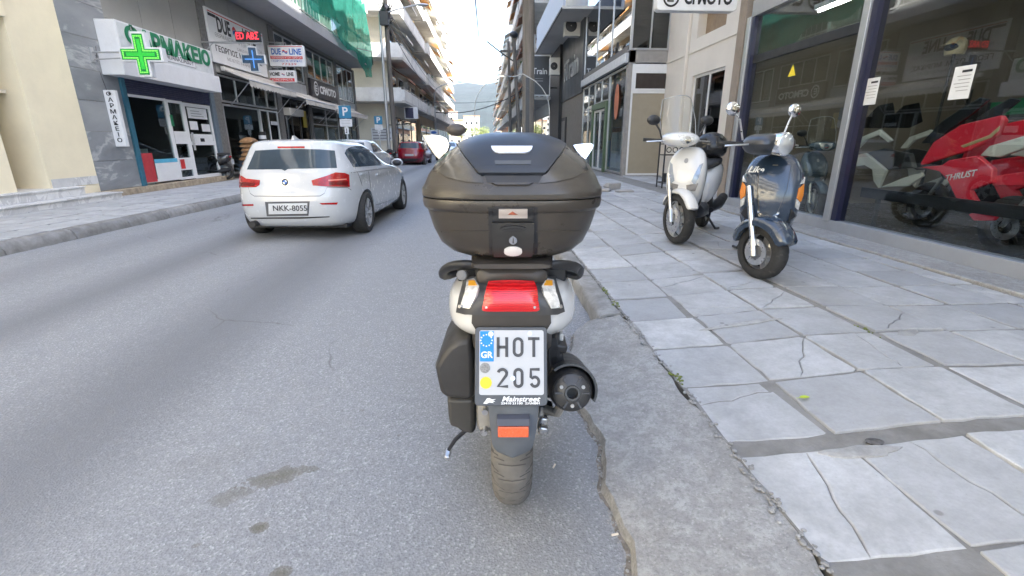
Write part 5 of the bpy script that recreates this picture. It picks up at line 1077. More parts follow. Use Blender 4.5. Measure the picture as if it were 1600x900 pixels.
bg = px_patch('lid_badge', mat('badge_silver', (.72, .73, .78), .3, .4), [(767.5, 229.5), (832, 229.5), (831, 234), (827, 238), (820, 240), (780, 240), (773, 238), (769, 234)], bvp, tcs, .004, .004, 4)
px_patch('lid_inset', mat('inset_grey', (.06, .066, .075), .45), [(773, 251), (830, 251), (829, 257), (774, 257)], bvp, tcs, .0015, .004, 4)
# lock panel
for a0_, a1_ in ((763, 769.5), (834, 840)): px_patch('latch_groove_shade', M_INK, [(a0_, 324), (a1_, 324), (a1_, 397), (a0_ + 1, 397)], bv, tcs, .0016, .004, 4)  # black strips painting in shade along the latch panel edges
px_patch('latch_panel', mat('latch_grey', (.03, .029, .028), .4), [(768, 327), (835, 327), (834, 360), (831, 396.5), (772, 396.5), (769, 360)][:0] + [(769, 346), (834, 346), (834, 360), (831, 396.5), (772, 396.5), (769, 360)], bv, tcs, .014, .004, 4)
px_patch('latch_pocket', M_INK, [(770, 323), (833, 323), (833, 345), (770, 345)], bv, tcs, .006, .004, 4)
px_patch('latch_badge', mat('badge_copper', (.62, .55, .5), .3, .5), [(779.5, 325.5), (824, 325.5), (824, 339), (779.5, 339)], bv, tcs, .013, .004, 4); px_patch('badge_emblem', mat('emblem_red', (.45, .12, .06), .4), [(791, 333.5), (795, 330), (801, 328.5), (807, 330), (812, 333.5)], bv, tcs, .0145, .003, 4)
px_patch('latch_pull', M_BLACKP, [(802 + 20 * cos(a), 354.5 + 5 * sin(a)) for a in [2 * pi * k / 18 for k in range(18)]], bv, tcs, .021, .004, 4); px_patch('pull_slot', M_INK, [(802 + 16 * cos(a), 356 + 2.6 * sin(a)) for a in [2 * pi * k / 16 for k in range(16)]], bv, tcs, .0225, .004, 4)
px_patch('keyhole', M_CHROME, [(801.7 + 6.2 * cos(a), 371.3 + 6.2 * sin(a)) for a in [2 * pi * k / 16 for k in range(16)]], bv, tcs, .019, .004, 4); px_patch('key_slot', M_INK, [(800.9, 367.5), (802.5, 367.5), (802.5, 375), (800.9, 375)], bv, tcs, .0205, .003, 3)
px_patch('oval_badge', mat('badge_white', (.68, .67, .66), .3), [(801.7 + 14 * cos(a), 387.5 + 6.2 * sin(a)) for a in [2 * pi * k / 20 for k in range(20)]], bv, tcs, .0175, .004, 4)
for x0, x1 in ((690, 765), (838, 908)): px_patch('shell_crease', M_CASE, [(x0, 361), (x1, 360), (x1, 361.4), (x0, 362.4)], bv, tcs, .0022, .003, 6)
# ---- rack and grab rails
def slab(y, hw, z0, z1, e=4): return [(x, y, z) for x, z in sel(hw, (z1 - z0) / 2, e, 24, 0, (z0 + z1) / 2)]
MB().loft([slab(-.175, .118, .952, .968), slab(-.16, .128, .948, .974), slab(.0, .14, .948, .98), slab(.2, .12, .948, .975)]).build('rack_plate', M_RACK, sc, 40)
MB().loft([slab(-.165, .085, .9, .935), slab(-.15, .112, .888, .95), slab(-.02, .13, .88, .95), slab(.2, .12, .87, .95)]).build('rack_bracket', M_RACK, sc, 40)
for s in (-1, 1):
    P = [(s * .1, -.13, .95), (s * .16, -.125, .955), (s * .208, -.1, .942), (s * .238, -.06, .912), (s * .236, -.01, .88), (s * .21, .08, .868), (s * .17, .16, .868), (s * .13, .25, .87)]
    rings = []
    for i, p in enumerate(P):
        rings.append([(p[0] + .014 * cos(a), p[1] + .02 * cos(a + .4), p[2] + .019 * sin(a)) for a in [2 * pi * k / 10 for k in range(10)]])
    MB().loft(rings).build('grab_rail', M_BLACKP, sc, 50, sub=1)
    MB().loft([[(s * x, y, z) for y, z in ((-.05, .875), (.15, .865), (.15, .9), (-.05, .92))] for x in (.1, .185)]).build('rail_web', M_BLACKP, sc, 30, .006)
# ---- white tail
def tailring(y, w, zc, h, e=2.8, k=48): return [(x, y, z) for x, z in sel(w, h, e, k, 0, zc)]
tail = MB().loft([tailring(-.222, .09, .812, .05), tailring(-.215, .13, .81, .068), tailring(-.195, .155, .806, .08), tailring(-.15, .195, .80, .096), tailring(-.07, .22, .793, .11), tailring(.05, .229, .787, .118), tailring(.2, .208, .78, .122), tailring(.42, .195, .755, .14), tailring(.65, .17, .69, .19), tailring(.78, .13, .6, .22)]).build('tail_body', M_PEARL, sc, 40, sub=1)
bt = bvh_of([tail])
M_TLH = mat('lamp_housing_grey', (.05, .05, .052), .4, var=.1)
hs = px_patch('lamp_housing', M_TLH, [(727, 437), (742, 436), (750, 444), (800, 440.5), (848, 444), (852, 436), (866, 437), (878, 486), (868, 490), (800, 491.5), (730, 490), (717, 487)], bt, sc, .012, .02, 5)
bh = bvh_of([hs])
def redlens():
    n = N('red_lens'); co = n.co(); w = n.new('ShaderNodeTexWave', wave_type='BANDS', bands_direction='Z'); w.inputs['Scale'].default_value = 60; w.inputs['Distortion'].default_value = 2.5; n.l(co, w.inputs[0])
    n.col(n.ramp(w.outputs['Fac'], [(.2, (.42, .006, .009)), (.8, (.66, .016, .02))])); n.rough(.12); n.b.inputs['Coat Weight'].default_value = .8; n.bump(w.outputs['Fac'], .2, .003); return put('red_lens', n)
M_REDL = redlens()
px_patch('tail_light', M_REDL, [(762, 453), (837, 453), (842, 482), (838, 484.5), (758, 484.5), (754, 482)], bh, hs, .016, .01, 4, bulge=.006); px_patch('tail_light', M_REDL, [(764, 444), (800, 442.5), (834, 444), (837, 452), (762, 452)], bh, hs, .012, .01, 4)
M_CLEAR = mat('clear_lens_chrome', (.75, .74, .72), .2, .3, var=.35, sc=60, coat=1); M_AMB = mat('amber_bulb', (.7, .32, .03), .25)
for mir in (0, 1):
    f2 = (lambda x: 1595.5 - x) if mir else (lambda x: x)
    px_patch('indicator', M_CLEAR, [(f2(x), y) for x, y in ((731, 441), (742, 438.5), (750, 451), (746, 463), (736, 481), (722, 480.5), (729, 459))][::-1 if mir else 1], bh, hs, .01, .01, 4)
    px_patch('amber_bulb', M_AMB, [(f2(x), y) for x, y in ((734, 443), (743, 443), (747, 450), (734, 450))][::-1 if mir else 1], bh, hs, .0125, .004, 4)
    for bx_, by_ in ((724.5, 479), (761, 478)): px_patch('lens_screw', M_STEEL, [(f2(bx_) + 2.1 * cos(a), by_ + 2.1 * sin(a)) for a in [2 * pi * k / 10 for k in range(10)]], bh, hs, .019, .004, 3)
o = MB().cyl(lp(724, 430, -.11), lp(721, 430, -.155), .016, 16).cyl(lp(721, 430, -.155), lp(721, 430, -.16), .011, 16).build('seat_lock', mat('lock_grey', (.16, .155, .15), .6), sc)
px_patch('under_panel', M_RACK, [(739, 490), (859, 490), (860, 503), (852, 516), (800, 519), (746, 516), (738, 503)], bt, sc, .008, .01, 5)
# ---- under-tail: bracket, dark frame, springs
MB().loft([slab(-.2, .115, .70, .775), slab(-.17, .13, .66, .78), slab(.1, .13, .5, .75)]).build('under_tail', M_RACK, sc, 40)
MB().loft([slab(-.245, .05, .735, .775), slab(-.2, .055, .73, .785)]).build('plate_lamp', M_BLACKP, sc, 40, .004)
for s in (-1, 1):
    MB().cyl((s * .065, -.212, .752), (s * .065, -.19, .755), .017, 14).build('bolt_recess', M_INK, sc)
    sp = MB(); 
    for k in range(90): pass
    sp.tube([(s * .135 + .024 * cos(k * .9), -.06 + .024 * sin(k * .9), .5 + k * .0052) for k in range(46)], .0055, 6); sp.cyl((s * .135, -.06, .44), (s * .135, -.06, .76), .013, 8); sp.build('rear_shock', M_DARK, sc)
    MB().loft([[(s * x, y, z) for y, z in ((-.1, .7), (-.06, .7), (-.03, .63), (-.07, .625))] for x in (.163, .178)]).build('body_strut', M_PEARL, sc, 30, .004)
# ---- number plate
T_, B_ = lp(798.5, 511, -.235), lp(798.5, 634, -.325); ax = (T_ - B_); PH = ax.length; tl_a = math.atan2(T_.y - B_.y, T_.z - B_.z)
npl = bpy.data.objects.new('number_plate', None); COL.objects.link(npl); npl.parent = sc; npl.location = B_; npl.rotation_euler = (-tl_a, 0, 0); PW = lp(855, 570, -.28).x - lp(742, 570, -.28).x
MB().prism(rrect(PW, PH, .012, 4, 0, PH / 2), -.004, .006, 'y').build('plate_frame', mat('plate_frame_grey', (.06, .065, .075), .45), npl, 30, .002)
sx = PW / 113.; sz = PH / 123.
def pp(px, py): return ((px - 798.5) * sx, (634 - py) * sz)
a, b = pp(749, 617), pp(849.5, 516); MB().prism(rrect(b[0] - a[0], b[1] - a[1], .007, 4, (a[0] + b[0]) / 2, (a[1] + b[1]) / 2), -.0065, -.004, 'y').build('plate_sheet', mat('plate_white', (.43, .44, .46), .35, var=.02), npl, 0)
a, b = pp(750, 565), pp(771.5, 517.5); MB().box(a[0], b[0], -.0075, -.0066, a[1], b[1]).build('blue_band', mat('plate_blue', (.0, .19, .62), .35), npl, 0)
cx, cz = pp(760, 532)
for k in range(12): MB().cbox((cx + .0175 * cos(k * pi / 6), -.0078, cz + .0175 * sin(k * pi / 6)), (.004, .0008, .004)).build('star', M_SIGNW, npl, 0)
x, z = pp(760.5, 555); text('GR', M_SIGNW, .027, npl, (x, -.0078, z), TC, .0004, .0007)
M_PLTX = mat('plate_letter', (.045, .045, .05), .5)
def glyph(ch, px0, px1, py0, py1, k=6.0):
    """plate characters drawn as strokes in plate pixels"""
    w, h = px1 - px0, py1 - py0; mx = (px0 + px1) / 2; t2 = k / 2
    arc = lambda cx, cy, rx, ry, a0, a1, n=12: [(cx + rx * cos(R(a0 + (a1 - a0) * i / n)), cy - ry * sin(R(a0 + (a1 - a0) * i / n))) for i in range(n + 1)]
    S_ = {'H': [[(px0 + t2, py0), (px0 + t2, py1)], [(px1 - t2, py0), (px1 - t2, py1)], [(px0 + t2, (py0 + py1) / 2), (px1 - t2, (py0 + py1) / 2)]],
          'T': [[(px0, py0 + t2), (px1, py0 + t2)], [(mx, py0), (mx, py1)]],
          'O': [arc(mx, py0 + w / 2, w / 2 - t2, w / 2 - t2, 0, 180) + arc(mx, py1 - w / 2, w / 2 - t2, w / 2 - t2, 180, 360) + [(px1 - t2, py0 + w / 2)]],
          '2': [arc(mx, py0 + w * .48, w / 2 - t2, w * .48 - t2, 165, -35) + [(px0 + t2, py1 - t2), (px1, py1 - t2)]],
          '5': [[(px1 - 1, py0 + t2), (px0 + t2, py0 + t2), (px0 + t2, py0 + h * .46)] + arc(mx, py1 - h * .31, w / 2 - t2, h * .31 - t2, 130, -160)]}[ch]
    mb = MB()
    for ln in S_:
        pts = [pp(*q) for q in ln]; hw = t2 * sx; L_, R_ = [], []
        for i, p_ in enumerate(pts):
            q0, q1 = pts[max(0, i - 1)], pts[min(len(pts) - 1, i + 1)]; dx_, dz_ = q1[0] - q0[0], q1[1] - q0[1]; l_ = hypot(dx_, dz_) or 1; n_ = (-dz_ / l_ * hw, dx_ / l_ * hw)
            L_.append((p_[0] + n_[0], p_[1] + n_[1])); R_.append((p_[0] - n_[0], p_[1] - n_[1]))
        mb.loft([[(l[0], -.0083, l[1]), (r[0], -.0083, r[1]), (r[0], -.0064, r[1]), (l[0], -.0064, l[1])] for l, r in zip(L_, R_)], True, True)
    o = mb.build('plate_character', M_PLTX, npl, 0); o.data.update(); return o
for ch, x0, x1, y0, y1 in (('H', 776, 794, 527, 558), ('O', 801, 818, 527, 558), ('T', 825, 843, 527, 558), ('2', 776, 794, 575, 606), ('O', 802, 818, 575, 606), ('5', 827, 844, 575, 606)): glyph(ch, x0, x1, y0, y1, 4.6)
for px, py, r_, m_, nm in ((758, 575, 8, mat('sticker_grey', (.2, .2, .2), .5, sc=200, var=.4), 'seal_sticker'), (759.5, 598, 9.2, mat('sticker_yellow2', (.78, .55, .02), .5, sc=200, var=.2), 'yellow_sticker'), (767, 522, 4.2, M_STEEL, 'plate_bolt'), (828, 521, 3.6, M_STEEL, 'plate_bolt'), (801, 591, 4, M_STEEL, 'plate_bolt')):
    x, z = pp(px, py); MB().lathe([(.0004, -.0088), (r_ * sx, -.0086), (r_ * sx, -.006)], (x, 0, z), 'y', 18).build(nm, m_, npl, 30)
x, z = pp(813, 624); text('Mainstreet', M_SIGNW, .0215, npl, (x, -.0048, z + .0008), TC, .0005, .0005, shear=.3, width=.118); x, z = pp(813, 630); text('23410 21100  ΞΑΝΘΗ', M_SIGNW, .0085, npl, (x, -.0048, z), TC, .0004, .0003, width=.118)
x, z = pp(765, 627); MB().prism([(x + u * .001, z + v * .001) for u, v in ((-19, -6), (-12, 2), (-8, 9), (0, 10), (8, 6), (20, 7), (10, 3), (18, 0), (8, -1), (14, -5), (0, -3), (-8, -7))], -.0052, -.004, 'y').build('cat_emblem', M_SIGNW, npl, 0)
# ---- mudguard and reflector
def mg(py, px0, px1, yl, bow=.006):
    a_, b_ = lp(px0, py, yl), lp(px1, py, yl); n = 12; fr_ = [(a_.x + (b_.x - a_.x) * k / n, yl + bow * (2 * k / n - 1) ** 2 * 2.2, a_.z) for k in range(n + 1)]; bk = [(x, y + .012, z) for x, y, z in reversed(fr_)]; return fr_ + bk
MB().loft([mg(600, 762, 842, -.30), mg(632, 762, 843, -.318), mg(655, 764, 841, -.328), mg(680, 767, 838, -.336), mg(695, 768, 835, -.34), mg(701, 770, 833, -.341), mg(706, 773, 830, -.341), mg(710, 777, 825, -.341), mg(713, 783, 819, -.341), mg(715, 791, 811, -.341), mg(715.5, 797, 805, -.341)]).build('mudguard', ngrey(), sc, 40)
a_, b_ = lp(778, 683, -.352), lp(826, 665, -.345); MB().box(a_.x, b_.x, -.354, -.33, a_.z, b_.z).build('reflector', mat('reflector_orange', (.72, .13, .05), .25, sc=120, var=.2, coat=.5), sc, 0, .002)
a_, b_ = lp(776, 665, -.35), lp(828, 655, -.345); MB().prism([(-.355, a_.z), (-.325, a_.z), (-.325, b_.z + .006), (-.345, b_.z)], a_.x, b_.x, 'x').build('reflector_hood', M_NAVY if 0 else mat('hood_blue_grey', (.05, .055, .075), .5), sc, 0, .002)
# ---- left: variator cover and air box, crankcase
def yz_loft(name, m, secs, par=sc, bev=0, sub=1): return MB().loft(secs).build(name, m, par, 40, bev, 2, sub)
def sec(y, x0, x1, z0, z1, e=3.5): return [(x, y, z) for x, z in sel((x1 - x0) / 2, (z1 - z0) / 2, e, 28, (x0 + x1) / 2, (z0 + z1) / 2)]
M_BAG = mat('air_box_black', (.03, .028, .027), .5, var=.3, sc=6, bump=.3, bsc=14)
def pxprism(name, m, pol, y0, y1, bev, shr=.9, par=sc):
    A = [lp(x, y, y0) for x, y in pol]; c_ = sum(A, V()) / len(A); r = [[(c_.x + (p.x - c_.x) * k, y, c_.z + (p.z - c_.z) * k) for p in A] for y, k in ((y0, shr), (y0 + .03, 1), (y1 - .05, 1.02), (y1, .85))]
    return MB().loft(r).build(name, m, par, 35, bev, 3)
pxprism('air_box', M_BAG, [(714, 531), (736, 527), (741, 560), (742, 625), (732, 629), (698, 625), (687, 618), (683, 600), (678, 576), (688, 556), (702, 539)], -.16, .25, .012)
pxprism('belt_cover', mat('belt_cover_black', (.045, .042, .038), .5, sc=9), [(697, 622), (742, 622), (742, 681), (724, 679), (714, 671), (702, 668), (699, 650)], -.12, .5, .012)
yz_loft('crankcase', mat('cast_aluminium', (.45, .43, .4), .5, .5, sc=12, dirt=.2), [sec(-.12, -.125, -.07, .33, .45), sec(-.1, -.135, -.06, .31, .47), sec(.3, -.135, .1, .25, .47), sec(.55, -.13, .12, .24, .45)])
cr_ = MB()
for px, py in ((758, 640), (757, 672)): p = lp(px, py, -.125); cr_.cyl((p.x, -.145, p.z), (p.x, -.11, p.z), .012, 10)
cr_.build('crankcase_bolts', M_STEEL, sc)
for s in (-1,): 
    p0 = lp(728, 672, .0); f0 = lp(700, 709, .05); f0.z = max(.05, f0.z); MB().tube([p0, lp(712, 686, .03), lp(706, 695, .045), f0 + V((.004, 0, .02))], [.009, .009, .008, .008], 8).build('stand_arm', M_DARK, sc); MB().cbox((0, 0, 0), (.022, .06, .016)).build('stand_foot', M_STEEL, sc, 30, .004).location = f0
# ---- right: silencer, brackets, calliper
e0 = lp(893, 612, -.24); e1 = V((.2, .28, .4)); d0 = (e1 - e0).normalized()
ex = MB(); ex.tube([e0 - d0 * .002, e0 + d0 * .02, e0 + d0 * .08, e0 + d0 * .36, e0 + d0 * .42], [.06, .07, .075, .073, .04], 28); ex.build('silencer', mat('silencer_black', (.03, .03, .032), .45, .3, dirt=.1), sc, 40)
u_ = V((1, 0, 0)); w_ = d0.cross(u_).normalized(); u_ = w_.cross(d0).normalized()
def ering(r_, off): return [tuple(e0 - d0 * off + (u_ * cos(2 * pi * k / 24) + w_ * sin(2 * pi * k / 24)) * r_) for k in range(24)]
MB().loft([ering(.062, .0), ering(.06, .012), ering(.05, .02), ering(.026, .024), ering(.024, .028), ering(.018, .028), ering(.017, -.02)], False).build('end_cap', mat('cap_dark', (.05, .05, .052), .4, .4), sc, 30)
MB().loft([ering(.0168, .002), ering(.001, .002)], False).build('outlet', M_INK, sc, 0)
for k in range(3):
    a = pi / 2 + k * 2 * pi / 3; c_ = e0 + (u_ * cos(a) + w_ * sin(a)) * .04 - d0 * .022; MB().tube([c_, c_ - d0 * .006], .006, 10).build('cap_bolt', mat('bolt_grey', (.3, .3, .3), .5, .5), sc)
for k in range(6):
    a = k * pi / 3; c_ = e0 + (u_ * cos(a) + w_ * sin(a)) * .043 - d0 * .0215; MB().bar(c_ - (u_ * cos(a) + w_ * sin(a)) * .012, c_ + (u_ * cos(a) + w_ * sin(a)) * .012, .006, .008, up=tuple(d0)).build('cap_rib', M_DARK, sc)
hsd = []
for t in (.02, .3):
    c_ = e0 + d0 * t; arcp = [c_ + (u_ * cos(a) - w_ * sin(a) * (1 if w_.z < 0 else -1)) * r_ for r_, rng in ((.088, range(-2, 11)), (.08, range(10, -3, -1))) for a in [R(k * 13) for k in rng]]; hsd.append([tuple(p) for p in arcp])
MB().loft(hsd).build('heat_shield', M_BLACKP, sc, 40)
MB().tube([lp(852, 640, -.1), lp(870, 645, -.12), e0 + d0 * .1 + V((0, 0, -.03))], .018, 10).build('exhaust_pipe', mat('pipe_steel', (.5, .46, .4), .35, .8, sc=14), sc)
for px, py, dx, dy, dz, m_ in ((849, 650, .03, .08, .03, M_STEEL), (848, 667, .035, .06, .03, M_STEEL), (857, 636, .03, .06, .025, M_DARK), (846, 640, .02, .05, .05, mat('cast_aluminium', (.45, .43, .4), .5))):
    p = lp(px, py, -.06); obox('calliper', m_, p, (dx, dy, dz), sc, (0, .2, 0), .006)
MB().loft([sec(-.13, .125, .155, .6, .7), sec(-.1, .12, .165, .52, .72), sec(.1, .11, .16, .5, .7)]).build('side_frame', M_BLACKP, sc, 40)
for px, py, dx, dz, r_ in ((872, 536, .055, .03, .2), (868, 552, .05, .035, -.2), (866, 575, .035, .07, .1), (872, 545, .02, .06, 0)):
    p = lp(px, py, -.08); obox('pillion_bracket', M_BLACKP, p, (dx, .1, dz), sc, (0, r_, 0), .008)
MB().tube([lp(862, 505, -.08), lp(866, 540, -.1), lp(861, 580, -.1), lp(866, 606, -.12)], .007, 6).build('hose', M_BLACKP, sc)
# ---- seat, floor, front, bars
yz_loft('seat', mat('seat_vinyl', (.03, .03, .032), .6, bump=.2, bsc=200), [sec(.1, -.1, .1, .84, .93), sec(.16, -.15, .15, .82, .945), sec(.4, -.165, .165, .8, .9), sec(.62, -.15, .15, .76, .85), sec(.8, -.11, .11, .74, .81), sec(.84, -.07, .07, .74, .79)])
yz_loft('floor_board', M_BLACKP, [sec(.6, -.15, .15, .26, .42), sec(.75, -.19, .19, .24, .34), sec(1.05, -.2, .2, .24, .34), sec(1.12, -.18, .18, .26, .4)])
yz_loft('leg_shield', M_PEARL, [sec(1.08, -.19, .19, .3, .9), sec(1.14, -.23, .23, .3, .95), sec(1.24, -.2, .2, .42, 1.0), sec(1.36, -.12, .12, .55, .98), sec(1.42, -.06, .06, .62, .9)])
yz_loft('front_mudguard', M_PEARL, [sec(1.12, -.04, .04, .52, .58), sec(1.22, -.07, .07, .55, .63), sec(1.42, -.075, .075, .57, .65), sec(1.62, -.065, .065, .5, .57), sec(1.7, -.03, .03, .42, .5)])
for s in (-1, 1): MB().cyl((s * .09, 1.3, .75), (s * .09, 1.42, .3), .022, 12).build('fork_leg', M_STEEL, sc)
yz_loft('bar_cover', M_PEARL, [sec(1.02, -.1, .1, .98, 1.05), sec(1.1, -.2, .2, .97, 1.09), sec(1.22, -.16, .16, .97, 1.1), sec(1.3, -.08, .08, 1.0, 1.06)])
for s in (-1, 1):
    MB().cyl((s * .18, 1.08, 1.04), (s * .36, .99, 1.05), .017, 12).build('grip', M_RUBBER, sc); MB().tube([(s * .2, 1.13, 1.04), (s * .3, 1.1, 1.04), (s * .36, 1.06, 1.035)], .007, 6).build('brake_lever', M_STEEL, sc)
ml = [(659, 210.5), (672, 210), (688, 212), (697, 216), (702, 226), (699, 236), (692, 246), (687, 249), (679, 241), (668, 226)]; mr = [(896, 226.5), (905, 225), (924, 223.5), (928, 226.5), (925, 234), (914, 249), (909, 245), (902, 237)]
for nm, pol, s in (('l', ml, -1), ('r', mr, 1)):
    pts = [lp(x, y, 1.05) for x, y in pol]; c_ = sum(pts, V()) / len(pts); mo_ = bpy.data.objects.new('mirror', None); COL.objects.link(mo_); mo_.parent = sc; mo_.location = c_; mo_.rotation_euler = (R(-14), 0, R(6 * s))
    q = [(p.x - c_.x, p.z - c_.z) for p in pts]; MB().prism([(x * 1.03, z * 1.03) for x, z in q], .004, .035, 'y').build('mirror_shell', M_BLACKP, mo_, 30, .004); MB().prism(q, .0, .0045, 'y').build('mirror_glass', M_MIRROR, mo_, 0)
    MB().tube([c_ + V((0, .03, -.01)), c_ + V((-s * .03, .06, -.1)), (s * .2, 1.12, 1.06)], .009, 8).build('mirror_stem', M_BLACKP, sc)
c_ = lp(713, 203, 1.2); MB().ball((0, 0, 0), (.055, .03, .034), 18, 12).build('round_mirror', mat('mirror_brown', (.06, .05, .045), .45), sc, 60).location = c_; MB().tube([c_ + V((.03, 0, -.02)), lp(735, 214, 1.2), (-.12, 1.2, 1.08)], .01, 8).build('round_mirror_stem', M_WHITE, sc)
# windscreen
wsr = []; wsh = lambda t: .222 * (1 - .08 * t) * (1 if t < .72 else sqrt(max(.0, 1 - ((t - .72) / .285) ** 2.2)))
for j in range(21):
    t = j / 20; z = 1.0 + t * .68; hw = max(.06, wsh(t)); row = []
    for i in range(17):
        u = -1 + 2 * i / 16; row.append((hw * u, 1.42 - .12 * t - .1 * u * u - .03 * t * t, z))
    wsr.append(row)
ws = MB().loft(wsr, False, False).build('windscreen', glass('windscreen_clear', (.93, .95, .95), .6, 0, .03), sc, 80)
edge_ = [wsr[j][0] for j in range(21)] + wsr[20][1:16] + [wsr[j][16] for j in range(20, -1, -1)]
MB().tube(edge_, .0022, 6).build('windscreen_edge', mat('acrylic_edge', (.36, .38, .4), .3), ws)
# ================================================================== cars
def carbody(prof, rws, wb_, wr, hw, paint, root, e=5.0, k=64):
    """stacked plan outlines (z, half width, rear y, front y); wheel wells cut out"""
    mb = MB().loft([[(x, y, z) for x, y in sel(w, (yf - yr) / 2, e, k, 0, (yf + yr) / 2)] for z, w, yr, yf in prof], True)
    o = mb.build('body', paint, root, 60, sub=1); bake(o)
    cut = MB()
    for y in (0, wb_):
        for s in (-1, 1): cut.cyl((s * (hw - .27), y, wr), (s * (hw + .3), y, wr), wr * 1.13, 40)
    co_ = cut.build('cut', paint, None, 0); co_.parent = root
    md = o.modifiers.new('b', 'BOOLEAN'); md.operation = 'DIFFERENCE'; md.object = co_; md.solver = 'EXACT'; bake(o); bpy.data.objects.remove(co_)
    bm = bmesh.new(); bm.from_mesh(o.data)
    for f in bm.faces: f.smooth = True
    for ed in bm.edges:
        if len(ed.link_faces) == 2: ed.smooth = ed.calc_face_angle(0) < R(38)
    bm.to_mesh(o.data); bm.free(); return o
def lray(root, kind):
    mw = root.matrix_world.copy()
    def f(u, v):
        if kind == 'side': o, d = V((3, u, v)), V((-1, 0, 0))
        elif kind == 'rear': o, d = V((u, -6, v)), V((0, 1, 0))
        elif kind == 'front': o, d = V((u, 9, v)), V((0, -1, 0))
        return mw @ o, (mw.to_3x3() @ d).normalized()
    return f
HATCH = [(.17, .70, -.50, 3.2), (.19, .80, -.64, 3.36), (.26, .85, -.73, 3.45), (.38, .872, -.775, 3.52), (.5, .88, -.79, 3.53), (.6, .882, -.79, 3.51), (.69, .882, -.775, 3.42), (.76, .882, -.75, 3.3), (.83, .875, -.725, 3.1), (.9, .862, -.705, 2.7), (.945, .845, -.69, 2.25), (.975, .82, -.675, 1.98), (1.05, .78, -.63, 1.75), (1.15, .735, -.565, 1.5), (1.25, .69, -.5, 1.2), (1.31, .65, -.46, 1.0), (1.345, .6, -.44, .85), (1.365, .52, -.36, .65), (1.378, .38, -.2, .5), (1.384, .15, .05, .35)]
def alloy(parent, c, rr, w, s, sp=5):
    wh = bpy.data.objects.new('wheel', None); COL.objects.link(wh); wh.parent = parent; wh.location = c; wh.rotation_euler = (0, 0, 0 if s > 0 else pi)
    MB().lathe([(rr * .68, -w * .4), (rr * .72, -w * .5), (rr * .9, -w * .5), (rr * .98, -w * .36), (rr, -w * .15), (rr, w * .15), (rr * .98, w * .36), (rr * .9, w * .5), (rr * .72, w * .5), (rr * .68, w * .4)], (0, 0, 0), 'x', 40).build('tyre', M_RUBBER, wh, 35)
    mb = MB().lathe([(rr * .7, w * .42), (rr * .64, w * .4), (rr * .63, -w * .4)], (0, 0, 0), 'x', 36).lathe([(.001, w * .34), (rr * .16, w * .34), (rr * .18, w * .2)], (0, 0, 0), 'x', 16)
    for k in range(sp):
        a = 2 * pi * k / sp
        for da in (-.16, .16): mb.bar((w * .3, rr * .12 * cos(a), rr * .12 * sin(a)), (w * .36, rr * .66 * cos(a + da), rr * .66 * sin(a + da)), .035, .03, up=(1, 0, 0))
    mb.build('rim', mat('alloy_rim', (.55, .56, .58), .3, .5), wh, 35); MB().lathe([(.001, -.02), (rr * .62, -.02)], (0, 0, 0), 'x', 30).build('brake', M_DARK, wh, 0); return wh
M_CARW = mat('car_white_paint', (.52, .535, .555), .25, var=.015, coat=1.0); M_CARG = glass('car_glass', (.13, .15, .17), .8, 0, .1); M_TAILR = mat('car_tail_red', (.36, .006, .008), .2, var=.35, sc=30, coat=.3); M_SEAM = mat('panel_gap', (.1, .1, .105), .6)
M_SEATS = mat('cabin_dark', (.03, .03, .032), .8)
wc = thing('white_hatchback', 'white hatchback with red tail lights driving along the street', 'car', (-2.66, 7.45, -.01), R(-2.2))
body = carbody(HATCH, 0, 2.66, .31, .88, M_CARW, wc)
bvc = bvh_of([body])
px_patch('rear_window', mat('car_dark_glass', (.045, .065, .085), .05, var=.3, sc=1.5, spec=.35), [(399, 235.5), (432, 233.5), (469, 233), (500, 233.5), (523, 235.5), (526.5, 262.5), (450, 264), (445, 267), (440, 264.5), (386, 265)], bvc, wc, .004, .004, 5)
px_patch('high_brake_light', M_TAILR, [(434, 229.3), (476, 229), (476, 231.6), (434, 231.8)], bvc, wc, .008, .004, 5)
px_patch('tail_light', M_TAILR, [(487, 282), (511, 274.5), (524, 269.5), (538, 270.2), (545, 273), (546, 292), (511, 291.5), (489, 290)], bvc, wc, .008, .006, 4); px_patch('tail_light', M_TAILR, [(371, 273), (378, 274.5), (385, 279), (406.5, 281.5), (405.5, 289), (400, 292.5), (370.5, 293)], bvc, wc, .008, .006, 4)
px_patch('lens_dark', mat('lens_deep_red', (.14, .002, .004), .2), [(514, 284), (543, 283), (543, 290), (514, 290)], bvc, wc, .009, .004, 4); px_patch('lens_dark', mat('lens_deep_red', (.14, .002, .004), .2), [(374, 284), (400, 286), (398, 291), (374, 291)], bvc, wc, .009, .004, 4)
px_patch('lens_divider', mat('lens_pale', (.7, .25, .2), .2), [(513, 281), (541, 279), (541, 281), (513, 283)], bvc, wc, .0095, .004, 4)
b0 = px_patch('badge_ring', M_CHROME, [(445.4 + 6.4 * cos(a), 284.8 + 6.6 * sin(a)) for a in [2 * pi * k / 20 for k in range(20)]], bvc, wc, .006, .004, 4); px_patch('badge_ring_black', M_INK, [(445.4 + 5.6 * cos(a), 284.8 + 5.8 * sin(a)) for a in [2 * pi * k / 20 for k in range(20)]], bvc, wc, .0075, .004, 4)
for q, m_ in ((0, M_BLUE), (1, M_SIGNW), (2, M_BLUE), (3, M_SIGNW)): px_patch('badge_quarter', m_, [(445.4, 284.8)] + [(445.4 + 3.4 * cos(a), 284.8 + 3.5 * sin(a)) for a in [q * pi / 2 + pi / 2 * k / 5 for k in range(6)]], bvc, wc, .009, .004, 2)
px_patch('plate_recess', M_SEAM, [(414, 315.5), (484, 314.5), (482, 337), (417, 338)], bvc, wc, .002, .004, 5)
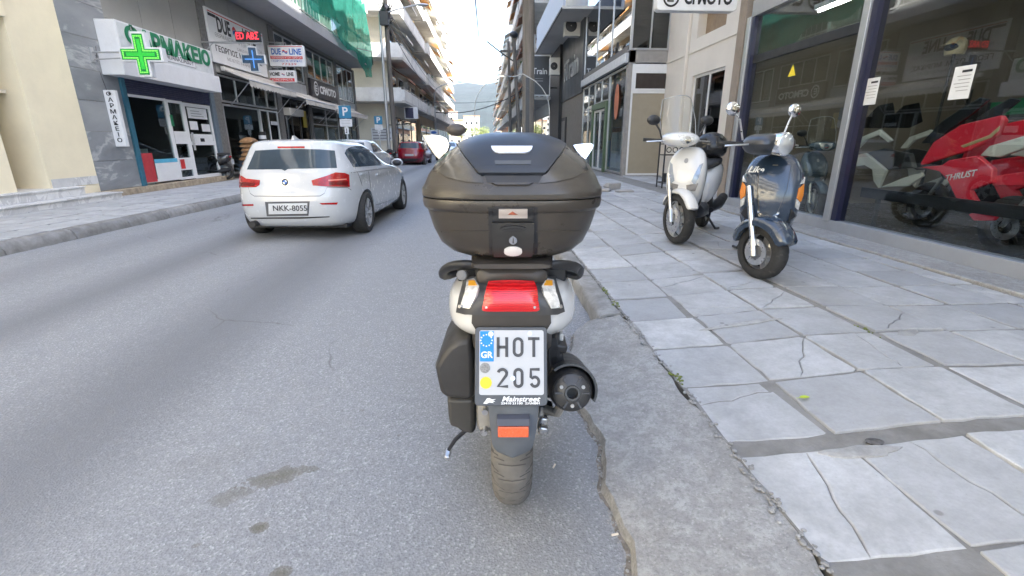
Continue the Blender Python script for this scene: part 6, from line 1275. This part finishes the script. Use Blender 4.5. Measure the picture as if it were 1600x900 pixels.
pl_ = px_patch('number_plate', mat('car_plate_white', (.62, .63, .64), .35), [(420, 318.2), (480.5, 317.2), (480.5, 333.4), (420.5, 334.4)], bvc, wc, .014, .01, 8); px_patch('plate_band', mat('plate_blue', (.0, .19, .62), .35), [(420.5, 318.6), (425.3, 318.5), (425.3, 333.8), (421, 333.9)], bvc, pl_, .0155, .004, 4)
hit = bvc.ray_cast(CAM, ray(454, 325.5).normalized())[0]; inv = wc.matrix_world.inverted(); hl_ = inv @ hit; text('NKK-8055', M_INK, .105, pl_, (hl_.x, hl_.y - .019, hl_.z), TC, .001, .001, width=.46)
px_patch('rear_reflector', M_TAILR, [(375.5, 319.3), (396, 318.8), (396, 321.6), (376, 321.8)], bvc, wc, .006, .004, 5); px_patch('rear_reflector', M_TAILR, [(499, 317.2), (528, 316.2), (526, 319.6), (503, 319.8)], bvc, wc, .006, .004, 5)
px_patch('bumper_slit', M_INK, [(392, 340), (480, 339), (515, 338), (515, 339.4), (490, 340.8), (470, 341.8), (392, 341.8)], bvc, wc, .003, .003, 6)
for nm, pl2 in (('hatch_seam', [(388, 293), (391, 302), (397, 306.3), (450, 306.8), (500, 306.2), (507, 302), (511, 292)]), ('bumper_seam', [(511, 292.5), (543, 293), (549, 297)]), ('door_seam', [(575, 262), (579, 290), (577, 306)]), ('door_seam', [(555, 262), (561, 275), (566, 290)]), ('sill_line', [(581, 322), (600, 316.5), (617, 309.5)]), ('shoulder_line', [(548, 270), (580, 265.5), (615, 262)])):
    r_ = [(x, y + .55) if nm != 'door_seam' else (x + .5, y) for x, y in pl2]; l_ = [(x, y - .4) if nm != 'door_seam' else (x - .4, y) for x, y in reversed(pl2)]; px_patch(nm, M_SEAM, r_ + l_, bvc, wc, .0015, .002, 6, mirror=nm in ('door_seam', 'sill_line', 'shoulder_line'))
px_patch('side_window', mat('car_dark_glass', (.018, .025, .032), .06), [(538.5, 239.5), (541, 233.5), (546, 230.5), (556, 228.3), (566, 228.5), (580, 236.5), (590, 248), (597, 258), (552, 261.3)], bvc, wc, .004, .004, 4, mirror=True)
for x in (567, 592): px_patch('door_handle', M_CARW, [(x - 4, 271.5), (x + 4, 269.8), (x + 4, 272), (x - 4, 273.8)], bvc, wc, .02, .01, 3, mirror=True)
mw_ = wc; rf = lray(wc, 'front'); px_patch('windscreen', mat('car_dark_glass', (.018, .025, .032), .06), [(-.62, 1.0), (.62, 1.0), (.5, 1.3), (-.5, 1.3)], bvc, wc, .004, .004, .08, rayf=rf)
for s in (-1, 1):
    px_patch('headlight', M_CLEAR, [(s * .45, .62), (s * .8, .66), (s * .82, .74), (s * .5, .72)], bvc, wc, .006, .004, .06, rayf=rf)
    MB().ball((s * .98, 1.72, .98), (.11, .07, .075), 14, 10).build('door_mirror', M_CARW, wc, 60); MB().ball((s * .985, 1.67, .98), (.085, .04, .055), 12, 8).build('mirror_glass', M_DARK, wc, 60); MB().bar((s * .84, 1.76, .95), (s * .94, 1.74, .95), .05, .03).build('mirror_arm', M_BLACKP, wc, 0)
for y in (0, 2.66):
    for s in (-1, 1): alloy(wc, (s * .77, y, .31), .315, .215, s)
MB().box(-.68, .68, -.5, 3.1, .16, .24).build('underbody', M_SEATS, wc, 0); MB().cyl((-.52, -.8, .255), (-.52, -.5, .255), .045, 16).build('tail_pipe', M_DARK, wc)
MB().loft([[(-.025, -.36, 1.365), (.025, -.36, 1.365), (.02, -.16, 1.37), (-.02, -.16, 1.37)], [(-.006, -.34, 1.425), (.006, -.34, 1.425), (.006, -.3, 1.43), (-.006, -.3, 1.43)]]).build('aerial_fin', M_CARW, wc, 40)

# ---- further cars, same construction in their own metres
def farcar(nm, lb, loc, rz, paint, hs=1.0, ws=1.0, plate=True):
    t = thing(nm, lb, 'car', loc, rz); pf = [(z * hs, w * ws, yr, yf) for z, w, yr, yf in HATCH]; bpy.context.view_layer.update(); b_ = carbody(pf, 0, 2.66, .31, .88 * ws, paint, t, k=48); bq = bvh_of([b_]); rr_ = lray(t, 'rear'); rs_ = lray(t, 'side'); rf_ = lray(t, 'front'); dg = mat('car_dark_glass', (.018, .025, .032), .06)
    px_patch('rear_window', dg, [(-.6, 1.0 * hs), (.6, 1.0 * hs), (.52, 1.28 * hs), (-.52, 1.28 * hs)], bq, t, .004, .004, .08, rayf=rr_); px_patch('windscreen', dg, [(-.62, 1.0 * hs), (.62, 1.0 * hs), (.5, 1.29 * hs), (-.5, 1.29 * hs)], bq, t, .004, .004, .08, rayf=rf_)
    px_patch('side_window', dg, [(-.3, .98 * hs), (1.72, .98 * hs), (1.1, 1.27 * hs), (.2, 1.29 * hs), (-.15, 1.22 * hs)], bq, t, .004, .004, .08, rayf=rs_, mirror=True)
    for s in (-1, 1):
        px_patch('tail_light', M_TAILR, [(s * .42, .82 * hs), (s * .8, .78 * hs), (s * .82, .92 * hs), (s * .5, .9 * hs)], bq, t, .008, .004, .06, rayf=rr_); px_patch('headlight', M_CLEAR, [(s * .5, .6 * hs), (s * .8, .62 * hs), (s * .82, .72 * hs), (s * .52, .7 * hs)], bq, t, .008, .004, .06, rayf=rf_)
        MB().ball((s * .98 * ws, 1.72, .98 * hs), (.11, .07, .075), 12, 8).build('door_mirror', M_BLACKP, t, 60)
        for y in (0, 2.66): alloy(t, (s * .77 * ws, y, .31), .315, .215, s)
    px_patch('number_plate', mat('plate_white', (.75, .76, .78), .35), [(-.26, .56 * hs), (.26, .56 * hs), (.26, .67 * hs), (-.26, .67 * hs)], bq, t, .012, .006, .1, rayf=rr_); px_patch('bumper_lower', M_BLACKP, [(-.6, .24 * hs), (.6, .24 * hs), (.66, .42 * hs), (-.66, .42 * hs)], bq, t, .006, .004, .1, rayf=rr_)
    MB().box(-.68, .68, -.5, 3.1, .16, .24).build('underbody', M_SEATS, t, 0); return t
M_CARR = mat('car_red_paint', (.26, .01, .025), .25, var=.02, coat=1); M_CARS = mat('car_silver_paint', (.5, .51, .53), .28, .3, var=.02, coat=1)
p = gz(640, 262); farcar('red_crossover', 'dark red crossover car stopped farther along the street', (p.x - .45, 30.8, -.06), R(-1.5), M_CARR, 1.04, .97)
farcar('white_parked_car', 'white car parked by the left kerb beyond the white hatchback', (-4.55, 17.2, 0), R(1), M_CARW, 1.03)
farcar('silver_parked_car', 'pale silver car parked facing this way past the red crossover', (-2.9, 40.5, 0), R(181), M_CARS, 1.0)
# ================================================================== parked scooters
def ring(z, a, yf, yb, e=2.8, k=36): return [(x, y, z) for x, y in sel(a, (yf - yb) / 2, e, k, 0, (yf + yb) / 2)]
def scoot(name, lb, loc, rz, steer, paint, wr, kind, wb_=1.33, dark=M_BLACKP):
    """wheel radius wr; kind 'tall' (big wheels, flat floor, tall screen) or 'round' (small wheels, round lamp)"""
    t = thing(name, lb, 'scooter', loc, rz); fk = bpy.data.objects.new('front_fork', None); COL.objects.link(fk); fk.parent = t; fk.location = (0, wb_, 0); fk.rotation_euler = (0, 0, steer)
    rim = mat('alloy_silver', (.62, .63, .64), .35, .3) if kind == 'tall' else mat('rim_grey', (.33, .33, .34), .35, .4)
    def whl(par, y, sp, hw):
        rrad = .055 if kind == 'tall' else .064; o = tyre_mesh(wr, hw, rrad, 26, 96, 16); o.M = None
        q = o.build('tyre', [M_RUBBER, M_GROOVE], par, 35); q.location = (0, y, wr); ri = wr - rrad - .005
        mb = MB().lathe([(ri + .012, -hw * .72), (ri - .012, -hw * .66), (ri - .018, 0), (ri - .012, hw * .66), (ri + .012, hw * .72)], (0, 0, 0), 'x', 36).lathe([(.002, -hw * .7), (.04, -hw * .66), (.05, 0), (.04, hw * .66), (.002, hw * .7)], (0, 0, 0), 'x', 16)
        for k in range(sp):
            a = 2 * pi * k / sp
            for sg in (-.13, .13): mb.bar((0, .04 * cos(a), .04 * sin(a)), (0, (ri - .012) * cos(a + sg), (ri - .012) * sin(a + sg)), .032, .014, up=(1, 0, 0))
        r_ = mb.build('rim', rim, par, 35); r_.location = (0, y, wr); d_ = MB().lathe([(.06, 0), (ri * .68, 0), (ri * .68, .005), (.06, .005)], (hw + .004, 0, 0), 'x', 24).build('brake_disc', M_STEEL, par); d_.location = (0, y, wr)
    whl(t, 0, 5, .06); whl(fk, 0, 6 if kind == 'tall' else 5, .055 if kind == 'tall' else .062)
    for s in (-1, 1): MB().cyl((s * .085, -.14, .72), (s * .085, .0, wr), .021, 12).cyl((s * .085, -.03, wr + .1), (s * .085, .0, wr - .03), .028, 12).build('fork_leg', M_STEEL, fk)
    if kind == 'tall':
        fm = []
        for k in range(9): a = R(160 - k * 17); fm.append([(x, .0 + (wr + .03 + h_) * cos(a), wr + (wr + .03 + h_) * sin(a)) for x, h_ in ((-.07, -.03), (-.068, .01), (-.04, .03), (0, .036), (.04, .03), (.068, .01), (.07, -.03), (.04, .012), (0, .018), (-.04, .012))])
        MB().loft(fm).build('front_mudguard', paint, fk, 50, sub=1)
        SH = MB().loft([ring(.32, .1, 1.16, .98), ring(.42, .15, 1.2, .98), ring(.55, .19, 1.24, .99), ring(.68, .205, 1.25, .99), ring(.8, .2, 1.22, .985), ring(.9, .175, 1.16, .97), ring(.97, .13, 1.1, .96), ring(1.0, .07, 1.05, .97)]).build('leg_shield', paint, t, 50, sub=1)
        bpy.context.view_layer.update(); sh = SH; bq = bvh_of([sh]); rf_ = lray(t, 'front')
        for s in (-1, 1): px_patch('light_slit', mat('drl_slit', (.3, .34, .4), .15, .3, coat=.6), [(s * .165, .84), (s * .135, .82), (s * .085, .66), (s * .12, .62), (s * .15, .7)], bq, t, .004, .004, .03, rayf=rf_); px_patch('front_indicator', mat('smoke_lens', (.3, .28, .26), .15, .4), [(s * .04, .62), (s * .15, .64), (s * .13, .56), (s * .05, .56)], bq, t, .006, .004, .03, rayf=rf_)
        px_patch('shield_badge', M_GREY, [(.02 * cos(a), .86 + .025 * sin(a)) for a in [2 * pi * k / 12 for k in range(12)]], bq, t, .004, .003, .02, rayf=rf_); px_patch('lower_grille', dark, [(-.12, .52), (.12, .52), (.1, .4), (-.1, .4)], bq, t, .005, .004, .04, rayf=rf_)
        bc = MB().loft([ring(1.0, .1, -.02, -.24), ring(1.03, .16, .02, -.26), ring(1.07, .2, .03, -.28), ring(1.11, .18, .0, -.27), ring(1.15, .1, -.06, -.24)]).build('bar_cover', paint, fk, 50, sub=1)
        bpy.context.view_layer.update(); bq = bvh_of([bc]); rk_ = lray(fk, 'front'); px_patch('headlight', M_CLEAR, [(-.09, 1.11), (.09, 1.11), (.075, 1.05), (.03, 1.025), (-.03, 1.025), (-.075, 1.05)], bq, fk, .006, .004, .025, rayf=rk_); px_patch('headlight_core', M_CHROME, [(.035 * cos(a), 1.068 + .032 * sin(a)) for a in [2 * pi * k / 14 for k in range(14)]], bq, fk, .009, .003, .02, rayf=rk_)
        rows = [[(.2 * u * (1 - .35 * max(0, v - .5)), -.06 - .1 * v - .1 * u * u, 1.08 + .42 * v - .04 * u * u * v) for u in [-1 + i / 6 for i in range(13)]] for v in [j / 8 for j in range(9)]]
        wsn = MB().loft(rows, False, False).build('windscreen', glass('windscreen_clear', (.93, .95, .95), .6, 0, .03), fk, 80); MB().tube([r_[0] for r_ in rows] + rows[-1][1:-1] + [r_[-1] for r_ in reversed(rows)], .004, 6).build('windscreen_edge', mat('acrylic_edge', (.36, .38, .4), .3), fk)
    else:
        fm = []
        for k in range(10): a = R(172 - k * 17); w_ = .085 + .02 * sin(R(k * 18)); fm.append([(x * w_ / .07, .0 + (wr + .035 + h_) * cos(a), wr + (wr + .035 + h_) * sin(a)) for x, h_ in ((-.066, -.07), (-.07, .0), (-.045, .03), (0, .04), (.045, .03), (.07, .0), (.066, -.07), (.06, -.01), (0, .015), (-.06, -.01))])
        MB().loft(fm).build('front_mudguard', paint, fk, 50, sub=1)
        SH = MB().loft([ring(.3, .13, 1.16, .95), ring(.4, .175, 1.2, .95), ring(.52, .21, 1.23, .96), ring(.66, .222, 1.24, .97), ring(.78, .215, 1.2, .965), ring(.88, .185, 1.13, .95), ring(.94, .14, 1.06, .94), ring(.97, .07, 1.02, .95)]).build('leg_shield', paint, t, 50, sub=1)
        bpy.context.view_layer.update(); sh = SH; bq = bvh_of([sh]); rf_ = lray(t, 'front')
        pn = px_patch('shield_panel', paint, [(-.1, .86), (.1, .86), (.095, .7), (.055, .52), (.0, .5), (-.055, .52), (-.095, .7)], bq, t, .022, .004, .03, rayf=rf_)
        for s in (-1, 1): px_patch('front_indicator', mat('amber_lens', (.75, .25, .04), .2, coat=.8), [(s * .178, .71), (s * .205, .74), (s * .212, .66), (s * .2, .61), (s * .175, .64)], bq, t, .01, .004, .02, rayf=rf_, bulge=.008); px_patch('side_lamp', M_CLEAR, [(s * .18, .74), (s * .207, .79), (s * .205, .745)], bq, t, .009, .004, .02, rayf=rf_); px_patch('side_lamp', M_CLEAR, [(s * .172, .635), (s * .2, .605), (s * .195, .55), (s * .175, .57)], bq, t, .009, .004, .02, rayf=rf_)
        for s in (-1, 1):
            px_patch('panel_crease', M_SEAM, [(s * .104, .86), (s * .108, .86), (s * .101, .7), (s * .06, .51), (s * .056, .51), (s * .097, .7)], bq, t, .004, .003, .03, rayf=rf_)
            px_patch('side_flank', dark, [(s * .15, .56), (s * .2, .5), (s * .19, .36), (s * .14, .36)], bq, t, .006, .004, .03, rayf=rf_)
        px_patch('chrome_moustache', M_CHROME, [(-.075, .535), (0, .52), (.075, .535), (.07, .515), (0, .498), (-.07, .515)], bq, t, .018, .004, .02, rayf=rf_); px_patch('chrome_moustache', M_CHROME, [(-.065, .507), (0, .49), (.065, .507), (.06, .492), (0, .473), (-.06, .492)], bq, t, .016, .004, .02, rayf=rf_); px_patch('lower_dark_panel', dark, [(-.16, .46), (.16, .46), (.13, .32), (-.13, .32)], bq, t, .006, .004, .04, rayf=rf_)  # last patch: dark plastic over the lower shield
        px_patch('shield_emblem', mat('emblem_bronze', (.3, .27, .2), .35, .6), [(-.018, .87), (.018, .87), (.018, .84), (-.018, .84)], bq, t, .016, .003, .02, rayf=rf_)
        hh_ = rf_(.13, .84); h2 = bq.ray_cast(*hh_)[0]
        if h2: lh = t.matrix_world.inverted() @ h2; text('Like', M_SIGNW, .07, t, (lh.x, lh.y + .022, lh.z), (pi / 2 - .25, 0, pi - .35), .002, .001, shear=.35)
        bc = MB().loft([ring(.95, .1, -.02, -.2), ring(.98, .17, .02, -.22), ring(1.03, .2, .05, -.24), ring(1.08, .17, .04, -.23), ring(1.11, .09, .0, -.2)]).build('bar_cover', mat('bar_cover_charcoal', (.03, .033, .04), .3, coat=.4), fk, 50, sub=1)
        MB().lathe([(.08, -.06), (.086, .02), (.082, .04), (.074, .045)], (0, .02, 1.03), 'y', 28).build('headlight_rim', M_CHROME, fk, 40); MB().lathe([(.074, .046), (.05, .058), (.001, .063)], (0, .018, 1.03), 'y', 28).build('headlight', mat('lens_clear', (.6, .63, .66), .08, .5, var=.15, sc=9, coat=1), fk, 60)
    zg = 1.06 if kind == 'tall' else 1.03
    for s in (-1, 1):
        MB().cyl((s * .17, -.17, zg), (s * .36, -.23, zg + .01), .017, 10).build('grip', M_RUBBER, fk); MB().tube([(s * .17, -.1, zg), (s * .28, -.11, zg - .005), (s * .36, -.15, zg - .01)], .007, 6).build('brake_lever', M_STEEL, fk)
        if kind == 'tall': 
            c_ = (s * .3, -.15, 1.26); MB().ball(c_, (.075, .03, .05), 14, 10).build('mirror', M_BLACKP, fk, 60); MB().tube([c_, (s * .24, -.12, 1.16), (s * .2, -.14, 1.08)], [.012, .009, .009], 8).build('mirror_stem', M_BLACKP, fk)
        else:
            c_ = (s * .3, -.18, 1.28); MB().ball(c_, (.062, .026, .05), 16, 10).build('mirror', M_CHROME, fk, 60); MB().tube([c_, (s * .24, -.16, 1.2), (s * .19, -.16, 1.06)], .007, 8).build('mirror_stem', M_STEEL, fk)
    yz_loft('floor_board', dark, [sec(.35, -.12, .12, .22, .4), sec(.5, -.17, .17, .22, .34), sec(.9, -.18, .18, .22, .34), sec(1.02, -.16, .16, .26, .5)], t)
    yz_loft('inner_shield', dark, [sec(.92, -.13, .13, .3, .85), sec(.98, -.17, .17, .3, .92), sec(1.05, -.17, .17, .32, .92)], t)
    MB().loft([tailring(-.25, .06, .72, .06), tailring(-.22, .12, .72, .1), tailring(-.1, .17, .68, .16), tailring(.15, .19, .62, .2), tailring(.35, .17, .55, .22), tailring(.45, .12, .48, .18)]).build('rear_body', paint, t, 50, sub=1)
    yz_loft('seat', mat('seat_vinyl', (.03, .03, .032), .6), [sec(-.24, -.08, .08, .8, .86), sec(-.15, -.14, .14, .78, .88), sec(.15, -.16, .16, .76, .86), sec(.42, -.12, .12, .74, .82), sec(.5, -.06, .06, .72, .78)], t)
    yz_loft('engine', dark, [sec(-.15, .06, .18, .2, .36), sec(.1, -.16, .2, .2, .42), sec(.4, -.14, .15, .2, .4)], t); MB().tube([(-.16, -.3, .36), (-.16, 0, .3), (-.14, .3, .26)], [.06, .065, .03], 14).build('silencer', M_DARK, t)
    px0 = MB().tube([(-.1, .3, .2), (-.2, .22, .03), (-.22, .1, .02)], .014, 8).tube([(.1, .3, .2), (.2, .22, .03), (.24, .1, .02)], .014, 8).tube([(-.12, .295, .19), (.12, .295, .19)], .013, 8).build('centre_stand', M_BLACKP, t)
    MB().box(-.09, .09, -.3, -.28, .5, .66).build('number_plate', mat('plate_white', (.75, .76, .78), .35), t, 0); MB().ball((0, -.25, .74), (.09, .02, .035), 12, 8).build('tail_light', M_TAILR, t)
    return t
p = gz(1057, 381, ZS); R1 = R(144); wbS = 1.26; f = V((-sin(R1), cos(R1), 0))
SSC = 1.1
sh_ = scoot('white_big_wheel_scooter', 'white big-wheel scooter with clear tall screen parked on the slabs', p - f * wbS * SSC + V((0, 0.02, 0)), R1, R(44), M_PEARL, .265, 'tall', wbS); sh_.scale = (SSC,) * 3
b_ = thing('black_helmet_case', 'round black case strapped on the back of the white scooter', 'case', sh_.location + V((0, 0, .95))); MB().lathe([(.02, 0), (.16, .01), (.2, .07), (.205, .15), (.18, .24), (.12, .3), (.04, .325), (.002, .328)], (0, 0, .0), 'z', 28).build('shell', mat('case_black_gloss', (.015, .015, .016), .3), b_, 60); MB().torus((0, 0, .13), .206, .008, 'z', 32, 6).build('seam_band', M_BLACKP, b_); MB().cbox((f.x * .2, f.y * .2, .13), (.05, .05, .06)).build('latch', M_DARK, b_, 0, .006)
M_DBLUE = mat('dark_blue_paint', (.022, .038, .066), .25, var=.03, coat=1.0)
p = gz(1186, 436, ZS); R2 = R(150); wb2 = 1.26; f2v = V((-sin(R2), cos(R2), 0))
scoot('dark_blue_retro_scooter', 'dark blue retro scooter with round headlight and chrome mirror', p - f2v * wb2 * SSC + V((0, .02, 0)), R2, R(46), M_DBLUE, .222, 'round', wb2).scale = (SSC,) * 3
M_GBLUE = mat('grey_blue_paint', (.07, .1, .13), .25, coat=.8)
scoot('grey_blue_showroom_scooter', 'grey-blue scooter standing inside the glass behind the retro scooter', (5.14, 8.42, .2), R(178), R(-10), M_GBLUE, .26, 'tall', 1.3)
M_BLKP = mat('black_paint', (.015, .015, .017), .25, coat=.8)
for px, py, rz, lb in ((386, 283, 95, 'dark scooter parked on the pavement by the sacks'), (603, 262, 60, 'black scooter with top case parked near the galvanised lamp post'), (612, 259, 75, 'black motor scooter beside the red crossover')):
    q = gz(px, py, .13 if px < 500 else 0); scoot('parked_dark_scooter', lb, (q.x - (.9 if px < 500 else 0), q.y + .5, .135 if px < 500 else 0), R(rz), R(20), M_BLKP, .28, 'tall' if px > 600 else 'round', 1.3)['group'] = 'dark scooters along the left kerb'
# ================================================================== motorcycles inside the showroom
M_MRED = mat('bike_red_paint', (.8, .03, .06), .25, coat=.6, var=.03); M_MWHT = mat('bike_white_paint', (.72, .72, .7), .22, coat=.8, var=.02)
def bike(nm, lb, xc, half, y_r, y_f, wr=.31):
    t = thing(nm, lb, 'motorcycle', (xc, y_r, .2)); z0 = .2
    for y, n_ in ((y_r, 'rear_wheel'), (y_f, 'front_wheel')): wheel(t, (0, y - y_r, wr), wr, .06, .085, 6, M_DARK, n_, 28, True)
    L = y_f - y_r
    MB().loft([sec(.25, -.12, .12, .4, .62), sec(.5, -.17, .17, .25, .72), sec(.9, -.17, .17, .25, .8), sec(1.1, -.1, .1, .4, .75)]).build('engine_block', M_DARK, t, 40, sub=1)
    MB().loft([sec(-.2, -.05, .05, .84, .9), sec(0, -.12, .12, .78, .9), sec(.5, -.15, .15, .74, .84), sec(.75, -.1, .1, .78, .86)]).build('seat', M_BLACKP, t, 40, sub=1)
    for s in (-1, 1):
        MB().cyl((s * .1, L - .38, 1.0), (s * .1, L, wr), .025, 12).build('fork_leg', M_STEEL, t); MB().bar((s * .1, 0, wr), (s * .09, .55, .42), .04, .06).build('swing_arm', M_DARK, t, 0)
        MB().tube([(s * .1, L - .42, 1.06), (s * .28, L - .5, 1.1), (s * .4, L - .58, 1.1)], .014, 8).build('handlebar', M_DARK, t); MB().ball((s * .38, L - .42, 1.3), (.08, .03, .05), 12, 8).build('mirror', M_BLACKP, t, 60); MB().tube([(s * .36, L - .42, 1.28), (s * .3, L - .48, 1.1)], .007, 6).build('mirror_stem', M_BLACKP, t)
    MB().tube([(.16, .1, .5), (.17, -.2, .6), (.16, -.4, .66)], [.05, .065, .06], 14).build('silencer', M_STEEL, t); MB().tube([(.1, .9, .3), (.14, .5, .25), (.16, .1, .48)], .025, 10).build('exhaust_pipe', M_STEEL, t)
    return t
def panel(t, nm, m, pol, xs, th=.035, mirror=True, off=None):
    """side panel with the outline seen in the photograph, at the plane x = xs"""
    P = [gx(x, y, xs) for x, y in pol]; xc = t.location.x; q = [(p.y - t.location.y, p.z - t.location.z) for p in P]; a = xs - xc
    o = MB().prism(q, a, a + th, 'x').build(nm, m, t, 30, .012, 3)
    if mirror: MB().prism(q, -a - th, -a, 'x').build(nm, m, t, 30, .012, 3)
    return o
q = gx(1400, 330, 5.75); rb = bike('red_showroom_motorcycle', 'red angular motorcycle standing behind the showroom glass', 5.33, .2, 2.95, 4.5)
panel(rb, 'nose_cowl', M_MRED, [(1458, 222), (1500, 195), (1563, 180), (1569, 188), (1557, 211), (1518, 234), (1482, 244), (1440, 258), (1437, 256)], 5.08, .06); panel(rb, 'side_fairing', M_MRED, [(1437, 261), (1471, 258), (1482, 250), (1527, 243), (1551, 264), (1549, 285), (1515, 297), (1528, 321), (1497, 318), (1480, 282), (1467, 268)], 5.05, .06)
panel(rb, 'tail_panel', M_MRED, [(1551, 275), (1640, 262), (1680, 275), (1640, 292), (1549, 290)], 5.1, .05); panel(rb, 'belly_pan', M_MRED, [(1512, 335), (1535, 325), (1560, 335), (1550, 345), (1520, 345)], 5.1, .05)
panel(rb, 'windscreen', mat('smoked_screen', (.02, .022, .025), .15, coat=.6), [(1438, 224), (1470, 190), (1500, 170), (1530, 152), (1545, 155), (1515, 180), (1480, 205), (1455, 224)], 5.14, .04); panel(rb, 'beak', M_BLACKP, [(1432, 262), (1438, 250), (1455, 232), (1462, 224), (1452, 240), (1445, 258)], 5.1, .05)
panel(rb, 'white_tank_cover', M_MWHT, [(1530, 243), (1545, 228), (1600, 212), (1640, 215), (1610, 228), (1560, 246)], 5.14, .05); panel(rb, 'stripe', mat('gold_stripe', (.5, .4, .2), .4), [(1500, 228), (1545, 211), (1562, 196), (1560, 204), (1548, 215), (1505, 231)], 5.074, .012)
tx = gx(1499, 275, 5.042); text('THRUST', M_SIGNW, .09, rb, (tx.x - 5.33, tx.y - 2.95, tx.z - .2), (pi / 2, R(-14), -pi / 2), .002, .001, shear=.3)
MB().loft([[(-.2, 1.15, .75), (.2, 1.15, .75), (.2, 1.15, 1.0), (-.2, 1.15, 1.0)], [(-.16, 1.45, .85), (.16, 1.45, .85), (.12, 1.4, 1.0), (-.12, 1.4, 1.0)]]).build('headlight_block', M_BLACKP, rb, 30, .02); MB().loft([[(x, y, z) for x, z in sel(.22, .16, 3, 20, 0, .92)] for y in (.45, .8, 1.1)]).build('tank', M_BLACKP, rb, 40, .02)
wk = bike('white_black_showroom_motorcycle', 'white and black motorcycle behind the glass beside the mullion', 6.0, .2, 4.75, 6.15)
panel(wk, 'handguard', M_MWHT, [(1332, 232), (1345, 214), (1374, 202), (1393, 219), (1387, 223), (1372, 211), (1352, 219), (1340, 232)], 5.6, .05); panel(wk, 'tank_panel', M_MWHT, [(1330, 250), (1337, 242), (1352, 239), (1374, 257), (1384, 266), (1372, 294), (1364, 283), (1362, 265), (1350, 258), (1333, 261)], 5.7, .05)
panel(wk, 'lower_panel', M_MWHT, [(1374, 293), (1410, 278), (1440, 269), (1442, 275), (1418, 291), (1390, 292)], 5.72, .04); panel(wk, 'screen', glass('smoke_screen', (.3, .33, .36), .7, 0, .06), [(1345, 200), (1352, 185), (1372, 165), (1395, 160), (1400, 190), (1380, 200)], 5.8, .01); panel(wk, 'tank', M_BLACKP, [(1350, 240), (1380, 232), (1420, 240), (1425, 262), (1385, 266), (1372, 255)], 5.74, .08)
MB().loft([[(x, y, z) for x, z in sel(.22, .2, 3, 20, 0, .86)] for y in (.35, .8, 1.15)]).build('tank_body', M_BLACKP, wk, 40, .02)
xb = bike('dark_showroom_motorcycle', 'dark motorcycle deeper inside the showroom behind the red one', 7.3, .2, 3.2, 4.6); MB().loft([[(x, y, z) for x, z in sel(.2, .2, 3, 20, 0, .9)] for y in (.35, .8, 1.2)]).build('tank_body', mat('dark_silver_paint', (.2, .2, .21), .25, coat=.8), xb, 40, .02)
# ================================================================== air between here and the hill
hz = MB().box(-2600, 2600, -40, 3100, -1.5, 420).build('haze', None, None, 0); hz.data.materials.clear()
hmt = bpy.data.materials.new('haze_air'); hmt.use_nodes = True; nt_ = hmt.node_tree; nt_.nodes.clear(); ou = nt_.nodes.new('ShaderNodeOutputMaterial'); pv = nt_.nodes.new('ShaderNodeVolumePrincipled'); pv.inputs['Color'].default_value = (.8, .87, .95, 1); pv.inputs['Density'].default_value = .00007; pv.inputs['Anisotropy'].default_value = .3
nt_.links.new(pv.outputs[0], ou.inputs['Volume']); hz.data.materials.append(hmt); tag(hz, 'pale haze in the air towards the hill', 'haze', kind='stuff')
